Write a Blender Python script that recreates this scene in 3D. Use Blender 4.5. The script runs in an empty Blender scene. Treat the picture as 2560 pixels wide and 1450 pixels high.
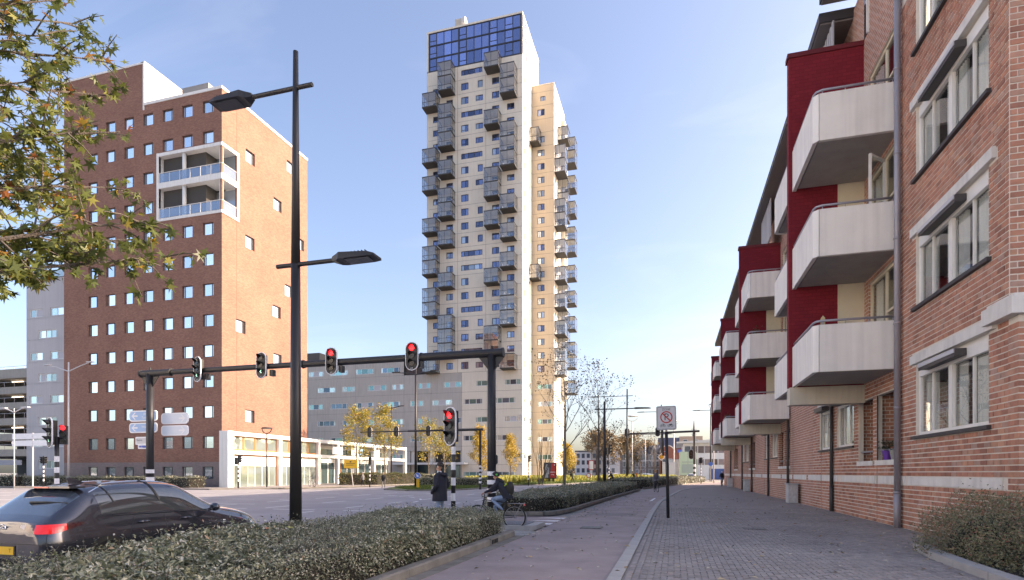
import bpy, math, random
import numpy as np
from mathutils import Vector, Matrix
R = math.radians
PI = math.pi
SC = bpy.context.scene
COL = SC.collection
random.seed(7)

# ---------------------------------------------------------------- camera, sky, sun, exposure
cam_d = bpy.data.cameras.new('camera')
cam = bpy.data.objects.new('camera', cam_d); COL.objects.link(cam)
cam.location = (0, 0, 1.6)
cam.rotation_euler = (R(90), 0, math.atan(405 / 1430))
cam_d.sensor_width = 36.0
cam_d.lens = 36.0 * 1430 / 2560
cam_d.shift_y = (1182 - 725) / 2560
cam_d.clip_start = 0.1
cam_d.clip_end = 6000
SC.camera = cam

SUN_EL, SUN_AZ = R(27), R(73)          # azimuth measured clockwise from +Y
wd = bpy.data.worlds.new('World'); SC.world = wd; wd.use_nodes = True
wn = wd.node_tree.nodes; wl = wd.node_tree.links
sky = wn.new('ShaderNodeTexSky'); sky.sky_type = 'NISHITA'; sky.sun_disc = False
sky.sun_elevation = SUN_EL; sky.sun_rotation = SUN_AZ
sky.altitude = 0; sky.air_density = 1.0; sky.dust_density = 3.2; sky.ozone_density = 5.0
# faint high cirrus over the whole sky
wt = wn.new('ShaderNodeTexCoord'); wm = wn.new('ShaderNodeMapping'); wm.inputs['Scale'].default_value = (1.2, 2.6, 5.0); wm.inputs['Rotation'].default_value = (0.2, 0.35, 0.5)
wz = wn.new('ShaderNodeTexNoise'); wz.inputs['Scale'].default_value = 1.6; wz.inputs['Detail'].default_value = 7; wz.inputs['Roughness'].default_value = 0.55; wz.inputs['Distortion'].default_value = 0.6
wr = wn.new('ShaderNodeMapRange'); wr.inputs[1].default_value = 0.52; wr.inputs[2].default_value = 0.8; wr.inputs[3].default_value = 0.0; wr.inputs[4].default_value = 0.3
wa = wn.new('ShaderNodeVectorMath'); wa.operation = 'ADD'
wl.new(wt.outputs['Generated'], wm.inputs[0]); wl.new(wm.outputs[0], wz.inputs['Vector']); wl.new(wz.outputs[0], wr.inputs[0])
wl.new(sky.outputs[0], wa.inputs[0]); wl.new(wr.outputs[0], wa.inputs[1]); wl.new(wa.outputs[0], wn['Background'].inputs[0])
wn['Background'].inputs[1].default_value = 0.11
sun_d = bpy.data.lights.new('sun', 'SUN'); sun_d.energy = 2.5; sun_d.angle = R(0.5); sun_d.color = (1.0, 0.93, 0.82)
sun = bpy.data.objects.new('sun', sun_d); COL.objects.link(sun)
sdir = Vector((math.sin(SUN_AZ) * math.cos(SUN_EL), math.cos(SUN_AZ) * math.cos(SUN_EL), math.sin(SUN_EL)))
sun.rotation_euler = (-sdir).to_track_quat('-Z', 'Y').to_euler()
sun.location = (60, 40, 80)
SC.view_settings.view_transform = 'Standard'; SC.view_settings.look = 'None'
SC.view_settings.exposure = 1.95; SC.view_settings.gamma = 1.0
SC.view_settings.use_curve_mapping = False
SC.view_settings.use_white_balance = True; SC.view_settings.white_balance_temperature = 8400; SC.view_settings.white_balance_tint = 20
SC.render.engine = 'CYCLES'
SC.cycles.max_bounces = 8; SC.cycles.transparent_max_bounces = 24

# ---------------------------------------------------------------- materials
MATS = {}
def _mk(name):
    m = bpy.data.materials.new(name); m.use_nodes = True
    nt = m.node_tree
    return m, nt, nt.nodes, nt.links, nt.nodes['Principled BSDF']

def plain(name, col, rough=0.7, metal=0.0, var=0.0, scale=3.0, bump=0.0, spec=0.5, emit=None, island=0.0, coat=0.0, streak=0.0):
    """principled surface with noise variation, optional random tint per loose piece and vertical weather streaks"""
    if name in MATS: return MATS[name]
    m, nt, N, L, b = _mk(name)
    b.inputs['Base Color'].default_value = (*col, 1); b.inputs['Roughness'].default_value = rough
    b.inputs['Metallic'].default_value = metal; b.inputs['Specular IOR Level'].default_value = spec
    if coat: b.inputs['Coat Weight'].default_value = coat; b.inputs['Coat Roughness'].default_value = 0.03
    cur = None
    if var > 0 or streak > 0 or bump > 0:
        tc = N.new('ShaderNodeTexCoord')
        nz = N.new('ShaderNodeTexNoise'); nz.inputs['Scale'].default_value = scale; nz.inputs['Detail'].default_value = 8
        nz.inputs['Roughness'].default_value = 0.65
        L.new(tc.outputs['Object'], nz.inputs['Vector'])
    val = None
    if var > 0:
        mr = N.new('ShaderNodeMapRange'); mr.inputs[1].default_value = 0.25; mr.inputs[2].default_value = 0.75
        mr.inputs[3].default_value = 1 - var; mr.inputs[4].default_value = 1 + var
        L.new(nz.outputs[0], mr.inputs[0]); val = mr.outputs[0]
    if streak > 0:
        mp = N.new('ShaderNodeMapping'); mp.inputs['Scale'].default_value = (1.6, 1.6, 0.07)
        L.new(tc.outputs['Object'], mp.inputs[0])
        n2 = N.new('ShaderNodeTexNoise'); n2.inputs['Scale'].default_value = 3.0; n2.inputs['Detail'].default_value = 6
        L.new(mp.outputs[0], n2.inputs['Vector'])
        m2 = N.new('ShaderNodeMapRange'); m2.inputs[1].default_value = 0.45; m2.inputs[2].default_value = 0.75
        m2.inputs[3].default_value = 1; m2.inputs[4].default_value = 1 - streak
        L.new(n2.outputs[0], m2.inputs[0])
        if val:
            mm = N.new('ShaderNodeMath'); mm.operation = 'MULTIPLY'; L.new(val, mm.inputs[0]); L.new(m2.outputs[0], mm.inputs[1]); val = mm.outputs[0]
        else: val = m2.outputs[0]
    if island > 0:
        g = N.new('ShaderNodeNewGeometry')
        m3 = N.new('ShaderNodeMapRange'); m3.inputs[3].default_value = 1 - island; m3.inputs[4].default_value = 1 + island
        L.new(g.outputs['Random Per Island'], m3.inputs[0])
        if val:
            mm = N.new('ShaderNodeMath'); mm.operation = 'MULTIPLY'; L.new(val, mm.inputs[0]); L.new(m3.outputs[0], mm.inputs[1]); val = mm.outputs[0]
        else: val = m3.outputs[0]
    if val:
        hs = N.new('ShaderNodeHueSaturation'); hs.inputs['Color'].default_value = (*col, 1)
        L.new(val, hs.inputs['Value']); L.new(hs.outputs[0], b.inputs['Base Color'])
    if bump > 0:
        bp = N.new('ShaderNodeBump'); bp.inputs['Strength'].default_value = bump; bp.inputs['Distance'].default_value = 0.02
        n3 = N.new('ShaderNodeTexNoise'); n3.inputs['Scale'].default_value = scale * 14; n3.inputs['Detail'].default_value = 4
        L.new(tc.outputs['Object'], n3.inputs['Vector'])
        L.new(n3.outputs[0], bp.inputs['Height']); L.new(bp.outputs[0], b.inputs['Normal'])
    if emit:
        b.inputs['Emission Color'].default_value = (*emit[0], 1); b.inputs['Emission Strength'].default_value = emit[1]
    MATS[name] = m
    return m

def wall_uv(N, L):
    """(run along the wall, height) from object position, whichever way the wall faces"""
    tc = N.new('ShaderNodeTexCoord'); g = N.new('ShaderNodeNewGeometry')
    s = N.new('ShaderNodeSeparateXYZ'); L.new(tc.outputs['Object'], s.inputs[0])
    sn = N.new('ShaderNodeSeparateXYZ'); L.new(g.outputs['True Normal'], sn.inputs[0])
    ab = N.new('ShaderNodeMath'); ab.operation = 'ABSOLUTE'; L.new(sn.outputs[0], ab.inputs[0])
    gt = N.new('ShaderNodeMath'); gt.operation = 'GREATER_THAN'; gt.inputs[1].default_value = 0.5; L.new(ab.outputs[0], gt.inputs[0])
    mx = N.new('ShaderNodeMix'); mx.data_type = 'FLOAT'
    L.new(gt.outputs[0], mx.inputs[0]); L.new(s.outputs[0], mx.inputs[2]); L.new(s.outputs[1], mx.inputs[3])
    c = N.new('ShaderNodeCombineXYZ'); L.new(mx.outputs[0], c.inputs[0]); L.new(s.outputs[2], c.inputs[1])
    return c.outputs[0], tc

def brick(name, c1, c2, mortar, w=0.22, h=0.065, ms=0.006, bias=0.0, bump=0.4, var=0.25, vscale=0.35, speck=None):
    if name in MATS: return MATS[name]
    m, nt, N, L, b = _mk(name)
    uv, tc = wall_uv(N, L)
    br = N.new('ShaderNodeTexBrick'); L.new(uv, br.inputs['Vector'])
    br.inputs['Scale'].default_value = 1.0; br.inputs['Brick Width'].default_value = w; br.inputs['Row Height'].default_value = h
    br.inputs['Mortar Size'].default_value = ms; br.inputs['Mortar Smooth'].default_value = 0.1; br.inputs['Bias'].default_value = bias
    br.inputs['Color1'].default_value = (*c1, 1); br.inputs['Color2'].default_value = (*c2, 1); br.inputs['Mortar'].default_value = (*mortar, 1)
    nz = N.new('ShaderNodeTexNoise'); nz.inputs['Scale'].default_value = vscale; nz.inputs['Detail'].default_value = 9
    L.new(tc.outputs['Object'], nz.inputs['Vector'])
    mr = N.new('ShaderNodeMapRange'); mr.inputs[1].default_value = 0.25; mr.inputs[2].default_value = 0.75
    mr.inputs[3].default_value = 1 - var; mr.inputs[4].default_value = 1 + var
    L.new(nz.outputs[0], mr.inputs[0])
    hs = N.new('ShaderNodeHueSaturation'); L.new(br.outputs[0], hs.inputs['Color']); L.new(mr.outputs[0], hs.inputs['Value'])
    L.new(hs.outputs[0], b.inputs['Base Color'])
    b.inputs['Roughness'].default_value = 0.85; b.inputs['Specular IOR Level'].default_value = 0.25
    bp = N.new('ShaderNodeBump'); bp.inputs['Strength'].default_value = bump; bp.inputs['Distance'].default_value = 0.01; bp.invert = True
    L.new(br.outputs['Fac'], bp.inputs['Height']); L.new(bp.outputs[0], b.inputs['Normal'])
    MATS[name] = m
    return m

def mirror_glass(name, col, metal=0.6, rough=0.03, wob=0.15, var=0.25):
    """coated glazing seen from outside: reflects the sky, a little uneven from pane to pane"""
    if name in MATS: return MATS[name]
    m, nt, N, L, b = _mk(name)
    g = N.new('ShaderNodeObjectInfo')
    m3 = N.new('ShaderNodeMapRange'); m3.inputs[3].default_value = 1 - var; m3.inputs[4].default_value = 1 + var
    L.new(g.outputs['Random'], m3.inputs[0])
    hs = N.new('ShaderNodeHueSaturation'); hs.inputs['Color'].default_value = (*col, 1)
    L.new(m3.outputs[0], hs.inputs['Value']); L.new(hs.outputs[0], b.inputs['Base Color'])
    b.inputs['Metallic'].default_value = metal; b.inputs['Roughness'].default_value = rough
    tc = N.new('ShaderNodeTexCoord'); nz = N.new('ShaderNodeTexNoise'); nz.inputs['Scale'].default_value = 0.6
    L.new(tc.outputs['Object'], nz.inputs['Vector'])
    bp = N.new('ShaderNodeBump'); bp.inputs['Strength'].default_value = wob; bp.inputs['Distance'].default_value = 0.03
    L.new(nz.outputs[0], bp.inputs['Height']); L.new(bp.outputs[0], b.inputs['Normal'])
    MATS[name] = m
    return m

def clear_glass(name, tint=(0.85, 0.9, 0.9), ior=1.5, base=0.08, rough=0.0):
    """thin clear pane: lets light through, mirrors more at a glancing angle"""
    if name in MATS: return MATS[name]
    m, nt, N, L, b = _mk(name); N.remove(b)
    out = N['Material Output']
    t = N.new('ShaderNodeBsdfTransparent'); t.inputs[0].default_value = (*tint, 1)
    gl = N.new('ShaderNodeBsdfGlossy'); gl.inputs['Roughness'].default_value = rough; gl.inputs[0].default_value = (1, 1, 1, 1)
    lw = N.new('ShaderNodeLayerWeight'); lw.inputs[0].default_value = 0.5          # Schlick's approximation, the same from both sides
    pw = N.new('ShaderNodeMath'); pw.operation = 'POWER'; pw.inputs[1].default_value = 5; L.new(lw.outputs['Facing'], pw.inputs[0])
    ad = N.new('ShaderNodeMath'); ad.operation = 'MULTIPLY_ADD'; ad.use_clamp = True; ad.inputs[1].default_value = 0.9 - base; ad.inputs[2].default_value = 0.04 + base
    L.new(pw.outputs[0], ad.inputs[0])
    mx = N.new('ShaderNodeMixShader'); L.new(ad.outputs[0], mx.inputs[0]); L.new(t.outputs[0], mx.inputs[1]); L.new(gl.outputs[0], mx.inputs[2])
    L.new(mx.outputs[0], out.inputs[0])
    MATS[name] = m
    return m

def leafmat(name, cols, rough=0.45, trans=0.35, spec=0.5):
    """leaf: colour drawn per leaf from a small palette; some light passes through"""
    if name in MATS: return MATS[name]
    m, nt, N, L, b = _mk(name)
    g = N.new('ShaderNodeNewGeometry'); cr = N.new('ShaderNodeValToRGB')
    el = cr.color_ramp.elements
    while len(el) < len(cols): el.new(0.5)
    for i, (p, c) in enumerate(cols): el[i].position = p; el[i].color = (*c, 1)
    L.new(g.outputs['Random Per Island'], cr.inputs[0])
    L.new(cr.outputs[0], b.inputs['Base Color']); b.inputs['Roughness'].default_value = rough
    b.inputs['Specular IOR Level'].default_value = spec
    if trans > 0:
        tr = N.new('ShaderNodeBsdfTranslucent'); L.new(cr.outputs[0], tr.inputs[0])
        mx = N.new('ShaderNodeMixShader'); mx.inputs[0].default_value = trans
        L.new(b.outputs[0], mx.inputs[1]); L.new(tr.outputs[0], mx.inputs[2]); L.new(mx.outputs[0], N['Material Output'].inputs[0])
    MATS[name] = m
    return m

# ---------------------------------------------------------------- objects
LOCAL = set()                      # names of things whose parts are written in the thing's own coordinates
def root_of(o):
    while o.parent: o = o.parent
    return o
def tag(o, label=None, cat=None, group=None, kind=None):
    if label: o['label'] = label
    if cat: o['category'] = cat
    if group: o['group'] = group
    if kind: o['kind'] = kind
    return o
def thing(name, label, cat, loc=(0, 0, 0), rz=0.0, group=None, local=False):
    o = bpy.data.objects.new(name, None); COL.objects.link(o)
    o.empty_display_size = 0.3
    o.location = loc; o.rotation_euler = (0, 0, rz)
    if local or rz: LOCAL.add(o.name)
    return tag(o, label, cat, group)
def copy_tree(o, parent=None, loc=None, rz=None, label=None, group=None):
    c = o.copy(); COL.objects.link(c); c.parent = parent
    if loc is not None: c.location = loc
    if rz is not None: c.rotation_euler = (0, 0, rz)
    if label: c['label'] = label
    if group: c['group'] = group
    for ch in list(o.children): copy_tree(ch, c)
    return c

class MB:
    """collects faces and links them as one mesh object"""
    def __init__(s): s.v = []; s.f = []; s.mi = []; s.cur = 0
    def face(s, pts):
        n = len(s.v); s.v += [tuple(p) for p in pts]; s.f.append(tuple(range(n, n + len(pts)))); s.mi.append(s.cur)
    def add(s, vs, fs):
        n = len(s.v); s.v += [tuple(p) for p in vs]
        for f in fs: s.f.append(tuple(i + n for i in f)); s.mi.append(s.cur)
    def box(s, x0, x1, y0, y1, z0, z1):
        if x0 > x1: x0, x1 = x1, x0
        if y0 > y1: y0, y1 = y1, y0
        if z0 > z1: z0, z1 = z1, z0
        s.add([(x0, y0, z0), (x1, y0, z0), (x1, y1, z0), (x0, y1, z0), (x0, y0, z1), (x1, y0, z1), (x1, y1, z1), (x0, y1, z1)],
              [(0, 3, 2, 1), (4, 5, 6, 7), (0, 1, 5, 4), (1, 2, 6, 5), (2, 3, 7, 6), (3, 0, 4, 7)])
        return s
    def bar(s, p0, p1, w, h=None, up=(0, 0, 1)):
        h = h or w; p0 = Vector(p0); p1 = Vector(p1); d = (p1 - p0).normalized()
        u = Vector(up)
        if abs(d.dot(u)) > 0.98: u = Vector((1, 0, 0))
        a = d.cross(u).normalized() * (w / 2); b = a.cross(d).normalized() * (h / 2)
        q = [p0 - a - b, p0 + a - b, p0 + a + b, p0 - a + b, p1 - a - b, p1 + a - b, p1 + a + b, p1 - a + b]
        s.add(q, [(0, 3, 2, 1)[::-1], (4, 5, 6, 7)[::-1], (0, 1, 5, 4)[::-1], (1, 2, 6, 5)[::-1], (2, 3, 7, 6)[::-1], (3, 0, 4, 7)[::-1]])
        return s
    def tube(s, p0, p1, r0, r1=None, n=10, cap=True):
        r1 = r0 if r1 is None else r1
        p0 = Vector(p0); p1 = Vector(p1); d = (p1 - p0).normalized()
        u = Vector((0, 0, 1)) if abs(d.z) < 0.95 else Vector((1, 0, 0))
        a = d.cross(u).normalized(); b = d.cross(a).normalized()
        vs = []
        for p, r in ((p0, r0), (p1, r1)):
            for i in range(n):
                t = 2 * PI * i / n; vs.append(p + a * (r * math.cos(t)) + b * (r * math.sin(t)))
        fs = [(i, (i + 1) % n, n + (i + 1) % n, n + i) for i in range(n)]
        if cap: fs += [tuple(range(n))[::-1], tuple(range(n, 2 * n))]
        s.add(vs, fs); return s
    def path(s, pts, rad, n=8):
        """tube swept through points, radius per point or one"""
        P = [Vector(p) for p in pts]; rr = rad if isinstance(rad, (list, tuple)) else [rad] * len(P)
        vs = []; a = None
        for k, p in enumerate(P):
            d = (P[min(k + 1, len(P) - 1)] - P[max(k - 1, 0)]).normalized()
            if a is None:
                u = Vector((0, 0, 1)) if abs(d.z) < 0.9 else Vector((1, 0, 0)); a = d.cross(u).normalized()
            else: a = (a - d * a.dot(d)).normalized()
            b = d.cross(a)
            for i in range(n):
                t = 2 * PI * i / n; vs.append(p + a * (rr[k] * math.cos(t)) + b * (rr[k] * math.sin(t)))
        fs = [(k * n + i, k * n + (i + 1) % n, (k + 1) * n + (i + 1) % n, (k + 1) * n + i) for k in range(len(P) - 1) for i in range(n)]
        fs += [tuple(range(n))[::-1], tuple(range((len(P) - 1) * n, len(P) * n))]
        s.add(vs, fs); return s
    def torus(s, c, ax, R0, r, n=28, m=8, a0=0.0, a1=2 * PI):
        c = Vector(c); ax = Vector(ax).normalized()
        u = Vector((0, 0, 1)) if abs(ax.z) < 0.9 else Vector((1, 0, 0))
        e1 = ax.cross(u).normalized(); e2 = ax.cross(e1).normalized()
        full = abs(a1 - a0 - 2 * PI) < 1e-6; k = n if full else n + 1
        vs = []
        for i in range(k):
            t = a0 + (a1 - a0) * i / n; d = e1 * math.cos(t) + e2 * math.sin(t)
            for j in range(m):
                q = 2 * PI * j / m; vs.append(c + d * (R0 + r * math.cos(q)) + ax * (r * math.sin(q)))
        fs = []
        for i in range(n):
            i2 = (i + 1) % k
            for j in range(m): fs.append((i * m + j, i2 * m + j, i2 * m + (j + 1) % m, i * m + (j + 1) % m))
        s.add(vs, fs); return s
    def disc(s, c, ax, r, th, n=24):
        c = Vector(c); ax = Vector(ax).normalized(); return s.tube(c - ax * th / 2, c + ax * th / 2, r, r, n)
    def prism(s, poly, z0, z1):
        """vertical prism over an outline given counter-clockwise"""
        n = len(poly)
        vs = [(x, y, z0) for x, y in poly] + [(x, y, z1) for x, y in poly]
        s.add(vs, [tuple(range(n))[::-1], tuple(range(n, 2 * n))] + [(i, (i + 1) % n, n + (i + 1) % n, n + i) for i in range(n)])
        return s
    def slab(s, poly3, nrm, th):
        """flat outline in any plane, thickened along nrm"""
        n = len(poly3); nv = Vector(nrm) * th
        vs = [Vector(p) for p in poly3] + [Vector(p) + nv for p in poly3]
        s.add(vs, [tuple(range(n))[::-1], tuple(range(n, 2 * n))] + [(i, (i + 1) % n, n + (i + 1) % n, n + i) for i in range(n)])
        return s
    def sphere(s, c, r, n=10, m=7, sc=(1, 1, 1)):
        vs = []; fs = []
        for i in range(m + 1):
            ph = PI * i / m
            for j in range(n):
                t = 2 * PI * j / n
                vs.append((c[0] + r * sc[0] * math.sin(ph) * math.cos(t), c[1] + r * sc[1] * math.sin(ph) * math.sin(t), c[2] + r * sc[2] * math.cos(ph)))
        for i in range(m):
            for j in range(n): fs.append((i * n + j, (i + 1) * n + j, (i + 1) * n + (j + 1) % n, i * n + (j + 1) % n))
        s.add(vs, fs); return s
    def mesh(s, name, mats, off=(0, 0, 0), smooth=False):
        me = bpy.data.meshes.new(name)
        me.from_pydata([(x - off[0], y - off[1], z - off[2]) for x, y, z in s.v], [], s.f)
        for m in (mats if isinstance(mats, (list, tuple)) else [mats]): me.materials.append(m)
        me.polygons.foreach_set('material_index', s.mi)
        if smooth: me.polygons.foreach_set('use_smooth', [True] * len(s.f))
        me.update(); return me
    def build(s, name, mats, parent=None, smooth=False, label=None, cat=None, group=None, kind=None, fix=False):
        off = (0, 0, 0)
        if parent is not None:
            r = root_of(parent)
            if r.name not in LOCAL: off = r.location
        me = s.mesh(name, mats, off, smooth)
        if fix:
            import bmesh
            bm = bmesh.new(); bm.from_mesh(me); bmesh.ops.remove_doubles(bm, verts=bm.verts, dist=1e-5)
            bmesh.ops.recalc_face_normals(bm, faces=bm.faces); bm.to_mesh(me); bm.free()
        o = bpy.data.objects.new(name, me); COL.objects.link(o); o.parent = parent
        return tag(o, label, cat, group, kind)

def put(name, mesh, parent, loc=(0, 0, 0), rz=0):
    """another object that shares mesh data; loc is in the thing's own coordinates"""
    o = bpy.data.objects.new(name, mesh); COL.objects.link(o); o.parent = parent; o.location = loc; o.rotation_euler = (0, 0, rz)
    return o

def text(name, s, size, mat, parent, origin, right, up, align='CENTER', th=0.0):
    """flat lettering laid in the plane of right/up at origin (thing's own or world coordinates)"""
    cu = bpy.data.curves.new('lettering', 'FONT'); cu.body = s; cu.size = size; cu.align_x = align; cu.align_y = 'CENTER'; cu.extrude = th
    cu.resolution_u = 2
    t = bpy.data.objects.new('lettering', cu); COL.objects.link(t)
    me = bpy.data.meshes.new_from_object(t); bpy.data.objects.remove(t); me.materials.clear(); me.materials.append(mat)
    r = Vector(right).normalized(); u = Vector(up).normalized(); n = r.cross(u)
    off = Vector((0, 0, 0))
    if parent is not None and root_of(parent).name not in LOCAL: off = Vector(root_of(parent).location)
    M = Matrix((r, u, n)).transposed().to_4x4(); M.translation = Vector(origin) - off
    me.transform(M)
    o = bpy.data.objects.new(name, me); COL.objects.link(o); o.parent = parent
    return o

def facade(m, plane, c, a0, a1, z0, z1, holes, depth, out=-1):
    """wall sheet in the plane X=c or Y=c with real openings; reveals go inwards by depth.
    out = sign of the outward normal along that axis; holes = (a0,a1,z0,z1)"""
    A = sorted(set([a0, a1] + [h[0] for h in holes] + [h[1] for h in holes])); A = [a for a in A if a0 <= a <= a1]
    Zs = sorted(set([z0, z1] + [h[2] for h in holes] + [h[3] for h in holes])); Zs = [z for z in Zs if z0 <= z <= z1]
    def P(a, z, dd=0): return (c - out * dd, a, z) if plane == 'X' else (a, c - out * dd, z)
    flip = (plane == 'X') == (out > 0)
    def F(p): m.face(p if flip else p[::-1])
    rows = {}
    for j in range(len(Zs) - 1):
        zc = (Zs[j] + Zs[j + 1]) / 2; run = None
        hz = [h for h in holes if h[2] < zc < h[3]]
        for i in range(len(A) - 1):
            ac = (A[i] + A[i + 1]) / 2
            if any(h[0] < ac < h[1] for h in hz):
                if run is not None: F([P(run, Zs[j]), P(A[i], Zs[j]), P(A[i], Zs[j + 1]), P(run, Zs[j + 1])]); run = None
            elif run is None: run = A[i]
        if run is not None: F([P(run, Zs[j]), P(a1, Zs[j]), P(a1, Zs[j + 1]), P(run, Zs[j + 1])])
    for h in holes:
        b0, b1, w0, w1 = h
        F([P(b0, w0), P(b1, w0), P(b1, w0, depth), P(b0, w0, depth)])
        F([P(b1, w1), P(b0, w1), P(b0, w1, depth), P(b1, w1, depth)])
        F([P(b0, w1), P(b0, w0), P(b0, w0, depth), P(b0, w1, depth)])
        F([P(b1, w0), P(b1, w1), P(b1, w1, depth), P(b1, w0, depth)])

def window(parent, plane, c, a0, a1, z0, z1, out, depth, frame_mat, glass_mats, cols=(1.0,), fw=0.07, name='window', back=0.12, transom=None, sill=None, mw=None):
    """frame (part) with its panes (sub-parts) set back by depth in an opening"""
    ax = 0 if plane == 'X' else 1
    def bx(m, u0, u1, w0, w1, d0, d1):
        p0 = c - out * d0; p1 = c - out * d1
        if plane == 'X': m.box(p0, p1, u0, u1, w0, w1)
        else: m.box(u0, u1, p0, p1, w0, w1)
    m = MB(); d0, d1 = depth - 0.04, depth + 0.03
    bx(m, a0, a1, z0, z0 + fw, d0, d1); bx(m, a0, a1, z1 - fw, z1, d0, d1)
    bx(m, a0, a0 + fw, z0 + fw, z1 - fw, d0, d1); bx(m, a1 - fw, a1, z0 + fw, z1 - fw, d0, d1)
    mw = mw or fw
    tot = sum(cols); x = a0 + fw; W = a1 - a0 - 2 * fw; cells = []
    for i, k in enumerate(cols):
        x2 = x + W * k / tot
        e = x2 - (mw * 0.5 if i < len(cols) - 1 else 0); s0 = x + (mw * 0.5 if i else 0)
        cells.append((s0, e)); x = x2
        if i < len(cols) - 1: bx(m, e, x2 + mw * 0.5, z0 + fw, z1 - fw, d0 + 0.005, d1 - 0.005)
    if transom:
        for i, t in transom.items():
            zt = z0 + (z1 - z0) * t; bx(m, cells[i][0], cells[i][1], zt - fw * 0.4, zt + fw * 0.4, d0 + 0.01, d1 - 0.01)
    if sill: bx(m, a0 - 0.04, a1 + 0.04, z0 - 0.07, z0 - 0.003, -0.06, depth)
    w = m.build(name, frame_mat, parent)
    for i, (s0, e) in enumerate(cells):
        g = glass_mats[i % len(glass_mats)]
        gm = MB(); bx(gm, s0, e, z0 + fw, z1 - fw, depth + 0.002, depth + 0.014)
        gm.build('pane', g, w)
    return w

# ================================================================ the setting
M_ASPH = plain('asphalt', (0.29, 0.28, 0.295), 0.75, var=0.2, scale=0.35, bump=0.25, spec=0.35)
M_PATH = plain('red asphalt', (0.3, 0.242, 0.238), 0.8, var=0.26, scale=0.9, bump=0.3, spec=0.3)
M_SAND = plain('joint sand', (0.11, 0.1, 0.085), 0.95, var=0.2, scale=6)
M_KERB = plain('kerb concrete', (0.36, 0.35, 0.34), 0.85, var=0.16, scale=2.5, bump=0.2, island=0.08)
M_KERBD = plain('weathered kerb concrete', (0.19, 0.175, 0.155), 0.9, var=0.3, scale=2.2, bump=0.3, island=0.1)
M_PAINT = plain('road paint', (0.72, 0.72, 0.74), 0.7, var=0.12, scale=5)
M_SOIL = plain('soil', (0.05, 0.038, 0.028), 0.95, var=0.3, scale=5, bump=0.6)
M_GROUND = plain('ground', (0.27, 0.255, 0.24), 0.9, var=0.15, scale=0.1)
M_GRASS = leafmat('grass blades', [(0.0, (0.06, 0.11, 0.02)), (0.6, (0.11, 0.17, 0.035)), (1.0, (0.2, 0.22, 0.06))], 0.6, 0.3)
M_TURF = plain('turf', (0.075, 0.12, 0.03), 0.95, var=0.3, scale=1.5)

def piece_mat(name, cols, rough=0.85, var=0.15, vs=8.0, bump=0.25):
    """colour drawn per piece, whether the piece is its own object or one of a joined mass"""
    m, nt, N, L, b = _mk(name)
    oi = N.new('ShaderNodeObjectInfo'); g = N.new('ShaderNodeNewGeometry')
    ad = N.new('ShaderNodeMath'); ad.operation = 'ADD'; L.new(oi.outputs['Random'], ad.inputs[0]); L.new(g.outputs['Random Per Island'], ad.inputs[1])
    fr = N.new('ShaderNodeMath'); fr.operation = 'FRACT'; L.new(ad.outputs[0], fr.inputs[0])
    cr = N.new('ShaderNodeValToRGB'); el = cr.color_ramp.elements
    while len(el) < len(cols): el.new(0.5)
    for i, (p, c) in enumerate(cols): el[i].position = p; el[i].color = (*c, 1)
    L.new(fr.outputs[0], cr.inputs[0])
    tc = N.new('ShaderNodeTexCoord'); nz = N.new('ShaderNodeTexNoise'); nz.inputs['Scale'].default_value = vs; nz.inputs['Detail'].default_value = 7
    gp = N.new('ShaderNodeNewGeometry'); L.new(gp.outputs['Position'], nz.inputs['Vector'])
    n2 = N.new('ShaderNodeTexNoise'); n2.inputs['Scale'].default_value = 0.45; n2.inputs['Detail'].default_value = 5
    L.new(gp.outputs['Position'], n2.inputs['Vector'])
    mu = N.new('ShaderNodeMath'); mu.operation = 'ADD'; L.new(nz.outputs[0], mu.inputs[0]); L.new(n2.outputs[0], mu.inputs[1])
    mr = N.new('ShaderNodeMapRange'); mr.inputs[1].default_value = 0.7; mr.inputs[2].default_value = 1.3
    mr.inputs[3].default_value = 1 - var; mr.inputs[4].default_value = 1 + var; L.new(mu.outputs[0], mr.inputs[0])
    hs = N.new('ShaderNodeHueSaturation'); L.new(cr.outputs[0], hs.inputs['Color']); L.new(mr.outputs[0], hs.inputs['Value'])
    L.new(hs.outputs[0], b.inputs['Base Color']); b.inputs['Roughness'].default_value = rough; b.inputs['Specular IOR Level'].default_value = 0.3
    if bump:
        bp = N.new('ShaderNodeBump'); bp.inputs['Strength'].default_value = bump; bp.inputs['Distance'].default_value = 0.004
        n4 = N.new('ShaderNodeTexNoise'); n4.inputs['Scale'].default_value = 60; L.new(gp.outputs['Position'], n4.inputs['Vector'])
        L.new(n4.outputs[0], bp.inputs['Height']); L.new(bp.outputs[0], b.inputs['Normal'])
    MATS[name] = m
    return m
M_PAVER = piece_mat('clinker paver', [(0.0, (0.24, 0.215, 0.21)), (0.4, (0.285, 0.255, 0.243)), (0.75, (0.32, 0.28, 0.262)), (1.0, (0.265, 0.25, 0.248))], var=0.24)

def sheet(name, poly, z, mat, kind='structure'):
    m = MB(); m.face([(x, y, z) for x, y in poly])
    return m.build(name, mat, kind=kind)
def band(name, left, right, z, mat, kind='structure', parent=None):
    m = MB()
    for (a, b), (c, d) in zip(zip(left, left[1:]), zip(right, right[1:])):
        m.face([(*a, z), (*c, z), (*d, z), (*b, z)])
    return m.build(name, mat, parent, kind=kind)

sheet('ground', [(-2500, -2500), (2500, -2500), (2500, 2500), (-2500, 2500)], -0.05, M_GROUND)
road = sheet('road', [(-250, -60), (-7.35, -60), (-7.35, 330), (-33, 330), (-33, 47), (-250, 47)], 0.0, M_ASPH)

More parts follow.
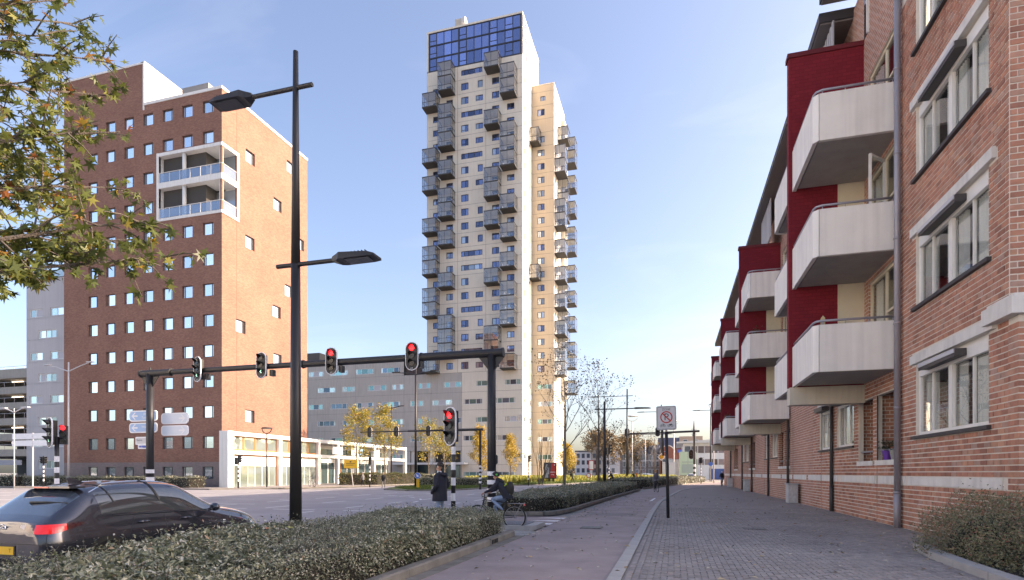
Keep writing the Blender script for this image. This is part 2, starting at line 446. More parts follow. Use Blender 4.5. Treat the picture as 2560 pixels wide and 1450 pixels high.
PR = [(-0.95, -12), (-0.95, 24), (-0.85, 32), (-0.45, 40), (0.5, 54), (3.6, 75), (8.5, 96), (20, 135)]     # bike path, right edge
PL = [(-3.65, -12), (-3.65, 24), (-3.62, 30), (-3.3, 40), (-2.75, 52), (-0.4, 72), (5.2, 96), (16, 135)]   # left edge
path = band('bike_path', PL, PR, 0.004, M_PATH)
sheet('bike_crossing', [(-7.34, 16.9), (-3.66, 16.9), (-3.66, 20.6), (-5.2, 20.2), (-7.34, 20.2)], 0.005, M_PATH)

# pavement bed, then clinkers in herringbone over it
PB = [(x + 0.2, y) for x, y in PR]
pave = band('pavement', PB, [(6.5, y) for x, y in PB], 0.002, plain('far clinkers', (0.28, 0.25, 0.24), 0.85, var=0.14, scale=0.7, bump=0.3, spec=0.3))
def herring(x0, x1, y0, y1, w=0.1):
    """herringbone cells: (x, y, horizontal?) of 2w x w pavers"""
    out = []
    nx = int((x1 - x0) / w); ny = int((y1 - y0) / w)
    for j in range(ny):
        for i in range(nx):
            k = (i - j) % 4
            if k == 0 and i + 1 < nx: out.append((x0 + i * w, y0 + j * w, True))
            elif k == 3 and j + 1 < ny: out.append((x0 + i * w, y0 + j * w, False))
    return out
def paver_shape(m, x, y, hor, w=0.1, z=0.0):
    g = 0.004; L_ = 2 * w if hor else w; W_ = w if hor else 2 * w; b = 0.004
    x0, x1, y0, y1 = x + g, x + L_ - g, y + g, y + W_ - g
    m.add([(x0, y0, 0), (x1, y0, 0), (x1, y1, 0), (x0, y1, 0), (x0 + b, y0 + b, z), (x1 - b, y0 + b, z), (x1 - b, y1 - b, z), (x0 + b, y1 - b, z)],
          [(4, 5, 6, 7), (0, 1, 5, 4), (1, 2, 6, 5), (2, 3, 7, 6), (3, 0, 4, 7)])
cells = herring(-0.5, 6.3, 7.2, 27.2)
cells = [c for c in cells if not (c[0] > 4.4 and c[1] < 13.6)]
cells.sort(key=lambda c: (c[1] * 0.962 - 0.2725 * c[0]) if abs(0.962 * c[0] + 0.2725 * c[1]) < 0.9 * (c[1] * 0.962 - 0.2725 * c[0]) and (c[1] * 0.962 - 0.2725 * c[0]) > 8.45 else 100)
MH = MB(); paver_shape(MH, 0, 0, True, z=0.03); MH = MH.mesh('paver', M_PAVER)
MV = MB(); paver_shape(MV, 0, 0, False, z=0.03); MV = MV.mesh('paver', M_PAVER)
rng = random.Random(3)
for c in cells[:300]:
    o = put('paver', MH if c[2] else MV, pave, (c[0], c[1], -0.014 + rng.uniform(-0.0025, 0.0025)))
    o.rotation_euler = (rng.uniform(-0.012, 0.012), rng.uniform(-0.012, 0.012), 0)
m = MB()
for c in cells[300:]: paver_shape(m, c[0], c[1], c[2], z=0.016 + rng.uniform(-0.0025, 0.0025))
m.build('paver_field', M_PAVER, pave, kind='stuff')
# edging course of single pavers beside the kerb band
m = MB()
for k in range(100):
    paver_shape(m, -0.72, 7.2 + k * 0.2, False, z=0.016); paver_shape(m, -0.61, 7.2 + k * 0.2, False, z=0.016)
m.build('edge_course', M_PAVER, pave, kind='stuff')

# pale kerb band between path and pavement, stone by stone near by
kb = MB()
kb.box(-0.2 / 2, 0.2 / 2, 0.004, 0.796, 0, 0.03); kbm = kb.mesh('kerb_stone', M_KERB)
kroot = tag(bpy.data.objects.new('kerb', None), kind='structure'); COL.objects.link(kroot)
def along(poly, step):
    out = []; pos = 0.0; i = 0; acc = []
    for (a, b) in zip(poly, poly[1:]):
        a = Vector(a); b = Vector(b); n = max(1, round((b - a).length / step))
        for k in range(n): out.append((a + (b - a) * k / n, math.atan2(b.y - a.y, b.x - a.x) - PI / 2, (b - a).length / n / step))
    return out
for p, rz, s in along([(x + 0.09, y) for x, y in PR[:6]][0:1] + [(x + 0.09, y) for x, y in PR[1:6]], 0.8):
    if p.y < 6: continue
    o = put('kerb_stone', kbm, kroot, (p.x, p.y, 0.0), rz); o.scale = (1, s, 1)

# raised kerbs round the planted strips: straight stones with a chamfer, and a flat concrete strip beside
def raised_kerb(name, line, h=0.15, w=0.17, step=1.0, label=None):
    r = tag(bpy.data.objects.new(name, None), kind='structure'); COL.objects.link(r)
    c = 0.025
    m = MB(); prof = [(-w / 2, 0), (w / 2, 0), (w / 2, h - c), (w / 2 - c, h), (-w / 2, h)]
    n = len(prof); vs = [(x, 0.003, z) for x, z in prof] + [(x, step - 0.003, z) for x, z in prof]
    m.add(vs, [tuple(range(n)), tuple(range(n, 2 * n))[::-1]] + [(i + n, (i + 1) % n + n, (i + 1) % n, i) for i in range(n)])
    me = m.mesh('kerb_stone', M_KERBD)
    for p, rz, s in along(line, step):
        o = put('kerb_stone', me, r, (p.x, p.y, 0), rz); o.scale = (1, s, 1)
    return r
raised_kerb('planter_kerb', [(-3.95, -1), (-3.95, 13.9)])
raised_kerb('planter_kerb', [(-7.0, 20.75), (-5.3, 20.75), (-4.75, 21.0), (-4.4, 21.6), (-4.15, 23.2), (-3.95, 30), (-3.62, 40), (-3.0, 53)])
raised_kerb('planter_kerb', [(-2.9, 57.5), (-1.7, 64), (-0.5, 72), (5.0, 96), (15, 133)])
m = MB(); rng = random.Random(5)
for k in range(40):
    y = 2 + k * 0.3
    m.box(-3.85, -3.63, y + 0.004, y + 0.296, -0.01, 0.012 + rng.uniform(-0.002, 0.002))
m.build('gutter_strip', M_KERBD, path, kind='stuff')
# storm drain mouth in the kerb
dr = MB(); dr.box(-4.035, -3.855, 11.9, 12.5, 0.02, 0.158)
g = dr.build('storm_drain', M_KERBD, label='concrete storm drain block set in the kerb of the near hedge', cat='drain')
d2 = MB()
for k in range(4): d2.box(-3.857, -3.846, 11.98 + k * 0.12, 12.06 + k * 0.12, 0.03, 0.12)
d2.build('grate', plain('drain dark', (0.015, 0.015, 0.015), 0.8), g)
# planted beds
sheet('planting_bed', [(-7.3, -4), (-4.03, -4), (-4.03, 13.9), (-7.3, 13.9)], 0.1, M_SOIL)
sheet('planting_bed', [(-7.3, 20.8), (-5.2, 20.8), (-4.5, 21.7), (-4.05, 30), (-3.7, 40), (-3.1, 53), (-6.2, 54), (-7.3, 40)], 0.1, M_SOIL)
# raised block with a studded slab, and pale setts by the crossing
pl = thing('crossing_plinth', 'low concrete block with a studded slab behind the near hedge end', 'plinth', (-4.6, 16.1, 0))
m = MB(); c = [(-5.6, 15.25), (-3.85, 15.35), (-3.72, 15.6), (-3.72, 16.75), (-5.6, 16.75)]
m.prism(c, 0.0, 0.13); m.build('block', M_KERB, pl)
m = MB(); m.box(-5.4, -4.0, 15.55, 16.55, 0.131, 0.15)
for i in range(9):
    for j in range(6): m.tube((-5.28 + i * 0.145, 15.65 + j * 0.15, 0.15), (-5.28 + i * 0.145, 15.65 + j * 0.15, 0.157), 0.022, 0.016, 6)
m.build('studded_slab', plain('slab grey', (0.17, 0.18, 0.2), 0.8, var=0.15, scale=4), pl)
sb = tag(bpy.data.objects.new('sett_paving', None), kind='structure'); COL.objects.link(sb)
M_SETT = piece_mat('pale setts', [(0, (0.3, 0.29, 0.27)), (0.5, (0.36, 0.35, 0.33)), (1, (0.26, 0.25, 0.25))])
m = MB(); paver_shape(m, 0, 0, True, w=0.13, z=0.02); ms = m.mesh('sett', M_SETT)
for j in range(9):
    for i in range(7):
        put('sett', ms, sb, (-5.5 + i * 0.262 + (j % 2) * 0.12, 13.97 + j * 0.135, 0.0))
m = MB(); m.face([(-5.7, 13.93, 0.008), (-3.67, 13.93, 0.008), (-3.67, 15.3, 0.008), (-5.7, 15.3, 0.008)]); m.build('bedding', M_SAND, sb)
# give-way triangles
for k, yy in enumerate((17.25, 18.35, 19.5)):
    m = MB(); x = -3.62; m.face([(x - 1.05, yy + 0.25, 0.0095), (x - 0.05, yy - 0.02, 0.0095), (x - 0.05, yy + 0.5, 0.0095)])
    m.build('give_way_mark', M_PAINT, path)
m = MB(); m.face([(-1.35, 33.0, 0.009), (-1.2, 33.0, 0.009), (-1.1, 37.0, 0.009), (-1.2, 37.0, 0.009)]); m.build('lane_mark', M_PAINT, path)
# road markings
def dash(x0, y0, x1, y1, w=0.14):
    a = Vector((x0, y0)); b = Vector((x1, y1)); n = (b - a).normalized(); n = Vector((-n.y, n.x)) * w / 2
    m = MB(); m.face([(*(a - n), 0.004), (*(b - n), 0.004), (*(b + n), 0.004), (*(a + n), 0.004)])
    f = m.build('lane_mark', M_PAINT, road)
def lane(x0, y0, x1, y1, on=1.6, off=2.4):
    d = Vector((x1 - x0, y1 - y0)); Ln = d.length; d /= Ln; t = 0
    while t < Ln: dash(x0 + d.x * t, y0 + d.y * t, x0 + d.x * min(t + on, Ln), y0 + d.y * min(t + on, Ln)); t += on + off
lane(-11.0, -5, -11.0, 90); lane(-17.9, 22, -17.9, 44, 2.2, 2.2); lane(-21.4, 22, -21.4, 43, 2.2, 2.2); lane(-14.4, -5, -14.4, 60); lane(-29.5, 60, -29.5, 170)
lane(-60, 24.5, -20, 24.5, 3, 2.2); lane(-60, 29, -22, 29, 1.6, 1.8); lane(-60, 33.5, -26, 33.5, 1.6, 1.8); lane(-60, 37.5, -30, 38.5, 1.6, 1.6)
for a in range(0, 90, 13):
    r0 = 17; x = -30.5 + r0 * math.cos(R(a + 6)); y = 27 + r0 * math.sin(R(a + 6)) * 0.75
    x2 = -30.5 + r0 * math.cos(R(a + 11)); y2 = 27 + r0 * math.sin(R(a + 11)) * 0.75
    dash(x, y, x2, y2)
for x in (-13.5, -17, -20.5): dash(x, 21.4, x + 2.1, 21.4, 0.16)
# far pavement, grass island, kerbs
sheet('pavement', [(-250, 43.5), (-41.8, 43.8), (-38.2, 48.5), (-35, 58), (-33.3, 80), (-33.3, 330), (-250, 330)], 0.11, plain('far paving', (0.22, 0.2, 0.195), 0.9, var=0.12, scale=0.6))
raised_kerb('kerb', [(-120, 43.5), (-41.8, 43.8), (-38.2, 48.5), (-35, 58), (-33.3, 80), (-33.3, 130)], 0.12, 0.2, 4.0)
ISL = [(-28.0, 53), (-26, 48.2), (-22.5, 45.7), (-19.6, 46.5), (-18.6, 50), (-18.4, 70), (-14.5, 81), (-12.5, 95), (-12.0, 150), (-26, 150), (-27.6, 80)]
sheet('grass_island', ISL, 0.1, M_TURF)
raised_kerb('island_kerb', ISL + [ISL[0]], 0.12, 0.22, 2.5)
sheet('pavement', [(-27, 54.5), (-18.8, 57), (-18.7, 60), (-27.2, 58.5)], 0.106, plain('far paving', (0.22, 0.2, 0.195)))

# iron covers and a patched strip
for (x, y, r, lab) in ((-2.3, 16.6, 0.0, 'square iron inspection cover in the bike path'), (2.2, 17.5, 0.0, 'square iron inspection cover among the clinkers')):
    t = thing('inspection_cover', lab, 'manhole cover', (x, y, 0)); m = MB(); m.box(x - 0.3, x + 0.3, y - 0.3, y + 0.3, -0.01, 0.022); m.build('frame', plain('iron frame', (0.12, 0.11, 0.105), 0.7, var=0.3, scale=6), t)
    m = MB(); m.box(x - 0.26, x + 0.26, y - 0.26, y + 0.26, 0.0221, 0.028); m.build('lid', plain('iron lid', (0.16, 0.15, 0.145), 0.65, var=0.4, scale=14, bump=0.5), t)
sheet('asphalt_patch', [(-3.3, 21.5), (-1.4, 21.3), (-1.35, 22.9), (-3.2, 23.0)], 0.0065, plain('patched asphalt', (0.22, 0.19, 0.19), 0.85, var=0.2, scale=2, bump=0.3))

# ================================================================ brick apartment block along the pavement
FX = 6.35
M_MORT = plain('mortar', (0.66, 0.61, 0.54), 0.95, var=0.15, scale=1.5, bump=0.2)
BR_COLS = [(0.0, (0.31, 0.14, 0.1)), (0.3, (0.43, 0.195, 0.135)), (0.65, (0.48, 0.225, 0.15)), (0.85, (0.4, 0.25, 0.2)), (1.0, (0.52, 0.26, 0.165))]
M_BRP = piece_mat('facing brick', BR_COLS, 0.85, var=0.24, vs=5)
M_BRF = brick('facing brick wall', (0.34, 0.16, 0.115), (0.47, 0.22, 0.15), (0.62, 0.57, 0.5), w=0.27, h=0.125, ms=0.011, var=0.14)
M_REDB = brick('painted red brick', (0.19, 0.016, 0.026), (0.225, 0.02, 0.031), (0.15, 0.013, 0.021), w=0.27, h=0.125, ms=0.008, var=0.1, bump=0.6)
M_REDT = plain('red coping', (0.14, 0.012, 0.018), 0.7)
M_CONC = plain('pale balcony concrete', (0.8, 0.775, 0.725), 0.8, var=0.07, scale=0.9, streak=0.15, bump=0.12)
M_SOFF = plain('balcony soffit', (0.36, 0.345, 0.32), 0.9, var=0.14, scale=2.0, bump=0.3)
M_STONE = plain('concrete band', (0.68, 0.66, 0.62), 0.85, var=0.12, scale=2.0, streak=0.15)
M_WHITE = plain('white window paint', (0.74, 0.73, 0.69), 0.5, var=0.04, scale=4)
M_CREAM = plain('cream paint', (0.66, 0.6, 0.46), 0.6, var=0.05, scale=3)
M_DSILL = plain('dark sill', (0.045, 0.043, 0.045), 0.6, var=0.1, scale=5)
M_ZINC = plain('zinc pipe', (0.32, 0.31, 0.34), 0.5, metal=0.3, var=0.12, scale=2, streak=0.2)
M_DPIPE = plain('dark pipe', (0.06, 0.055, 0.055), 0.6, var=0.2, scale=3)
M_RAIL = plain('grey rail', (0.36, 0.36, 0.4), 0.4, metal=0.4)
M_GLS = clear_glass('window pane', (0.93, 0.95, 0.94), 1.5, 0.07)
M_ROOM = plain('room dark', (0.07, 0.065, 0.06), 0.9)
M_CURT = plain('net curtain', (0.7, 0.7, 0.69), 0.9, var=0.1, scale=6)
M_AWN = plain('awning case', (0.06, 0.055, 0.055), 0.5, var=0.1, scale=4)
M_ROOF = plain('dark roof metal', (0.045, 0.043, 0.05), 0.6, var=0.15, scale=1)
M_CORR = plain('corrugated panel', (0.42, 0.42, 0.44), 0.55, var=0.1, scale=2, streak=0.3)

apt = thing('brick_apartment_block', 'red brick apartment block with pale balconies along the pavement', 'building', (FX, 13.5, 0))
Y0, Y1, ZT = 13.5, 80.0, 18.6
WING = [(22.45, 16.45), (38.6, 15.7), (53.2, 14.95), (66.2, 14.2)]
FZ = [2.6, 6.1, 9.6, 13.1]           # window sills
holes = []; wins = []; logg = []
def add_win(a0, a1, z0, z1, kind): holes.append((a0, a1, z0, z1)); wins.append((a0, a1, z0, z1, kind))
for z in FZ: add_win(14.25, 18.0, z, z + 1.95, 'big')
for k, (wy, wt) in enumerate(WING):
    b0 = wy - 3.25; b1 = wy + 3.9
    nxt = WING[k + 1][0] - 3.25 if k < 3 else Y1
    # loggia openings at ground level on both sides of the wing wall
    for (a0, a1) in ((b0 + 0.25, wy - 1.3), (wy - 0.95, wy + 0.6)): holes.append((a0, a1, 2.0, 4.1)); logg.append((a0, a1))
    # windows between this pair of balconies and the next
    s = wy + 1.15; 
    if k < 3:
        for (a0, a1) in ((s, s + 2.3), (s + 3.2, s + 5.1)):
            add_win(a0, a1, 2.6, 4.5, 'small')
        for z in FZ[1:]:
            if nxt - b1 > 1.6: add_win(b1 + 0.5, nxt - 0.6, z, z + 1.9, 'mid')
    for z in FZ[1:]:                       # glazed fronts behind the balconies
        for (a0, a1) in ((wy - 2.9, wy - 0.45), (wy + 0.75, wy + 3.3)):
            add_win(a0, a1, z - 0.35 if z < 13 else z, z + 1.9, 'door')
m = MB(); facade(m, 'X', FX, Y0, 19.0, 0.0, ZT, [h for h in holes if h[1] < 19], 0.16, out=-1)
facade(m, 'X', FX, 19.0, 30.0, 0.0, 4.5, [h for h in holes if 19 < h[0] < 30 and h[2] < 4.5], 0.16, out=-1)
m.cur = 1; facade(m, 'X', FX, 19.0, 30.0, 4.5, ZT, [h for h in holes if 19 < h[0] < 30 and h[2] > 4.5], 0.16, out=-1)
m.cur = 1; facade(m, 'X', FX, 30.0, Y1, 0.0, ZT, [h for h in holes if h[0] > 30], 0.16, out=-1)
m.cur = 0; m.face([(FX, Y0, 0), (FX + 34, Y0, 0), (FX + 34, Y0, ZT), (FX, Y0, ZT)])  # depth beyond view is stretched so the block keeps the foreground in shade
m.cur = 1; m.face([(FX + 34, Y0, 0), (FX + 34, Y1, 0), (FX + 34, Y1, ZT), (FX + 34, Y0, ZT)]); m.face([(FX + 34, Y1, 0), (FX, Y1, 0), (FX, Y1, ZT), (FX + 34, Y1, ZT)])
wall = m.build('wall', [M_MORT, M_BRF], apt)
# rooms behind the openings: one dark shell
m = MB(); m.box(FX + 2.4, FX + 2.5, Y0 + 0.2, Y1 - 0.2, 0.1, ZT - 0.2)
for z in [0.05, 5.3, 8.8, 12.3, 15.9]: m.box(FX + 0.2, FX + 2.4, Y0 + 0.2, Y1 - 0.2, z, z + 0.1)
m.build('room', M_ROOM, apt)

# bricks one by one on the near stretch
CO, BL, G = 0.125, 0.27, 0.0105
def brick_cells(a0, a1, z0, z1, hs):
    out = []; j = 0; z = z0
    while z + CO <= z1 + 1e-6:
        a = a0 - (BL / 2 if j % 2 else 0)
        while a < a1 - 0.02:
            s, e = max(a, a0), min(a + BL, a1)
            segs = [(s, e)]
            for h in hs:
                if h[2] < z + CO * 0.6 and h[3] > z + CO * 0.4:
                    ns = []
                    for (p, q) in segs:
                        if h[1] <= p or h[0] >= q: ns.append((p, q))
                        else:
                            if p < h[0] - 0.03: ns.append((p, h[0]))
                            if q > h[1] + 0.03: ns.append((h[1], q))
                    segs = ns
            out += [(p, q, z) for p, q in segs if q - p > 0.04]
            a += BL
        z += CO; j += 1
    return out
lint = [(13.9, 18.25, z + 1.95, z + 2.2) for z in FZ] + [(Y0, 30, 1.25, 1.5)]
hb = [h for h in holes if h[0] < 30] + lint
NB = brick_cells(Y0, 19.0, 0.0, 15.0, hb) + brick_cells(19.0, 30.0, 0.0, 4.5, hb)
EB = brick_cells(FX, FX + 2.2, 0.0, 15.0, [])
def brick_geo(m, plane, p, q, z, dp):
    p += G; q -= G; z0 = z + G; z1 = z + CO - G; b = 0.004
    if plane == 'X':
        x0 = FX + 0.02; x1 = FX - 0.012 - dp
        m.add([(x0, p, z0), (x0, q, z0), (x0, q, z1), (x0, p, z1), (x1, p + b, z0 + b), (x1, q - b, z0 + b), (x1, q - b, z1 - b), (x1, p + b, z1 - b)],
              [(4, 7, 6, 5), (0, 4, 5, 1), (1, 5, 6, 2), (2, 6, 7, 3), (3, 7, 4, 0)])
    else:
        y0 = Y0 + 0.02; y1 = Y0 - 0.012 - dp
        m.add([(p, y0, z0), (q, y0, z0), (q, y0, z1), (p, y0, z1), (p + b, y1, z0 + b), (q - b, y1, z0 + b), (q - b, y1, z1 - b), (p + b, y1, z1 - b)],
              [(4, 5, 6, 7), (0, 1, 5, 4), (1, 2, 6, 5), (2, 3, 7, 6), (3, 0, 4, 7)])
rng = random.Random(11)
full = [c for c in NB if abs(c[1] - c[0] - BL) < 1e-3 and c[0] < 15.6 and 1.6 < c[2] < 10.5]
full.sort(key=lambda c: c[0]); picked = full[:300]; ps = set(picked)
mb = MB(); brick_geo(mb, 'X', Y0, Y0 + BL, 0.0, 0.0); bme = mb.mesh('brick', M_BRP, (FX, Y0, 0))
for c in picked:
    put('brick', bme, wall, (rng.uniform(-0.003, 0.003), c[0] - Y0, c[2]))
mb = MB()
for c in NB:
    if c not in ps: brick_geo(mb, 'X', c[0], c[1], c[2], rng.uniform(-0.003, 0.003))
for c in EB: brick_geo(mb, 'Y', c[0], c[1], c[2], rng.uniform(-0.003, 0.003))
mb.build('brick_courses', M_BRP, wall, kind='stuff')
# lower corner pier standing forward, with a capstone
mb = MB(); mb.box(FX - 0.02, FX + 0.9, Y0 - 0.36, Y0 - 0.02, 0, 4.62); pier = mb.build('pier', M_MORT, apt)
mb = MB()
for c in brick_cells(FX - 0.03, FX + 0.9, 0.0, 4.6, []):
    p, q, z = c; y0 = Y0 - 0.35; y1 = Y0 - 0.372; b = 0.004; p += G; q -= G; z0 = z + G; z1 = z + CO - G
    mb.add([(p, y0, z0), (q, y0, z0), (q, y0, z1), (p, y0, z1), (p + b, y1, z0 + b), (q - b, y1, z0 + b), (q - b, y1, z1 - b), (p + b, y1, z1 - b)],
           [(4, 5, 6, 7), (0, 1, 5, 4), (1, 2, 6, 5), (2, 3, 7, 6), (3, 0, 4, 7)])
for j in range(36):
    z0 = j * CO + G; z1 = z0 + CO - 2 * G; x0 = FX - 0.015; x1 = FX - 0.032; p = Y0 - 0.366; q = Y0 - 0.02
    for (p, q) in (((Y0 - 0.366, Y0 - 0.1), (Y0 - 0.09, Y0 - 0.02)) if j % 2 else ((Y0 - 0.366, Y0 - 0.235), (Y0 - 0.225, Y0 - 0.02))):
        b = 0.003
        mb.add([(x0, p, z0), (x0, q, z0), (x0, q, z1), (x0, p, z1), (x1, p + b, z0 + b), (x1, q - b, z0 + b), (x1, q - b, z1 - b), (x1, p + b, z1 - b)],
               [(4, 7, 6, 5), (0, 4, 5, 1), (1, 5, 6, 2), (2, 6, 7, 3), (3, 7, 4, 0)])
mb.build('brick_courses', M_BRP, pier, kind='stuff')
mb = MB(); mb.prism([(FX - 0.2, Y0 - 0.5), (FX + 1.0, Y0 - 0.5), (FX + 1.0, Y0 + 0.62), (FX - 0.2, Y0 + 0.62)], 4.63, 4.95)
mb.prism([(FX - 0.12, Y0 - 0.42), (FX + 1.0, Y0 - 0.42), (FX + 1.0, Y0 + 0.58), (FX - 0.12, Y0 + 0.58)], 4.951, 5.03); mb.build('capstone', M_STONE, apt)
# stone band low on the wall in lengths, with thin gaps at the pilasters
for (a, b) in ((13.7, 15.4), (15.41, 17.1), (17.11, 18.55), (18.75, 20.9), (21.3, 25.0), (25.7, 28.2), (28.5, 30.9), (31.4, 34.5), (35.0, 38.0), (38.5, 42), (42.5, 46), (46.6, 50), (50.6, 55), (55.6, 60), (60.5, 66), (66.6, 72), (72.5, 79)):
    mb = MB(); mb.box(FX - 0.03, FX + 0.05, a, b, 1.26, 1.49); mb.build('stone_band', M_STONE, apt)
for z in FZ:
    mb = MB(); mb.box(FX - 0.09, FX + 0.1, 13.95, 18.2, z + 1.955, z + 2.19); mb.build('lintel', M_STONE, apt)
# windows of the near bay: sliding sash with curtain, awning case, dark sill
def curtain(parent, a0, a1, z0, z1, x, seed, n=40, amp=0.035):
    r = random.Random(seed); mm = MB(); ph = r.random() * 6
    pts = [(x + amp * math.sin(i * 1.3 + ph) + r.uniform(-0.012, 0.012), a0 + (a1 - a0) * i / n) for i in range(n + 1)]
    for p, q in zip(pts, pts[1:]): mm.face([(*p, z0), (*q, z0), (*q, z1), (*p, z1)])
    return mm.build('curtain', M_CURT, parent, smooth=True)
for i, (a0, a1, z0, z1, kind) in enumerate(wins):
    if kind == 'big':
        w = window(apt, 'X', FX, a0, a1, z0, z1, -1, 0.11, M_WHITE, [M_GLS], cols=(0.75, 1.05, 1.05, 0.75), fw=0.1, mw=0.045)
        mb = MB(); mb.box(FX + 0.03, FX + 0.12, a0 + 0.1, a1 - 0.1, z1 - 0.36, z1 - 0.1)
        mb.box(FX + 0.05, FX + 0.13, (a0 + a1) / 2 - 0.09, (a0 + a1) / 2 + 0.09, z0 + 0.1, z1 - 0.36)
        mb.build('shutter_panel', M_WHITE, w)
        mb = MB(); mb.prism([(FX - 0.2, a0 + 1.0), (FX + 0.02, a0 + 1.0), (FX + 0.02, a1 - 0.75), (FX - 0.2, a1 - 0.75)], z1 - 0.28, z1 - 0.12)
        mb.box(FX - 0.22, FX - 0.201, a0 + 1.0, a1 - 0.75, z1 - 0.3, z1 - 0.13); mb.build('awning', [M_AWN], w)
        mb = MB(); mb.box(FX - 0.24, FX - 0.221, a0 + 1.0, a1 - 0.75, z1 - 0.22, z1 - 0.12); mb.build('awning_fascia', plain('awning fascia', (0.5, 0.5, 0.53), 0.5), w)
        mb = MB(); mb.box(FX - 0.1, FX + 0.12, a0 - 0.12, a1 + 0.1, z0 - 0.09, z0 - 0.004); mb.build('sill', M_DSILL, w)
        curtain(w, a0 + 0.12, a0 + 0.85, z0 + 0.12, z1 - 0.36, FX + 0.2, i); curtain(w, a0 + 1.35, a0 + 1.75, z0 + 0.12, z1 - 0.36, FX + 0.2, i + 50, 20)
        curtain(w, a0 + 1.95, a0 + 2.3, z0 + 0.12, z1 - 0.36, FX + 0.2, i + 70, 18); curtain(w, a1 - 0.85, a1 - 0.12, z0 + 0.12, z1 - 0.36, FX + 0.2, i + 90)
    elif kind in ('small', 'mid'):
        w = window(apt, 'X', FX, a0, a1, z0, z1, -1, 0.11, M_WHITE, [M_GLS], cols=(1, 1) if a1 - a0 < 2.2 else (1, 1, 1), fw=0.1, sill=None, mw=0.07)
        mb = MB(); mb.box(FX + 0.03, FX + 0.12, a0 + 0.1, a1 - 0.1, z1 - 0.34, z1 - 0.1); mb.build('shutter_panel', M_WHITE, w)
        mb = MB(); mb.box(FX - 0.3, FX + 0.0, a0 + 0.25, a1 - 0.25, z1 - 0.24, z1 - 0.06); mb.build('awning', M_AWN, w)
        mb = MB(); mb.box(FX - 0.08, FX + 0.12, a0 - 0.05, a1 + 0.05, z0 - 0.08, z0 - 0.004); mb.build('sill', M_DSILL, w)
        mb = MB(); mb.box(FX - 0.07, FX + 0.1, a0 - 0.15, a1 + 0.15, z1 + 0.004, z1 + 0.22); mb.build('lintel', M_STONE, w)
        curtain(w, a0 + 0.12, a0 + 0.6, z0 + 0.1, z1 - 0.3, FX + 0.2, i, 16); curtain(w, a1 - 0.8, a1 - 0.12, z0 + 0.1, z1 - 0.3, FX + 0.2, i + 7, 16)
    else:
        w = window(apt, 'X', FX, a0, a1, z0, z1, -1, 0.11, M_CREAM, [M_GLS], cols=(0.8, 1.2), fw=0.09, transom={0: 0.4})
        curtain(w, a1 - 0.8, a1 - 0.12, z0 + 0.1, z1 - 0.1, FX + 0.2, i, 14)
# casement standing open over the second balcony
ow = MB()
ow.bar((6.3, 20.3, 9.45), (5.75, 19.75, 9.45), 0.07); ow.bar((6.3, 20.3, 11.3), (5.75, 19.75, 11.3), 0.07)
ow.bar((6.3, 20.3, 9.42), (6.3, 20.3, 11.33), 0.07); ow.bar((5.75, 19.75, 9.42), (5.75, 19.75, 11.33), 0.07)
ow = ow.build('open_casement', M_WHITE, apt)
gp = MB(); gp.slab([(6.27, 20.27, 9.48), (5.78, 19.78, 9.48), (5.78, 19.78, 11.27), (6.27, 20.27, 11.27)], (0.7, -0.7, 0), 0.01); gp.build('pane', M_GLS, ow)
# ground-floor loggias: sill walls with coping, back wall and a door
for (a0, a1) in logg:
    mb = MB(); mb.box(FX - 0.05, FX + 0.22, a0 - 0.06, a1 + 0.06, 1.84, 2.0); mb.build('loggia_coping', M_STONE, apt)
    mb = MB(); mb.box(FX + 1.75, FX + 1.85, a0 - 0.3, a1 + 0.3, 0.2, 4.3); mb.box(FX + 0.1, FX + 1.75, a1 + 0.1, a1 + 0.2, 0.2, 4.3); lb = mb.build('loggia_wall', M_BRF, apt)
    mb = MB(); mb.box(FX + 1.7, FX + 1.748, a0 + 0.2, a0 + 1.1, 0.9, 3.6); mb.build('door', M_CREAM, lb)
    mb = MB(); mb.tube((FX + 0.08, a0 + 0.1, 2.32), (FX + 0.08, a1 - 0.05, 2.32), 0.03); mb.build('hand_rail', M_RAIL, apt)
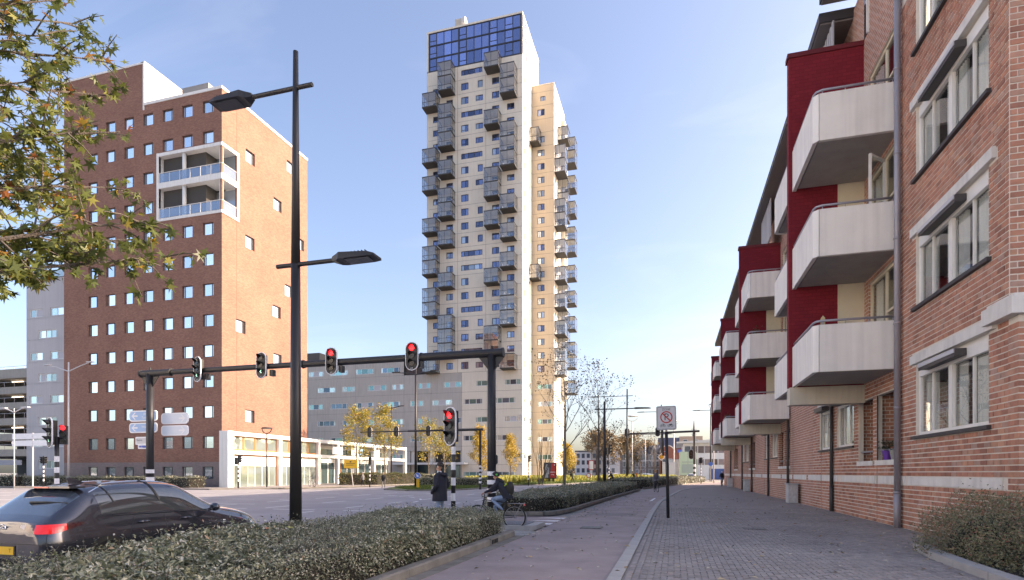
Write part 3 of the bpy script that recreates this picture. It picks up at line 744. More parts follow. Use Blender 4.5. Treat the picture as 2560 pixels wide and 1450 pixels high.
# wing walls in red, balconies on both sides, brackets beneath
BX = 4.08
def balcony(y0, y1, z, near_end):
    """concrete tray with its parapet: street panel, end panel, soffit, rail. near_end: which end is free"""
    b = MB(); h = 1.42; t = 0.12; ch = 0.14
    # soffit slab
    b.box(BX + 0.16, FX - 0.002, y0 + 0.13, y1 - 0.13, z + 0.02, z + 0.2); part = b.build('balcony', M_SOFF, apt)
    p = MB()
    p.box(BX, BX + t, y0 + (ch if near_end < 0 else 0), y1 - (ch if near_end > 0 else 0), z, z + h); p.build('parapet', M_CONC, part)
    p = MB()
    if near_end < 0:
        p.box(BX + ch + 0.018, FX - 0.09, y0, y0 + t, z, z + h); c = [(BX, y0 + ch), (BX + ch, y0), (BX + ch, y0 + t), (BX + t, y0 + ch)]
    else:
        p.box(BX + ch + 0.018, FX - 0.09, y1 - t, y1, z, z + h); c = [(BX, y1 - ch), (BX + t, y1 - ch), (BX + ch, y1 - t), (BX + ch, y1)]
    p.build('end_parapet', M_CONC, part)
    p = MB(); p.prism(c, z + 0.002, z + h - 0.002); p.build('corner_piece', M_CONC, part)
    r = MB(); ye = y0 + 0.06 if near_end < 0 else y1 - 0.06; yo = y1 if near_end < 0 else y0
    s = 1 if near_end < 0 else -1; zr = z + h + 0.13
    r.path([(BX + 0.06, yo, zr), (BX + 0.06, ye + s * 0.25, zr), (BX + 0.1, ye + s * 0.08, zr), (BX + 0.25, ye, zr), (FX - 0.1, ye, zr)], 0.035)
    for k in range(4):
        x = BX + 0.25 + k * 0.62; r.tube((x, ye, z + h), (x, ye, zr), 0.013, n=6)
    for k in range(3):
        y = ye + (yo - ye) * (0.15 + 0.3 * k); r.tube((BX + 0.06, y, z + h), (BX + 0.06, y, zr), 0.013, n=6)
    r.build('railing', M_RAIL, part, smooth=True)
    return part
for k, (wy, wt) in enumerate(WING):
    mb = MB(); mb.box(BX - 0.12, FX - 0.003, wy, wy + 0.32, 4.66, wt); ww = mb.build('wing_wall', M_REDB, apt)
    mb = MB(); mb.box(BX - 0.17, FX - 0.004, wy - 0.05, wy + 0.37, wt + 0.002, wt + 0.16); mb.build('coping', M_REDT, ww)
    mb = MB(); mb.box(BX + 1.45, FX - 0.003, wy - 0.06, wy - 0.004, 4.9, wt - 3.3); mb.build('cream_panel', M_CREAM, ww)
    mb = MB(); mb.prism([(BX - 0.1, wy - 0.12), (FX - 0.003, wy - 0.12), (FX - 0.003, wy + 0.44), (BX - 0.1, wy + 0.44)], 4.02, 4.64); mb.build('bracket', plain('bracket concrete', (0.6, 0.56, 0.47), 0.8, var=0.08, scale=1.5, streak=0.15), apt)
    for f in range(3):
        z = 4.66 + 3.5 * f
        balcony(wy - 3.25, wy - 0.004, z, -1)
        balcony(wy + 0.324, wy + 3.9, z - (0.0), 1)
# downpipes
def downpipe(y, x, ztop, mat, r=0.085):
    p = MB(); p.tube((x, y, 0.0), (x, y, 1.0), r * 1.12, n=12); p.tube((x, y, 1.0), (x, y, ztop), r, n=12)
    z = 1.0
    while z < ztop - 0.3:
        p.tube((x, y, z), (x, y, z + 0.06), r * 1.2, n=12); p.bar((x, y + r, z + 0.03), (FX, y + r, z + 0.03), 0.03); z += 2.45
    return p.build('downpipe', mat, apt, smooth=True)
downpipe(18.95, FX - 0.14, ZT, M_ZINC)
for y in (26.3, 35.7, 42.8, 51.5, 58.5, 70): downpipe(y, FX - 0.1, 4.6, M_DPIPE, 0.07)
for y in (21.1, 28.35, 34.75, 45.0): 
    mb = MB(); mb.box(FX - 0.006, FX + 0.02, y, y + 0.03, 0, 4.5); mb.build('movement_joint', M_DSILL, apt)
# roof: deep eaves with dark fascia, corrugated dormer cheeks
for (a, b, z) in ((13.4, 23.6, 19.0), (23.61, 80.1, 18.35)):
    mb = MB(); mb.prism([(FX - 1.15, a), (FX + 34.2, a), (FX + 34.2, b), (FX - 1.15, b)], z, z + 0.35); mb.cur = 1
    mb.prism([(FX - 1.1, a + 0.05), (FX + 0.1, a + 0.05), (FX + 0.1, b - 0.05), (FX - 1.1, b - 0.05)], z - 0.06, z - 0.002)
    mb.build('roof', [M_ROOF, plain('eaves boarding', (0.16, 0.15, 0.15), 0.8)], apt)
for y in (23.4, 37.5): 
    mb = MB()
    for i in range(24):
        yy = y + i * 0.16; x = FX - 0.75 + (0.03 if i % 2 else 0); mb.box(x, x + 0.05, yy, yy + 0.16, 15.9, 18.2)
    mb.build('corrugated_panel', M_CORR, apt)
mb = MB(); mb.box(FX - 0.012, FX + 0.02, 22.75, 23.4, 13.4, 14.5); mb.box(FX - 0.012, FX + 0.02, 19.4, 20.0, 16.6, 18.2)
mb.box(FX - 0.012, FX + 0.02, 22.0, 22.4, 16.6, 18.2); mb.build('slit_window', plain('slit glass', (0.05, 0.05, 0.055), 0.1), apt)
for (y, z0, z1) in ((22.7, 13.3, 14.55), (19.33, 16.5, 18.3), (21.93, 16.5, 18.3)):
    mb = MB(); mb.box(FX - 0.08, FX + 0.02, y - 0.05, y + 0.012, z0, z1); mb.build('slit_frame', M_WHITE, apt)
# utility boxes on the pavement against the wall
for i, (y, s, lab) in enumerate(((33.0, 1.0, 'grey utility cabinet with graffiti against the brick wall, largest of three'), (52.5, 1.0, 'grey utility cabinet against the brick wall, middle of three'), (67.5, 1.0, 'grey utility cabinet against the brick wall, farthest of three'))):
    u = thing('utility_cabinet', lab, 'cabinet', (5.95, y, 0), group='utility cabinets along the wall')
    mb = MB(); mb.box(5.75, 6.2, y - 0.35, y + 0.45, 0.02, 0.98); mb.build('body', plain('cabinet grey', (0.45, 0.46, 0.46), 0.7, var=0.2, scale=3), u)
    mb = MB(); mb.box(5.7, 6.24, y - 0.4, y + 0.5, 0.981, 1.04); mb.build('lid', plain('cabinet lid', (0.36, 0.37, 0.38), 0.7), u)
    mb = MB(); mb.box(5.78, 6.17, y - 0.354, y - 0.351, 0.1, 0.9); mb.build('door', plain('cabinet door', (0.5, 0.5, 0.5), 0.6, var=0.35, scale=9), u)
# flower pots on the ground-floor loggia coping
for i, (y, pm, lab) in enumerate(((20.5, plain('purple plastic', (0.14, 0.04, 0.34), 0.4), 'purple flower pot with a green plant on the loggia sill'), (19.85, plain('grey pot', (0.3, 0.3, 0.28), 0.7), 'grey planter with trailing plant on the loggia sill'))):
    t = thing('flower_pot', lab, 'flower pot', (FX + 0.1, y, 2.0))
    mb = MB(); mb.tube((FX + 0.1, y, 2.003), (FX + 0.1, y, 2.3), 0.1, 0.15, 14); mb.build('pot', pm, t)
    mb = MB(); r = random.Random(i)
    for k in range(160):
        p = Vector((FX + 0.1 + r.gauss(0, 0.12), y + r.gauss(0, 0.2), 2.42 + r.gauss(0, 0.12))); a = r.random() * 6.28; d = Vector((math.cos(a), math.sin(a), r.uniform(-.3, .6))) * 0.06; s = Vector((-d.y, d.x, 0.01)) * 0.45
        mb.face([p - d, p + s, p + d, p - s])
    mb.build('foliage', leafmat('pot leaves', [(0, (0.04, 0.07, 0.03)), (1, (0.1, 0.13, 0.07))]), t)

t = thing('wooden_post', 'short pale wooden post at the corner of the lowest near balcony', 'post', (BX + 0.3, 19.45, 4.86))
m = MB(); m.box(BX + 0.25, BX + 0.36, 19.4, 19.5, 4.87, 6.33); m.build('post', plain('pale wood', (0.5, 0.4, 0.22), 0.8, var=0.15, scale=8), t)
m = MB(); m.add([(BX + .25, 19.4, 6.33), (BX + .36, 19.4, 6.33), (BX + .36, 19.5, 6.33), (BX + .25, 19.5, 6.33), (BX + .305, 19.45, 6.42)], [(0, 1, 4), (1, 2, 4), (2, 3, 4), (3, 0, 4)]); m.build('cap', plain('pale wood', (0.5, 0.4, 0.22)), t)
r_ = random.Random(9)
for i, (x, y, z, lab) in enumerate(((4.5, 38.2, 6.15, 'leafy balcony plant over the lowest second-bay balcony'), (4.4, 51.5, 6.15, 'leafy balcony plant over the lowest third-bay balcony'), (4.6, 36.3, 9.6, 'leafy balcony plant over the middle second-bay balcony'))):
    t = thing('balcony_plant', lab, 'plant', (x, y, z - 0.3))
    m = MB(); m.box(x - 0.12, x + 0.12, y - 0.4, y + 0.4, z - 0.28, z - 0.05); m.build('trough', plain('trough', (0.2, 0.13, 0.09), 0.8), t)
    m = MB()
    for k in range(220):
        p = Vector((x + r_.gauss(0, 0.14), y + r_.gauss(0, 0.3), z + 0.08 + abs(r_.gauss(0, 0.16)))); a = r_.random() * 6.28; d = Vector((math.cos(a), math.sin(a), r_.uniform(-.3, .6))) * 0.07; s_ = Vector((-d.y, d.x, 0.01)) * 0.45; m.face([p - d, p + s_, p + d, p - s_])
    m.build('foliage', leafmat('pot leaves', []), t)

# ================================================================ towers and offices across the crossing
M_BO = brick('office brick', (0.25, 0.12, 0.092), (0.35, 0.185, 0.13), (0.2, 0.115, 0.09), w=0.24, h=0.075, ms=0.006, var=0.13, vscale=0.25, bump=0.3)
M_BOP = brick('grey office plinth brick', (0.24, 0.19, 0.18), (0.3, 0.235, 0.22), (0.2, 0.17, 0.165), w=0.24, h=0.075, ms=0.006, var=0.1)
M_WTRIM = plain('white cladding', (0.78, 0.77, 0.73), 0.6, var=0.05, scale=0.8, streak=0.12)
M_DFR = plain('dark window frame', (0.06, 0.058, 0.062), 0.5)
M_SKYG = mirror_glass('sky glass', (0.82, 0.92, 0.98), 0.95, 0.03, 0.12, 0.22)
M_SKYD = mirror_glass('dim sky glass', (0.3, 0.36, 0.42), 0.75, 0.04, 0.3, 0.4)
M_BLIND = plain('blind', (0.5, 0.5, 0.53), 0.7)

bo = thing('brick_office_tower', 'tall red brick office tower with square windows and a white corner balcony', 'building', (-45.6, 49.4, 0))
BX0, BX1, BY0, BY1, BZ = -67.7, -45.6, 49.4, 63.9, 41.9
cols = [-63.34, -60.76, -58.11, -55.41, -52.73, -50.1, -47.38]
rows = [1.6 + 3.225 * i for i in range(13)]
h1 = []; h2 = []
for i, x in enumerate(cols):
    for j, z in enumerate(rows):
        if i >= 4 and j in (9, 10): continue
        h1.append((x - 0.7, x + 0.7, z - 0.65, z + 0.65))
for (y, z) in ((53.6, 36.86), (60.6, 39.3), (58.16, 33.6), (53.54, 27.3), (62.5, 30.6), (60.23, 23.94), (58.02, 20.8), (52.13, 17.6), (58.16, 15.1), (53.54, 7.9)):
    h2.append((y - 0.72, y + 0.72, z - 0.7, z + 0.7))
LG = (-53.9, -45.6, 28.9, 36.3)      # corner loggia: face X range, z range; returns 2.15 m along the side
m = MB()
facade(m, 'Y', BY0, BX0, BX1, 2.75, BZ, h1[:0] + [h for h in h1 if h[2] > 2.7] + [LG], 0.22, out=-1)
facade(m, 'X', BX1, BY0, BY1, 2.75, BZ, [h for h in h2 if h[2] > 2.7] + [(BY0, BY0 + 2.15, LG[2], LG[3])], 0.22, out=1)
m.face([(BX1, BY1, 0), (BX0, BY1, 0), (BX0, BY1, BZ), (BX1, BY1, BZ)]); m.face([(BX0, BY1, 0), (BX0, BY0, 0), (BX0, BY0, BZ), (BX0, BY1, BZ)])
m.face([(BX0, BY0, BZ - 0.1), (BX1, BY0, BZ - 0.1), (BX1, BY1, BZ - 0.1), (BX0, BY1, BZ - 0.1)])
m.build('wall', M_BO, bo)
m = MB(); facade(m, 'Y', BY0, BX0, BX1, 0, 2.75, [h for h in h1 if h[2] < 2.7], 0.22, out=-1); facade(m, 'X', BX1, BY0, BY1, 0, 2.75, [], 0.2, out=1); m.build('plinth_wall', M_BOP, bo)
# raised part of the roof with the white return wall
m = MB(); m.box(BX0, -56.1, BY0 + 0.001, 62, BZ + 0.001, 46.5); m.build('penthouse_wall', M_BO, bo)
m = MB(); m.box(-56.098, -55.9, BY0 - 0.05, 56.5, BZ - 0.5, 46.6); m.build('white_return_wall', M_WTRIM, bo)
m = MB(); m.box(-56.05, BX1 + 0.06, BY0 - 0.06, BY0 + 0.3, BZ + 0.001, BZ + 0.3); m.box(BX1 - 0.3, BX1 + 0.06, BY0 + 0.3, BY1 + 0.06, BZ + 0.001, BZ + 0.3)
m.box(BX0 - 0.06, -56.05, BY0 - 0.06, BY0 + 0.3, 46.501, 46.7); m.box(-56.3, -55.85, BY0 - 0.06, 56.5, 46.601, 46.75); m.build('roof_edge', M_WTRIM, bo)
m = MB(); m.box(BX1 - 6.0, BX1 - 2.5, 50.2, 52.6, BZ + 0.3, BZ + 1.6); m.build('roof_unit', plain('roof unit', (0.28, 0.27, 0.26), 0.7), bo)
m = MB(); m.box(BX0 + 0.4, BX1 - 2.6, BY0 + 0.6, BY1 - 0.4, 0.1, BZ - 0.4); m.build('core', M_ROOM, bo)
for k, h in enumerate(h1):
    low = h[2] < 7
    window(bo, 'Y', BY0, *h, -1, 0.18, M_DFR, [M_SKYD if low and k % 3 else M_SKYG], cols=(0.22, 1.0) if k % 2 else (1.0, 0.22), fw=0.06)
for k, h in enumerate(h2): window(bo, 'X', BX1, *h, 1, 0.2, M_DFR, [M_SKYG], cols=(1.0, 0.16), fw=0.08)
# movement joints on the sunny side
for y in (51.5,):
    m = MB(); m.box(BX1 - 0.01, BX1 + 0.012, y, y + 0.04, 6.2, BZ); m.build('movement_joint', plain('joint', (0.2, 0.11, 0.08), 0.9), bo)
# corner loggia
lg = MB(); y1 = BY0 + 2.15
for z in (LG[2], 32.45, LG[3] - 0.35):
    lg.box(LG[0], BX1 + 0.07, BY0 - 0.07, BY0 + 2.1, z, z + (0.3 if z == LG[2] else 0.62 if z < 33 else 0.35))
lg.box(LG[0] - 0.28, LG[0], BY0 - 0.075, BY0 + 2.1, LG[2] - 0.02, LG[3] + 0.02); lg.box(BX1 - 1.5, BX1 + 0.075, y1 + 0.001, y1 + 0.3, LG[2] - 0.02, LG[3] + 0.02)
lgo = lg.build('corner_balcony', M_WTRIM, bo)
for x, y in ((BX1 - 0.25, BY0 + 0.22), (-50.7, BY0 + 0.22)):
    for z0, z1 in ((LG[2] + 0.3, 32.45), (33.07, LG[3] - 0.35)):
        q = MB(); q.tube((x, y, z0), (x, y, z1), 0.2, n=16); q.build('column', M_WTRIM, lgo, smooth=True)
M_BGL = clear_glass('balustrade glass', (0.6, 0.7, 0.82), 1.5, 0.2)
for z0 in (LG[2] + 0.3, 33.07):
    r = MB(); r.tube((LG[0], BY0 + 0.02, z0 + 1.08), (BX1 - 0.02, BY0 + 0.02, z0 + 1.08), 0.035, n=6); r.tube((BX1 - 0.02, BY0 + 0.02, z0 + 1.08), (BX1 - 0.02, y1, z0 + 1.08), 0.035, n=6)
    for k in range(7):
        x = LG[0] + 0.05 + k * (BX1 - LG[0] - 0.1) / 6; r.tube((x, BY0 + 0.02, z0), (x, BY0 + 0.02, z0 + 1.08), 0.03, n=6)
        if k < 6:
            g = MB(); xe = x + (BX1 - LG[0] - 0.1) / 6; g.box(x + 0.05, xe - 0.05, BY0 + 0.01, BY0 + 0.025, z0 + 0.08, z0 + 1.0); g.build('balustrade_pane', M_BGL, lgo)
    g = MB(); g.box(BX1 - 0.03, BX1 - 0.015, BY0 + 0.1, y1 - 0.08, z0 + 0.08, z0 + 1.0); g.build('balustrade_pane', M_BGL, lgo)
    r.build('balustrade_rail', M_WTRIM, lgo)
    q = MB(); q.box(LG[0], BX1 - 0.2, y1 - 0.05, y1 - 0.001, z0, z0 + 3.1); q.build('loggia_glazing', mirror_glass('loggia glass', (0.3, 0.34, 0.37), 0.5), lgo)
for i, (x, z) in enumerate(((-48.6, 33.07), (-50.0, 33.07), (-49.4, LG[2] + 0.3))):
    c = thing('garden_chair', ('white chair on the upper level of the corner balcony, nearer the corner', 'white chair on the upper level of the corner balcony, by the middle column', 'white chair on the lower level of the corner balcony')[i], 'chair', (x, BY0 + 0.9, z + 0.003), group='chairs on the corner balcony')
    q = MB(); q.box(x - 0.25, x + 0.25, BY0 + 0.65, BY0 + 1.15, z + 0.4, z + 0.46); q.build('seat', M_WTRIM, c)
    q = MB(); q.box(x - 0.25, x + 0.25, BY0 + 1.1, BY0 + 1.15, z + 0.461, z + 0.95); q.build('backrest', M_WTRIM, c)
    for (a, b) in ((-0.22, 0.68), (0.22, 0.68), (-0.22, 1.12), (0.22, 1.12)):
        q = MB(); q.tube((x + a, BY0 + b, z + 0.003), (x + a, BY0 + b, z + 0.4), 0.025, n=6); q.build('leg', M_WTRIM, c)

# ---- white-framed glass hall along the foot of the brick tower and beyond
M_STEEL = plain('white steel', (0.8, 0.79, 0.76), 0.45)
M_ORNG = plain('orange frame', (0.5, 0.19, 0.05), 0.55)
M_HGL = mirror_glass('hall glass', (0.42, 0.5, 0.46), 0.7, 0.02, 0.25, 0.25)
M_DGL = mirror_glass('dark hall glass', (0.1, 0.16, 0.17), 0.5, 0.03, 0.2, 0.4)
hall = thing('glass_hall', 'low white steel and glass hall with orange window frames beside the brick tower', 'building', (-44.9, 49.2, 0))
HX = -44.6
posts = [49.0, 56.6, 64.2, 68.6, 73.4, 78.4, 83.6, 89.0]
for y in posts:
    m = MB(); m.box(HX, HX + 0.5, y, y + 0.45, 0, 5.95); m.build('post', M_STEEL, hall)
for a, b in zip(posts, posts[1:]):
    for z, t in ((5.5, 0.42), (3.55, 0.4)):
        m = MB(); m.box(HX + 0.03, HX + 0.47, a + 0.451, b - 0.001, z, z + t); m.build('beam', M_STEEL, hall)
for bi, (a, b) in enumerate(zip(posts, posts[1:])):
    a += 0.46; b -= 0.02; x = HX + 0.1
    solid = bi < 2
    if solid:
        n = 4; wdt = (b - a) / n
        for k in range(n):
            f = MB(); y0, y1 = a + k * wdt + 0.01, a + (k + 1) * wdt - 0.01
            f.box(x - 0.05, x + 0.02, y0, y0 + 0.16, 3.96, 5.49); f.box(x - 0.05, x + 0.02, y1 - 0.1, y1, 3.96, 5.49); f.box(x - 0.05, x + 0.02, y0 + 0.16, y1 - 0.1, 3.96, 4.1); f.box(x - 0.05, x + 0.02, y0 + 0.16, y1 - 0.1, 5.4, 5.49)
            w = f.build('window', M_ORNG, hall); g = MB(); g.box(x - 0.03, x - 0.015, y0 + 0.16, y1 - 0.1, 4.1, 5.4); g.build('pane', M_HGL, w)
        f = MB(); f.box(x - 0.05, x + 0.02, a, a + 0.14, 0.1, 3.54); f.box(x - 0.05, x + 0.02, b - 0.14, b, 0.1, 3.54); f.box(x - 0.05, x + 0.02, a + 0.14, b - 0.14, 3.4, 3.54); f.build('door_frame', M_ORNG, hall)
        f = MB(); f.box(x - 0.06, x + 0.0, a + 0.141, b - 0.141, 2.35, 3.399); f.build('white_panel', M_WTRIM, hall)
        for k in range(6):
            y0 = a + 0.15 + k * (b - a - 0.3) / 6; y1 = a + 0.15 + (k + 1) * (b - a - 0.3) / 6
            f = MB(); f.box(x - 0.04, x, y0 + 0.03, y1 - 0.03, 0.1, 2.34); f.build('glass_door', M_HGL, hall)
            f = MB(); f.box(x - 0.05, x + 0.01, y0 - 0.03, y0 + 0.029, 0.1, 2.34); f.build('mullion', M_STEEL, hall)
    else:                              # open frame: glazed front stands farther back
        xb = HX - 2.2
        f = MB(); f.box(xb - 0.1, xb, a - 0.4, b + 0.02, 3.0, 3.5); f.box(xb - 0.1, xb, a - 0.4, b + 0.02, 4.9, 5.4); f.build('fascia', M_WTRIM, hall)
        for k in range(3):
            y0 = a - 0.4 + k * (b - a + 0.4) / 3; y1 = a - 0.4 + (k + 1) * (b - a + 0.4) / 3
            f = MB(); f.box(xb - 0.08, xb - 0.05, y0 + 0.12, y1, 0.1, 2.99); f.build('glass_door', M_DGL, hall)
            f = MB(); f.box(xb - 0.1, xb + 0.02, y0, y0 + 0.119, 0.1, 2.99); f.build('mullion', M_ORNG if k == 0 else M_STEEL, hall)
            f = MB(); f.box(xb - 0.08, xb - 0.05, y0 + 0.1, y1, 3.51, 4.89); f.build('pane', M_HGL, hall)
m = MB(); m.box(HX - 12, HX + 0.47, 64.3, 89.4, 5.43, 5.48); m.build('roof', plain('hall roof', (0.35, 0.35, 0.35), 0.8), hall)
m = MB(); m.box(HX - 12, HX - 2.35, 64.3, 89.4, 0, 5.42); m.build('inner_wall', plain('hall inside', (0.1, 0.1, 0.1), 0.8), hall)
m = MB(); m.box(HX - 0.6, HX + 0.5, 48.6, 48.99, 0, 5.95); m.build('end_panel', M_WTRIM, hall)
for i, (y, w) in enumerate(((67.2, 2.4), (71.9, 1.1), (73.9, 1.0), (78.2, 1.7))):
    t = thing('hanging_sign', ('widest blank white board hung in the white frame beside the brick tower', 'small blank grey-white board hung in the white frame, first of a close pair', 'small blue and white board hung in the white frame, second of a close pair', 'farthest blank white board hung in the white frame')[i], 'sign', (HX + 0.55, y, 4.0), group='boards hung in the white frame')
    m = MB(); m.box(HX + 0.52, HX + 0.58, y, y + w, 4.1, 5.1); m.build('board', plain('white board', (0.82, 0.83, 0.85), 0.5) if i != 2 else plain('blue board', (0.2, 0.42, 0.62), 0.5), t)
    for q in (0.1, w - 0.15):
        m = MB(); m.box(HX + 0.53, HX + 0.57, y + q, y + q + 0.05, 5.101, 5.5); m.build('hanger', M_STEEL, t)

# ---- pale concrete apartment tower
M_TC = plain('tower concrete', (0.74, 0.67, 0.56), 0.85, var=0.07, scale=0.25, streak=0.1, bump=0.05)
M_TB = plain('tower beige concrete', (0.6, 0.5, 0.375), 0.85, var=0.06, scale=0.25, streak=0.08)
M_JOINT = plain('panel joint', (0.12, 0.11, 0.1), 0.9)
M_TFR = plain('tower window frame', (0.035, 0.035, 0.042), 0.5)
M_TG = mirror_glass('tower glass', (0.15, 0.19, 0.31), 0.75, 0.03, 0.3, 0.5)
M_TGL = mirror_glass('pale tower glass', (0.4, 0.46, 0.52), 0.6, 0.05, 0.3, 0.4)
M_CROWN = mirror_glass('crown glass', (0.27, 0.35, 0.6), 0.85, 0.03, 0.3, 0.35)
M_BFR = plain('balcony steel', (0.075, 0.08, 0.092), 0.5)
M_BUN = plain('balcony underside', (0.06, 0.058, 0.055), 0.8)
M_BLG = clear_glass('balcony glass', (0.84, 0.86, 0.89), 1.4, 0.05)

def panels(parent, plane, c, ab, zb, hs, out, mat, depth=0.22, gap=0.025, name='panel'):
    for i in range(len(ab) - 1):
        for j in range(len(zb) - 1):
            a0, a1, z0, z1 = ab[i] + gap, ab[i + 1] - gap, zb[j] + gap, zb[j + 1] - gap
            hh = [(max(h[0], a0), min(h[1], a1), max(h[2], z0), min(h[3], z1)) for h in hs if h[0] < a1 - 0.01 and h[1] > a0 + 0.01 and h[2] < z1 - 0.01 and h[3] > z0 + 0.01]
            m = MB(); facade(m, plane, c, a0, a1, z0, z1, hh, depth, out); m.build(name, mat, parent)
TX0, TX1, TY, TZ = -54.5, -31.9, 120.9, 102.5
FH = 3.137
tw = thing('apartment_tower', 'tall pale concrete apartment tower with glass balcony boxes and a blue glass crown', 'building', (TX1, TY, 0))
zfl = [24.2 + FH * k for k in range(23)]
wrow = [25.75 + FH * k for k in range(22)]
rng = random.Random(21)
wide = {21, 18, 15, 8, 7, 4, 1}
fw = []                                  # (x0,x1,z0,z1,cols,glass)
for k, z in enumerate(wrow):
    if k < 21:
        fw.append((-53.0, -51.6, z - 0.7, z + 0.7, (1, 1)))
        fw.append((-49.75, -48.15, z - 0.75, z + 0.75, (1, 0.8)))
        fw.append((-38.85, -37.2, z - 0.75, z + 0.75, (1, 0.8)))
        fw.append((-35.4, -33.7, z - 0.7, z + 0.7, (1, 1)))
    if k in wide: fw.append((-46.15, -41.1, z - 0.62, z + 0.62, (0.5, 0.8, 1.2, 1.0, 0.5)))
    elif k < 21 or True:
        fw.append((-46.15, -44.4, z - 0.8, z + 0.8, (1, 0.7)))
        if k in (20, 14, 11, 9, 3): fw.append((-42.2, -41.0, z - 0.8, z + 0.8, (1,)))
        elif k not in (6, 12): fw.append((-42.7, -40.95, z - 0.65, z + 0.65, (0.7, 1)))
zlow = [0, 3.4, 7.6, 11.6, 15.7, 19.75, 24.2]
lowz = [1.25, 5.25, 9.4, 13.5, 17.6, 21.6]
lw = []
for j, z in enumerate(lowz):
    if j % 2 == 1: xs = [-40.5, -33.7]
    else: xs = [-43.4, -35.7]
    for x in xs: lw.append((x - 2.3, min(x + 2.3, -31.95), z - 0.62, z + 0.62))
panels(tw, 'Y', TY, [TX0, -47.0, -40.3, TX1], zfl, [f[:4] for f in fw], -1, M_TC)
panels(tw, 'Y', TY, [-46.0, -40.0, TX1], zlow, lw, -1, M_TC)
# sunny side face
sw = []
for k, z in enumerate(wrow[:21]):
    for y in (122.6, 127.0):
        if (k + int(y)) % 3: sw.append((y - 0.45, y + 0.45, z - 0.75, z + 0.75, (1,)))
    if k > 3: sw.append((124.7, 125.4, z - 0.6, z + 0.6, (1,)))
slw = [(y - 1.4, y + 1.4, z - 0.6, z + 0.6) for z in lowz[1:] for y in (123.2, 127.3)]
panels(tw, 'X', TX1, [TY, 125.8, 136.5], zfl, [s[:4] for s in sw], 1, M_TC)
panels(tw, 'X', TX1, [TY, 125.8, 136.5], zlow, slw, 1, M_TC)
m = MB(); m.box(TX0 + 0.3, TX1 - 0.3, TY + 0.3, 136.4, 24, TZ - 0.3); m.box(-45.9, TX1 - 0.3, TY + 0.3, 136.4, 0, 24); m.build('core', M_JOINT, tw)
m = MB(); m.face([(TX0, TY, 24), (TX0, 136.5, 24), (TX0, 136.5, TZ), (TX0, TY, TZ)]); m.build('side_wall', M_TC, tw)
for k, f in enumerate(fw):
    g = M_TG if rng.random() < 0.72 else M_TGL
    window(tw, 'Y', TY, *f[:4], -1, 0.14, M_TFR, [g, M_TG, g], cols=f[4], fw=0.11, transom={0: 0.3} if len(f[4]) == 2 and k % 3 == 0 else None)
for f in sw: window(tw, 'X', TX1, *f[:4], 1, 0.14, M_TFR, [M_TGL], cols=f[4], fw=0.08)
M_WFR = plain('white office frame', (0.7, 0.7, 0.68), 0.5)
M_OGT = mirror_glass('teal office glass', (0.2, 0.42, 0.43), 0.6, 0.05, 0.3, 0.45)
M_OGP = mirror_glass('pale office glass', (0.5, 0.66, 0.66), 0.6, 0.05, 0.3, 0.35)
M_OGD = mirror_glass('blue office glass', (0.12, 0.19, 0.26), 0.65, 0.04, 0.3, 0.4)
def strip_win(parent, plane, c, a0, a1, z0, z1, out, k):
    r = random.Random(k); a = r.choice([M_OGT, M_OGD, M_OGP, M_OGT]); b = r.choice([M_BLIND, M_OGT, M_OGD])
    return window(parent, plane, c, a0, a1, z0, z1, out, 0.12, M_WFR, [r.choice([a, M_OGP]), a, b, a, r.choice([a, M_OGP])], cols=(0.25, 0.9, 1.4, 0.95, 0.22), fw=0.11, sill=None)
for k, f in enumerate(lw): strip_win(tw, 'Y', TY, *f[:4], -1, k)
for k, f in enumerate(slw): strip_win(tw, 'X', TX1, *f[:4], 1, k + 40)
# glass crown
cz = [93.35, 96.35, 99.2, 102.1]; cx = [TX0 + 0.55 + i * (TX1 - TX0 - 0.9) / 12 for i in range(13)]
cr = MB(); cr.box(TX0, TX1, TY, TY + 0.35, 93.2, 93.35)
for z in cz: cr.box(TX0 + 0.4, TX1 - 0.3, TY - 0.02, TY + 0.2, z - 0.14, z + 0.14)
for i, x in enumerate(cx):
    t = 0.16 if i % 4 == 0 else 0.06; cr.box(x - t, x + t, TY - 0.03, TY + 0.2, 93.2, 102.1)
cro = cr.build('crown', M_TFR, tw)
for j in range(3):
    for i in range(12):
        t0 = 0.16 if i % 4 == 0 else 0.06; t1 = 0.16 if (i + 1) % 4 == 0 else 0.06
        a, b, z0, z1 = cx[i] + t0, cx[i + 1] - t1, cz[j] + 0.14, cz[j + 1] - 0.14
        g = MB(); g.box(a, b, TY + 0.08, TY + 0.1, z0, z1); g.build('pane', M_CROWN, cro)
        if i % 4 == 0 or (i in (10,)):
            q = MB(); q.box(a, b, TY + 0.02, TY + 0.07, z0 + 0.9, z0 + 1.0); q.box(a, a + 0.05, TY + 0.02, TY + 0.07, z0 + 1.0, z1); q.box(b - 0.05, b, TY + 0.02, TY + 0.07, z0 + 1.0, z1); q.build('casement', M_TFR, cro)
ms = MB()
for z in (93.3, 96.3, 99.2, 102.0): ms.box(TX1 - 0.1, TX1 + 0.06, TY + 0.1, 124.8, z - 0.12, z + 0.12)
for y in (121.3, 122.6, 123.7, 124.8): ms.box(TX1 - 0.1, TX1 + 0.08, y - 0.09, y + 0.09, 89.8, 102.0)
cs = ms.build('side_crown', M_WTRIM, tw)
for j, (z0, z1) in enumerate(((93.42, 96.18), (96.42, 99.08), (99.32, 101.88))):
    for y0, y1 in ((121.39, 122.51), (122.69, 123.61), (123.79, 124.71)):
        g = MB(); g.box(TX1 - 0.04, TX1 - 0.02, y0, y1, z0, z1); g.build('pane', M_CROWN, cs)
m = MB(); m.box(TX0 - 0.05, TX1 + 0.08, TY - 0.08, 136.5, 102.1, TZ); m.box(TX0, TX0 + 0.39, TY - 0.03, TY + 0.3, 93.36, 102.09)
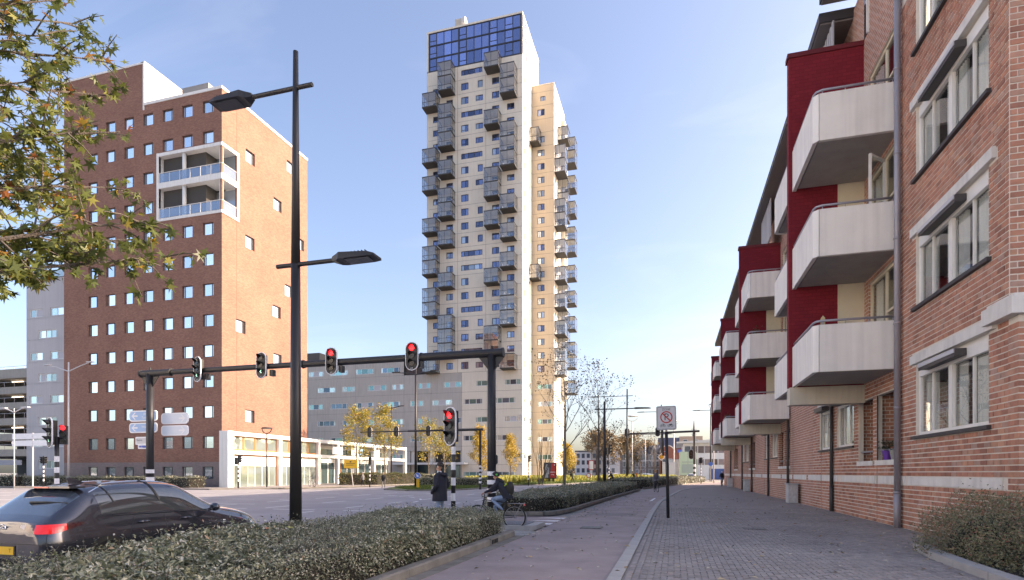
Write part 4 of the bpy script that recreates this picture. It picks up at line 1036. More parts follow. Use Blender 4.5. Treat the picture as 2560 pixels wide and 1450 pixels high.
m.build('parapet', M_TC, tw)
m = MB(); facade(m, 'X', TX1, 124.9, 136.5, zfl[-1], 102.1, [(126.6, 127.3, 95, 96.5), (130.5, 131.2, 95, 96.5)], 0.2, 1); m.build('upper_side_wall', M_TC, tw)
ru = thing('roof_plant', 'small pale ventilation drum and box on the tower roof edge', 'roof unit', (-46.8, TY + 1.2, TZ))
m = MB(); m.box(-47.8, -46.3, TY + 0.4, TY + 1.9, TZ, TZ + 1.9); m.build('box', plain('plant housing', (0.6, 0.52, 0.42), 0.7), ru)
m = MB(); m.tube((-46.2, TY + 0.9, TZ + 1.2), (-45.3, TY + 0.9, TZ + 1.2), 1.0, n=18); m.build('drum', plain('plant drum', (0.6, 0.6, 0.6), 0.5), ru, smooth=False)
# second, lower volume stepping forward on the sunny side
S_Y, S_X1, S_Z = 129.77, -26.67, 91.6
swn = [(-30.6, -28.9, z - 0.75, z + 0.75) for k, z in enumerate(wrow[:21]) if k not in (20, 18)] + [(-29.9, -28.7, wrow[20] - 0.5, wrow[20] + 0.6)]
panels(tw, 'Y', S_Y, [TX1, S_X1], [z for z in zfl if z < 91] + [S_Z], swn, -1, M_TB)
slo = [(-30.6, -27.0, z - 0.6, z + 0.6) for z in lowz[1:]]
panels(tw, 'Y', S_Y, [TX1, S_X1], zlow, slo, -1, M_TB)
for k, f in enumerate(swn): window(tw, 'Y', S_Y, *f, -1, 0.14, M_TFR, [M_TGL if k % 3 else M_TG], cols=(1, 0.8), fw=0.11)
for k, f in enumerate(slo): strip_win(tw, 'Y', S_Y, *f, -1, k + 70)
s2 = [(y - 0.5, y + 0.5, z - 0.7, z + 0.7) for z in wrow[:21] for y in (131.4, 134.8, 138.4)]
panels(tw, 'X', S_X1, [S_Y, 136, 143], zlow[:-1] + [z for z in zfl if z < 91] + [S_Z], s2, 1, M_TC)
for f in s2: window(tw, 'X', S_X1, *f, 1, 0.14, M_TFR, [M_TGL], fw=0.08)
m = MB(); m.box(TX1 + 0.02, S_X1 - 0.3, S_Y + 0.3, 142.9, 0, S_Z - 0.1); m.build('core', M_JOINT, tw)
m = MB(); m.box(TX1 + 0.03, S_X1 + 0.05, S_Y - 0.05, 143, S_Z + 0.001, S_Z + 0.25); m.build('parapet', M_TC, tw)
# glass balcony boxes
def balcony_meshes(n, W=3.25, D=2.45):
    fr = MB(); H = n * FH; t = 0.065
    for x in (0, W - t):
        for y in (-D, -0.12): fr.box(x, x + t, y, y + t, 0.0, H)
    fr.box(W / 2 - 0.035, W / 2 + 0.035, -D + 0.01, -D + 0.07, 0.25, H)
    fr.box(-0.04, W + 0.04, -D - 0.04, 0, H, H + 0.14)
    for k in range(n):
        z = k * FH
        for zz in (1.15,):
            fr.box(t, W - t, -D + 0.01, -D + 0.08, z + zz, z + zz + 0.09)
            for x in (0.01, W - 0.08): fr.box(x, x + 0.07, -D + t, -0.12, z + zz, z + zz + 0.09)
        for x in (0.01, W - 0.08): fr.box(x, x + 0.06, -D / 2 - 0.03, -D / 2 + 0.03, z + 0.25, z + FH)
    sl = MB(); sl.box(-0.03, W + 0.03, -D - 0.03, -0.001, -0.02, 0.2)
    sl2 = MB(); sl2.box(0.08, W - 0.08, -D + 0.08, -0.002, 0.201, 0.215)  # pale floor sheet added over the dark slab to bounce light inside the box
    ce = MB(); ce.box(0.1, W - 0.1, -D + 0.1, -0.01, FH - 0.08, FH - 0.03)
    gl = MB()
    for k in range(n):
        z = k * FH
        gl.box(t, W - t, -D + 0.03, -D + 0.045, z + 0.24, z + FH - 0.05)
        for x in (0.03, W - 0.045): gl.box(x, x + 0.015, -D + t, -0.12, z + 0.24, z + FH - 0.05)
    ct = MB(); r = random.Random(n)
    for k in range(n):
        z = k * FH + 0.2; x = r.uniform(0.5, 2.0); ct.box(x, x + 0.8, -1.6, -0.9, z + 0.55, z + 0.6); ct.box(x + 0.35, x + 0.45, -1.3, -1.2, z, z + 0.55); ct.box(x - 0.45, x - 0.1, -1.4, -1.0, z, z + 0.5); ct.box(x - 0.45, x - 0.38, -1.4, -1.0, z + 0.5, z + 0.95)
    return (fr.mesh('balcony', M_BFR), gl.mesh('glazing', M_BLG), ct.mesh('furniture', plain('balcony furniture', (0.55, 0.55, 0.53), 0.6)), sl.mesh('slab', M_BUN), sl2.mesh('floor', plain('balcony floor', (0.62, 0.6, 0.56), 0.8)), ce.mesh('ceiling', plain('balcony ceiling', (0.78, 0.73, 0.62), 0.8)))
BM = {n: balcony_meshes(n) for n in (1, 2, 3)}
def tower_balcony(x, y, k, n, rz=0):
    o = put('balcony', BM[n][0], tw, (x - TX1, y - TY, zfl[0] + FH * k - 0.05), rz)
    for nm, me in zip(('glazing', 'furniture'), BM[n][1:3]): put(nm, me, o)
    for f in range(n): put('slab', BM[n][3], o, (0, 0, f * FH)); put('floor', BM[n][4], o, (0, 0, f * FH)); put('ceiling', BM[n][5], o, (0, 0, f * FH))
for x, lst in ((-54.6, [(19, 1), (15, 1), (13, 1), (10, 1), (7, 2), (4, 2), (0, 1)]), (-50.85, [(20, 2), (16, 3), (14, 1), (11, 2), (9, 1), (6, 1), (1, 3)]),
               (-39.95, [(21, 1), (17, 1), (12, 2), (10, 1), (6, 1), (1, 2)]), (-36.3, [(19, 2), (14, 3), (11, 1), (9, 1), (7, 1), (3, 3), (0, 1)])):
    for k, n in lst: tower_balcony(x, TY, k, n)
for k in (17, 7): tower_balcony(-33.0, S_Y - 0.0, k, 1)
for k, n in ((15, 2), (11, 2), (9, 1), (7, 1), (5, 1), (3, 1), (0, 2)): tower_balcony(S_X1, 130.3, k, n, R(90))
for k, n in ((18, 1), (14, 1), (12, 2), (6, 1), (4, 1), (2, 2)): tower_balcony(S_X1, 133.9, k, n, R(90))
for k, n in ((17, 2), (15, 1), (13, 1), (10, 2), (8, 1), (6, 1), (4, 1), (1, 2), (-1, 1)): tower_balcony(S_X1 + 0.9, 138.8, k, n, R(90))
m = MB(); m.box(S_X1, S_X1 + 0.9, 138.5, 142.5, 20, 88); m.build('stair_wall', M_TC, tw)

# ---- long concrete office wing at the foot of the tower
ow = thing('concrete_office_wing', 'long grey concrete office wing with white strip windows left of the tower', 'building', (-60, TY, 0))
M_OC = plain('office concrete', (0.47, 0.445, 0.41), 0.85, var=0.07, scale=0.2, streak=0.22, bump=0.05)
xb = [-100, -86, -73, -60.3, -53.5, -46.0]
ohs = []
for j, z in enumerate(lowz + [25.6]):
    if j % 2 == 1: xs = [-94.5, -87.7, -80.9, -74.13, -67.22, -60.9, -54.35, -47.9]
    else: xs = [-91, -84.14, -77.49, -70.6, -63.78, -57.05, -50.8]
    for x in xs:
        if j == 6 and x > -61: continue
        if z < 7 and -59.4 < x < -44: continue
        hw = 2.45 if not (j % 2 == 0 and x == -57.05) else 1.7
        x0, x1 = x - hw, x + hw
        for b in xb: 
            if x0 < b < x1: x0, x1 = (b + 0.1, x1) if b - x0 < x1 - b else (x0, b - 0.1)
        ohs.append((x0, x1, z - 0.65, z + 0.65))
ent = (-58.8, -46.3, 0.0, 6.6)
panels(ow, 'Y', TY, xb[:4], zlow + [28.0], ohs, -1, M_OC, gap=0.02)
panels(ow, 'Y', TY, xb[3:], [6.6] + zlow[2:], [h for h in ohs if h[2] > 6.6], -1, M_OC, gap=0.02)
m = MB(); facade(m, 'Y', TY, -60.28, -46.02, 0, 6.58, [ent], 3.0, -1); m.build('entrance_wall', M_OC, ow)
m = MB(); m.box(-99.5, -60.5, TY + 0.3, 135, 0, 27.7); m.box(-60.5, -54.6, TY + 0.3, 135, 6.7, 24); m.box(-60.5, -46.1, TY + 3.2, 135, 0, 23.9); m.build('core', M_JOINT, ow)
for k, h in enumerate(ohs): strip_win(ow, 'Y', TY, *h, -1, k + 200)
m = MB(); m.box(-60.2, -54.52, TY + 0.5, 130, 24.2, 28.4); m.build('roof_house', plain('brown cladding', (0.075, 0.05, 0.045), 0.7), ow)
m = MB(); m.prism([(-101, TY + 1), (-83.5, TY + 1), (-83.5, TY + 8), (-101, TY + 8)], 28.02, 31.0); m.build('roof_house', plain('dark roof house', (0.09, 0.085, 0.08), 0.7), ow)
for x in (-53.4, -58.0):
    m = MB(); m.box(x - 0.55, x + 0.55, TY + 0.2, TY + 1.2, 0, 6.57); m.build('column', plain('entrance column', (0.6, 0.56, 0.5), 0.8), ow)
m = MB(); m.box(-62.5, -44.5, TY - 2.6, TY + 0.0, 3.45, 3.9); m.build('canopy', plain('canopy', (0.6, 0.62, 0.62), 0.5), ow)
for i in range(12):
    m = MB(); m.box(-58.6 + i, -58.56 + i + 0.9, TY + 2.9, TY + 2.98, 0.1, 3.3); m.build('entrance_pane', M_DGL, ow)

# ---- grey concrete block behind the brick tower on the far side, and the parking decks
gb = thing('grey_concrete_block', 'grey concrete office block just behind the brick tower', 'building', (-72, 51, 0))
gh = []
for j in range(8):
    z = 2.6 + 2.62 * j
    for x in ((-74.4, -71.0) if j % 2 else (-72.6,)): gh.append((x - (1.5 if not j % 2 else 1.1), x + (1.5 if not j % 2 else 1.05), z - 0.5, z + 0.5))
M_GB = plain('pale grey concrete', (0.5, 0.485, 0.49), 0.85, var=0.05, scale=0.3, streak=0.1)
panels(gb, 'Y', 51.0, [-76.0, -67.75], [0, 4.5, 7.2, 9.8, 12.4, 15.0, 17.7, 20.3, 25.0], gh, -1, M_GB, gap=0.015)
m = MB(); m.box(-75.9, -67.8, 51.25, 63, 0, 24.9); m.face([(-76, 51, 0), (-76, 63, 0), (-76, 63, 25), (-76, 51, 25)]); m.build('core', M_GB, gb)
for k, h in enumerate(gh): window(gb, 'Y', 51.0, *h, -1, 0.12, M_WFR, [M_OGP, M_BLIND if k % 2 == 0 else M_SKYG, M_OGP], cols=(0.3, 1, 1, 1) if h[1] - h[0] > 2.5 else (1, 1), fw=0.09)
rt = MB(); rt.box(-76.1, -67.7, 50.9, 51.2, 25.01, 25.9); rt.build('roof_glass', mirror_glass('roof screen', (0.5, 0.62, 0.66), 0.5), gb)
pk = thing('parking_garage', 'concrete multi-storey car park with open dark decks at the picture edge', 'building', (-113, 75, 0))
M_PK = plain('garage concrete', (0.36, 0.345, 0.31), 0.9, var=0.1, scale=0.3, streak=0.2)
for k in range(6):
    z = 4.6 + k * 2.83
    m = MB(); m.box(-140, -105, 75, 76, z, z + 1.25 + (0.4 if k == 5 else 0)); m.build('deck_front', M_PK, pk)
    m = MB(); m.box(-140, -105, 76, 96, z, z + 0.3); m.build('deck_slab', M_PK, pk)
    m = MB()
    for i in range(14): m.box(-140 + i * 2.5, -139.95 + i * 2.5, 75.1, 75.15, z + 1.25, z + 2.1)
    m.box(-140, -105, 75.1, 75.15, z + 2.1, z + 2.16); m.build('deck_rail', M_RAIL, pk)
    if k in (1, 2, 4, 5):
        m = MB(); m.box(-118.5, -115.6, 77.0, 77.1, z - 0.35, z - 0.2); m.build('deck_lamp', plain('tube lamp', (0.9, 0.9, 0.85), 0.4, emit=((1, 0.93, 0.8), 1.2)), pk)
m = MB(); m.box(-140, -105, 92, 96, 0, 18.8); m.box(-108, -105, 76, 92, 0, 4.5); m.build('back_wall', plain('garage dark', (0.1, 0.098, 0.09), 0.9), pk)
m = MB(); m.box(-125, -112.9, 74.8, 74.99, 3.0, 3.9); m.build('entrance_sign', plain('garage sign', (0.35, 0.36, 0.4), 0.6), pk)

# ---- white apartment building across the road, out of the picture: the sunlit front mirrored in the near windows
wb = thing('white_apartment_building', 'white sunlit apartment building across the road, mirrored in the near windows', 'building', (-44, -30, 0))
M_WB = plain('white render', (0.78, 0.76, 0.71), 0.8, var=0.04, scale=0.3, streak=0.08)
wh = [(y, y + 2.2, 1.2 + 3.1 * f, 2.8 + 3.1 * f) for f in range(8) for y in range(-98, 1, 5)]
m = MB(); facade(m, 'X', -44.0, -100, 4, 0, 26, wh, 0.2, out=1); m.face([(-44, 4, 0), (-60, 4, 0), (-60, 4, 26), (-44, 4, 26)]); m.face([(-44, -100, 26), (-44, 4, 26), (-60, 4, 26), (-60, -100, 26)]); m.build('wall', M_WB, wb)
for k, h in enumerate(wh): 
    m = MB(); m.box(-44.22, -44.2, h[0], h[1], h[2], h[3]); m.build('window', M_OGD, wb)

# ================================================================ street furniture
M_BLK = plain('black coated steel', (0.022, 0.021, 0.022), 0.45, var=0.15, scale=2)
M_WBAND = plain('white band', (0.75, 0.75, 0.78), 0.6, var=0.06, scale=3)
M_SIGB = plain('signal housing', (0.02, 0.02, 0.02), 0.5)
M_LENS = plain('dark lens', (0.012, 0.012, 0.014), 0.15)
M_RED = plain('red lamp', (0.5, 0.01, 0.01), 0.3, emit=((1.0, 0.02, 0.03), 1.0))
M_GRN = plain('green lamp', (0.0, 0.3, 0.2), 0.3, emit=((0.05, 0.9, 0.6), 1.1))
M_LTXT = plain('pale lettering', (0.7, 0.7, 0.7), 0.6)

def stripes(parent, x, y, r, z0, z1, n=4, first_white=True, gap=0.002):
    """reflective bands round a post"""
    h = (z1 - z0) / (2 * n - 1)
    for k in range(n):
        m = MB(); z = z0 + 2 * k * h; m.tube((x, y, z), (x, y, z + h), r + gap, n=16); m.build('white_band', M_WBAND, parent, smooth=False)

def signal_head(parent, loc, face, state, num=None, W=0.52, H=1.08, plate=True, back=False):
    """oblong backplate with three hooded lamps. face = direction (angle about z, 0 looks along -Y). state: 'red','green','off'"""
    a = face; c, s = math.cos(a), math.sin(a)
    off = Vector(root_of(parent).location) if root_of(parent).name not in LOCAL else Vector((0, 0, 0))
    def T(p): return (loc[0] + c * p[0] - s * p[1], loc[1] + s * p[0] + c * p[1], loc[2] + p[2])
    def outline(w, h, n=9):
        r = w / 2; pts = []
        for i in range(n): t = PI * i / (n - 1); pts.append((r * math.cos(t), h / 2 - r + r * math.sin(t)))
        for i in range(n): t = PI + PI * i / (n - 1); pts.append((r * math.cos(t), -h / 2 + r + r * math.sin(t)))
        return pts
    m = MB()
    if plate:
        o = outline(W, H); m.slab([T((x, 0.03, z)) for x, z in o], Vector(T((0, 1, 0))) - Vector(T((0, 0, 0))), 0.02); m.cur = 0
    hd = None
    b = MB()
    if plate:
        o = outline(W, H); b.slab([T((x, 0.0, z)) for x, z in o], Vector(T((0, 1, 0))) - Vector(T((0, 0, 0))), 0.03)
    q = [T((x, y, z)) for z in (-H * 0.4, H * 0.4) for x, y in ((-W * 0.28, 0.03), (W * 0.28, 0.03), (W * 0.28, 0.2), (-W * 0.28, 0.2))]
    b.add(q, [(0, 1, 2, 3), (4, 7, 6, 5), (0, 4, 5, 1), (1, 5, 6, 2), (2, 6, 7, 3), (3, 7, 4, 0)])
    hd = b.build('signal_head', M_SIGB, parent)
    if plate:
        rim = MB(); o = outline(W + 0.005, H + 0.005, 14); o2 = outline(W - 0.045, H - 0.045, 14); n = len(o)
        for i in range(n):
            j = (i + 1) % n
            rim.face([T((o[i][0], -0.006, o[i][1])), T((o[j][0], -0.006, o[j][1])), T((o2[j][0], -0.006, o2[j][1])), T((o2[i][0], -0.006, o2[i][1]))])
            rim.face([T((o[i][0], -0.006, o[i][1])), T((o[i][0], 0.035, o[i][1])), T((o[j][0], 0.035, o[j][1])), T((o[j][0], -0.006, o[j][1]))])
        rim.build('white_rim', M_WBAND, hd)
    rr = W * 0.21
    for k, zc in enumerate((H * 0.27, 0.0, -H * 0.27)):
        zc += H * 0.03
        lit = (state == 'red' and k == 0) or (state == 'green' and k == 2)
        L = MB(); L.disc(T((0, -0.012, zc)), Vector(T((0, 1, 0))) - Vector(T((0, 0, 0))), rr, 0.02, 18)
        L.build('lamp', M_RED if lit and state == 'red' else M_LENS, hd)
        hdm = MB(); n = 14
        for i in range(n):
            t0 = -0.25 + (PI + 0.5) * i / n; t1 = -0.25 + (PI + 0.5) * (i + 1) / n; R0 = rr * 1.12
            d0 = 0.2; d1 = 0.2
            p = [(R0 * math.cos(t0), -0.01, zc + R0 * math.sin(t0)), (R0 * math.cos(t1), -0.01, zc + R0 * math.sin(t1)),
                 (R0 * math.cos(t1), -0.06 - 0.16 * max(0, math.sin(t1)), zc + R0 * math.sin(t1)), (R0 * math.cos(t0), -0.06 - 0.16 * max(0, math.sin(t0)), zc + R0 * math.sin(t0))]
            hdm.face([T(v) for v in p])
        hdm.build('hood', M_SIGB, hd)
        if lit and state == 'green':
            ar = MB(); ar.face([T((-0.05, -0.026, zc)), T((0.03, -0.026, zc + 0.07)), T((0.06, -0.026, zc + 0.07)), T((-0.01, -0.026, zc)), T((0.06, -0.026, zc - 0.07)), T((0.03, -0.026, zc - 0.07))][::-1])
            ar.build('arrow', plain('green arrow', (0.5, 0.9, 0.8), 0.4, emit=((0.3, 1.0, 0.75), 0.5)), hd)
    if num:
        r_ = Vector(T((1, 0, 0))) - Vector(T((0, 0, 0)))
        text('number', num, 0.085, M_LTXT, hd, T((0, -0.008, -H * 0.43)), r_, (0, 0, 1))
    return hd

# ---- the gantry over the near approach
gx0, gx1, gy, gz = -22.43, -6.47, 20.1, 6.02
gn = thing('signal_gantry', 'black steel signal gantry spanning the road with four signal heads', 'traffic light', (gx1, gy, 0))
for x in (gx0, gx1):
    m = MB(); m.tube((x, gy, 0), (x, gy, gz), 0.165, 0.15, 20); p = m.build('post', M_BLK, gn, smooth=True)
    if x == gx1:
        stripes(gn, x, gy, 0.166, 0.55, 1.65, 4)
    else: stripes(gn, x, gy, 0.166, 0.9, 1.75, 3)
    m = MB()
    for sgn in (-1, 1): m.slab([(x + sgn * 0.15, gy - 0.015, gz - 0.15), (x + sgn * 0.15, gy - 0.015, gz - 0.6), (x + sgn * 0.5, gy - 0.015, gz - 0.15)], (0, 1, 0), 0.03)
    m.build('bracket', M_BLK, gn)
m = MB(); m.tube((gx0 - 0.5, gy, gz), (gx0 + 1.2, gy, gz), 0.15, n=16); m.tube((gx0 + 1.2, gy, gz), (-14.5, gy, gz), 0.115, n=16); m.tube((-14.5, gy, gz), (gx1 - 2.8, gy, gz), 0.135, n=16)
m.tube((gx1 - 2.8, gy, gz), (gx1 + 0.42, gy, gz), 0.155, n=16)
for x in (gx0 - 0.52, gx0 + 1.15, -14.55, gx1 - 2.85, gx1 + 0.4): m.tube((x, gy, gz), (x + 0.06, gy, gz), 0.175, n=16)
for x in (gx0, gx1): m.tube((x, gy, gz + 0.1), (x, gy, gz + 0.26), 0.05, n=8)
m.build('beam', M_BLK, gn, smooth=False)
for x, st, nm, f in ((-19.66, 'green', '9.2', -0.25), (-16.41, 'green', '9.1', -0.1), (-13.1, 'red', '8.2', 0.0), (-9.6, 'red', '8.2', 0.05)):
    signal_head(gn, (x, gy - 0.2, gz + 0.02), f, st, nm)
for x in (-19.3, -16.0, -12.75, -9.3): m = MB(); m.box(x - 0.08, x + 0.08, gy - 0.1, gy + 0.1, gz - 0.42, gz - 0.16); m.build('junction_box', M_BLK, gn)

# ---- near signals on striped posts
def post_signal(name, label, x, y, heads, ztop, r=0.06, z0=0.5, z1=1.9, n=4, small=False, group=None):
    t = thing(name, label, 'traffic light', (x, y, 0), group=group)
    m = MB(); m.tube((x, y, 0), (x, y, ztop), r, r * 0.95, 14); m.build('post', M_BLK, t, smooth=True)
    stripes(t, x, y, r, z0, z1, n)
    for (dx, dy, z, f, st, nm, W, H, pl) in heads: signal_head(t, (x + dx, y + dy, z), f, st, nm, W, H, pl)
    return t
post_signal('traffic_light', 'large red signal on a striped post beside the person in the navy coat', -6.1, 15.35, [(-0.06, -0.12, 2.93, -0.5, 'red', '8.1', 0.52, 1.1, True)], 3.4, 0.065, 0.35, 2.35, 5)
post_signal('traffic_light', 'green arrow signal and a red signal on a striped post behind the grey car', -21.45, 15.4, [(-0.2, -0.12, 3.05, -0.35, 'green', '9.3', 0.56, 1.1, True), (0.22, 0.05, 2.97, 0.7, 'red', None, 0.4, 0.85, False)], 2.9, 0.075, 0.8, 2.2, 4)
FAR = [
    ('black signal pair on a striped post in front of the brick tower wall', -62.0, 43.2, 3.3, [(-0.3, 0, 2.9, 0.4, 'off', None, 0.36, 0.85, False), (0.35, 0, 2.9, 1.2, 'off', None, 0.36, 0.85, False)]),
    ('black signal pair on a striped post in front of the glass hall doors', -40.8, 46.3, 3.3, [(-0.3, 0, 2.75, 0.4, 'off', None, 0.36, 0.85, False), (0.3, 0, 2.95, 1.4, 'off', None, 0.36, 0.9, False)]),
    ('signal back on a striped post beside the yellow board', -32.5, 56.8, 3.3, [(0, 0.1, 2.9, 3.3, 'off', None, 0.4, 0.95, True)]),
    ('signal back on a thin striped post on the grass island, near the gantry post', -17.6, 55.6, 3.5, [(0.1, 0.1, 2.95, 3.4, 'off', None, 0.42, 1.0, True)]),
    ('signal on a striped post by the bare shrub on the island', -17.3, 68.5, 3.7, [(0.2, 0, 3.3, 1.6, 'off', None, 0.4, 0.95, False)]),
    ('side-on signal cluster on a post between the two tall lamp posts', -8.7, 80.0, 5.6, [(0.3, 0, 4.9, 1.35, 'off', None, 0.7, 1.6, False), (-0.35, 0, 4.6, -0.3, 'off', None, 0.5, 1.2, False)]),
    ('small signal on a post in front of the white building by the brick block', 3.8, 88.0, 3.9, [(0.2, 0, 3.4, 1.5, 'off', None, 0.5, 1.0, False), (-0.2, 0, 3.4, -0.6, 'off', None, 0.4, 1.0, False)]),
]
for lab, x, y, zt, hd in FAR: post_signal('traffic_light', lab, x, y, hd, zt, 0.07, 0.75, 2.3, 4, group='signals on striped posts around the crossing')
t = thing('striped_bollard', 'short striped post at the far kerb beside the thick lamp post', 'bollard', (-37.2, 49.4, 0))
m = MB(); m.tube((-37.2, 49.4, 0.1), (-37.2, 49.4, 1.25), 0.06, n=10); m.build('post', M_BLK, t); stripes(t, -37.2, 49.4, 0.06, 0.35, 1.25, 4)
# far gantry across the other carriageway
fg = thing('signal_gantry', 'thin far signal gantry with three signal backs before the concrete wing', 'traffic light', (-17.9, 52, 0))
m = MB(); m.tube((-17.9, 52, 0), (-17.9, 52, 5.6), 0.12, n=12); m.build('post', M_BLK, fg)
stripes(fg, -17.9, 52, 0.12, 0.6, 2.3, 5)
m = MB(); m.tube((-30.8, 52, 5.75), (-25.5, 52, 5.75), 0.06, n=10); m.tube((-25.5, 52, 5.75), (-21, 52, 5.75), 0.09, n=10); m.tube((-21, 52, 5.75), (-17.6, 52, 5.75), 0.12, n=10); m.build('beam', M_BLK, fg)
for x in (-29.9, -26.9, -23.4): signal_head(fg, (x, 52.25, 5.75), PI, 'off', None, 0.5, 1.05, True)
fg2 = thing('signal_gantry', 'distant signal gantry reaching over the road before the white building', 'traffic light', (3.2, 98, 0))
m = MB(); m.tube((3.2, 98, 0), (3.2, 98, 8.3), 0.2, 0.17, 12); m.build('post', M_BLK, fg2)
m = MB(); m.tube((-8, 98, 8.2), (-2, 98, 8.25), 0.12, n=10); m.tube((-2, 98, 8.25), (4.0, 98, 8.4), 0.18, n=10); m.build('beam', M_BLK, fg2)
stripes(fg2, 3.2, 98, 0.2, 1.0, 3.0, 3)
for (x, z) in ((-7.6, 8.3), (-2.6, 8.4), (2.7, 4.6)): signal_head(fg2, (x, 97.75, z), 0.1, 'off', None, 0.8, 1.6, True)

# ---- lamp posts
def luminaire(parent, p, d, z, L=0.92, W=0.36):
    """flat finned lamp head at the end of an arm pointing along d (unit, level)"""
    p = Vector(p); d = Vector(d); s = Vector((-d.y, d.x, 0)); u = Vector((0, 0, 1))
    m = MB()
    prof = [(0, 0.06, 0.05, -0.03), (0.12, 0.12, 0.07, -0.06), (0.2, W / 2, 0.08, -0.05), (L * 0.85, W / 2, 0.04, -0.045), (L, W / 2 * 0.86, 0.0, -0.04)]
    vs = []; n = len(prof)
    for t, w, zt, zb in prof: vs += [p + d * t - s * w + u * zb, p + d * t + s * w + u * zb, p + d * t + s * w * 0.92 + u * zt, p + d * t - s * w * 0.92 + u * zt]
    fs = [(0, 1, 2, 3), tuple(4 * (n - 1) + i for i in (3, 2, 1, 0))]
    for i in range(n - 1):
        for j in range(4): fs.append((4 * i + j, 4 * (i + 1) + j, 4 * (i + 1) + (j + 1) % 4, 4 * i + (j + 1) % 4))
    m.add(vs, fs)
    for k in range(8): m.bar(p + d * (0.25 + k * 0.07) - s * W * 0.4 + u * 0.068, p + d * (0.25 + k * 0.07) + s * W * 0.4 + u * 0.068, 0.014, 0.018)
    h = m.build('lamp_head', M_BLK, parent)
    g = MB(); a = p + d * (L * 0.32) - u * 0.0515; g.slab([a - s * W * 0.38, a + d * L * 0.55 - s * W * 0.36, a + d * L * 0.55 + s * W * 0.36, a + s * W * 0.38], (0, 0, -1), 0.006)
    g.build('lens', plain('lamp lens', (0.05, 0.05, 0.05), 0.2), h)
lp = thing('street_lamp', 'tall black lamp post with two offset arms rising from the near hedge', 'street lamp', (-7.0, 9.45, 0))
m = MB(); m.tube((-7.0, 9.45, 0), (-7.0, 9.45, 5.6), 0.118, 0.085, 20); m.tube((-7.0, 9.45, 5.6), (-7.0, 9.45, 9.7), 0.085, 0.048, 20); m.build('pole', M_BLK, lp, smooth=True)
m = MB(); m.tube((-6.63, 9.45, 9.0), (-8.0, 9.45, 9.0), 0.042, n=12); m.build('arm', M_BLK, lp, smooth=False); luminaire(lp, (-7.98, 9.45, 9.0), (-1, 0, 0), 9.0)
m = MB(); m.tube((-7.42, 9.45, 5.6), (-6.15, 9.45, 5.6), 0.042, n=12); m.build('arm', M_BLK, lp, smooth=False); luminaire(lp, (-6.17, 9.45, 5.6), (1, 0, 0), 5.6)
def tall_lamp(label, x, y, h, arms, r=0.11, group='tall lamp posts beyond the crossing'):
    t = thing('street_lamp', label, 'street lamp', (x, y, 0), group=group)
    m = MB(); m.tube((x, y, 0), (x, y, h), r, r * 0.55, 12); m.build('pole', M_BLK, t, smooth=True)
    for (z, dx, ln) in arms:
        m = MB(); m.tube((x - dx * 0.9, y, z), (x + dx * ln, y, z), 0.05, n=8); m.build('arm', M_BLK, t); luminaire(t, (x + dx * ln, y, z), (dx, 0, 0), z, 1.5, 0.5)
    return t
tall_lamp('tall black lamp post standing in the far hedge beside the bare tree', -6.1, 52.5, 8.1, [(7.4, 1, 2.6)], 0.17)
tall_lamp('tall black lamp post behind the first one, right of the bare trees', -7.2, 93.0, 15.0, [(13.9, -1, 4.4), (7.1 + 0.6, 1, 5.5)], 0.2)
tall_lamp('slim black lamp post with an orange diamond sign before the far gantry', -2.3, 112.0, 14.5, [(13.2, -1, 3.0)], 0.18)
tall_lamp('very slim dark lamp post beside the far end of the brick block', 6.3, 108.0, 13.3, [(12.8, -1, 1.6)], 0.17)
def twin_lamp(label, x, y, h, L, droop, mat, r=0.09, curve=0.0):
    t = thing('street_lamp', label, 'street lamp', (x, y, 0), group='twin-arm lamps')
    m = MB(); m.tube((x, y, 0), (x, y, h), r, r * 0.6, 12); m.build('pole', mat, t, smooth=True)
    for sg in (-1, 1):
        m = MB(); m.path([(x, y, h - droop), (x + sg * L * 0.55, y, h - droop + 0.2 + curve * 0.6), (x + sg * L, y, h - droop + 0.3 + curve)], [0.06, 0.05, 0.04], 8); m.build('arm', mat, t)
        m = MB(); m.prism([(x + sg * L - 0.45, y - 0.14), (x + sg * L + 0.45, y - 0.14), (x + sg * L + 0.45, y + 0.14), (x + sg * L - 0.45, y + 0.14)], h - droop + 0.26 + curve, h - droop + 0.36 + curve); m.build('lamp_head', mat, t)
M_LGREY = plain('pale grey steel', (0.55, 0.55, 0.56), 0.5)
twin_lamp('black twin-arm lamp post on the grass island before the concrete wing', -24.8, 52.3, 12.3, 2.1, 0.9, M_BLK, 0.14)
twin_lamp('thinner dark twin-arm lamp post left of the island one', -38.9, 74, 11.3, 1.6, 0.5, M_BLK, 0.13)
twin_lamp('pale twin-arm lamp post behind the left gantry post', -63.2, 46.6, 13.6, 3.1, 1.0, M_LGREY, 0.12, 0.55)
twin_lamp('short pale twin-arm lamp post in front of the brick tower', -62.0, 40.5, 7.9, 1.5, 0.4, M_LGREY, 0.06, 0.15)
def ring_lamp(label, x, y, h, w, mat=M_BLK, r=0.08):
    t = thing('street_lamp', label, 'street lamp', (x, y, 0), group='bowl lamps')
    m = MB(); m.tube((x, y, 0), (x, y, h - w * 0.42), r, r * 0.7, 12); m.build('pole', mat, t, smooth=True)
    m = MB(); n = 14; pts = [(x + w / 2 * math.cos(PI + PI * i / n), y, h + w * 0.42 * math.sin(PI + PI * i / n)) for i in range(n + 1)]; m.path(pts, 0.045, 6); m.build('hoop', mat, t)
    m = MB(); m.tube((x, y, h), (x, y, h + 0.14), w / 2, w * 0.42, 22); m.build('lamp_disc', mat, t)
ring_lamp('bowl lamp on a dark pole in front of the glass hall', -41.0, 50.6, 6.2, 1.15)
ring_lamp('large bowl lamp over the verge before the gabled houses', -8.0, 116, 12.8, 2.2, M_LGREY, 0.13)
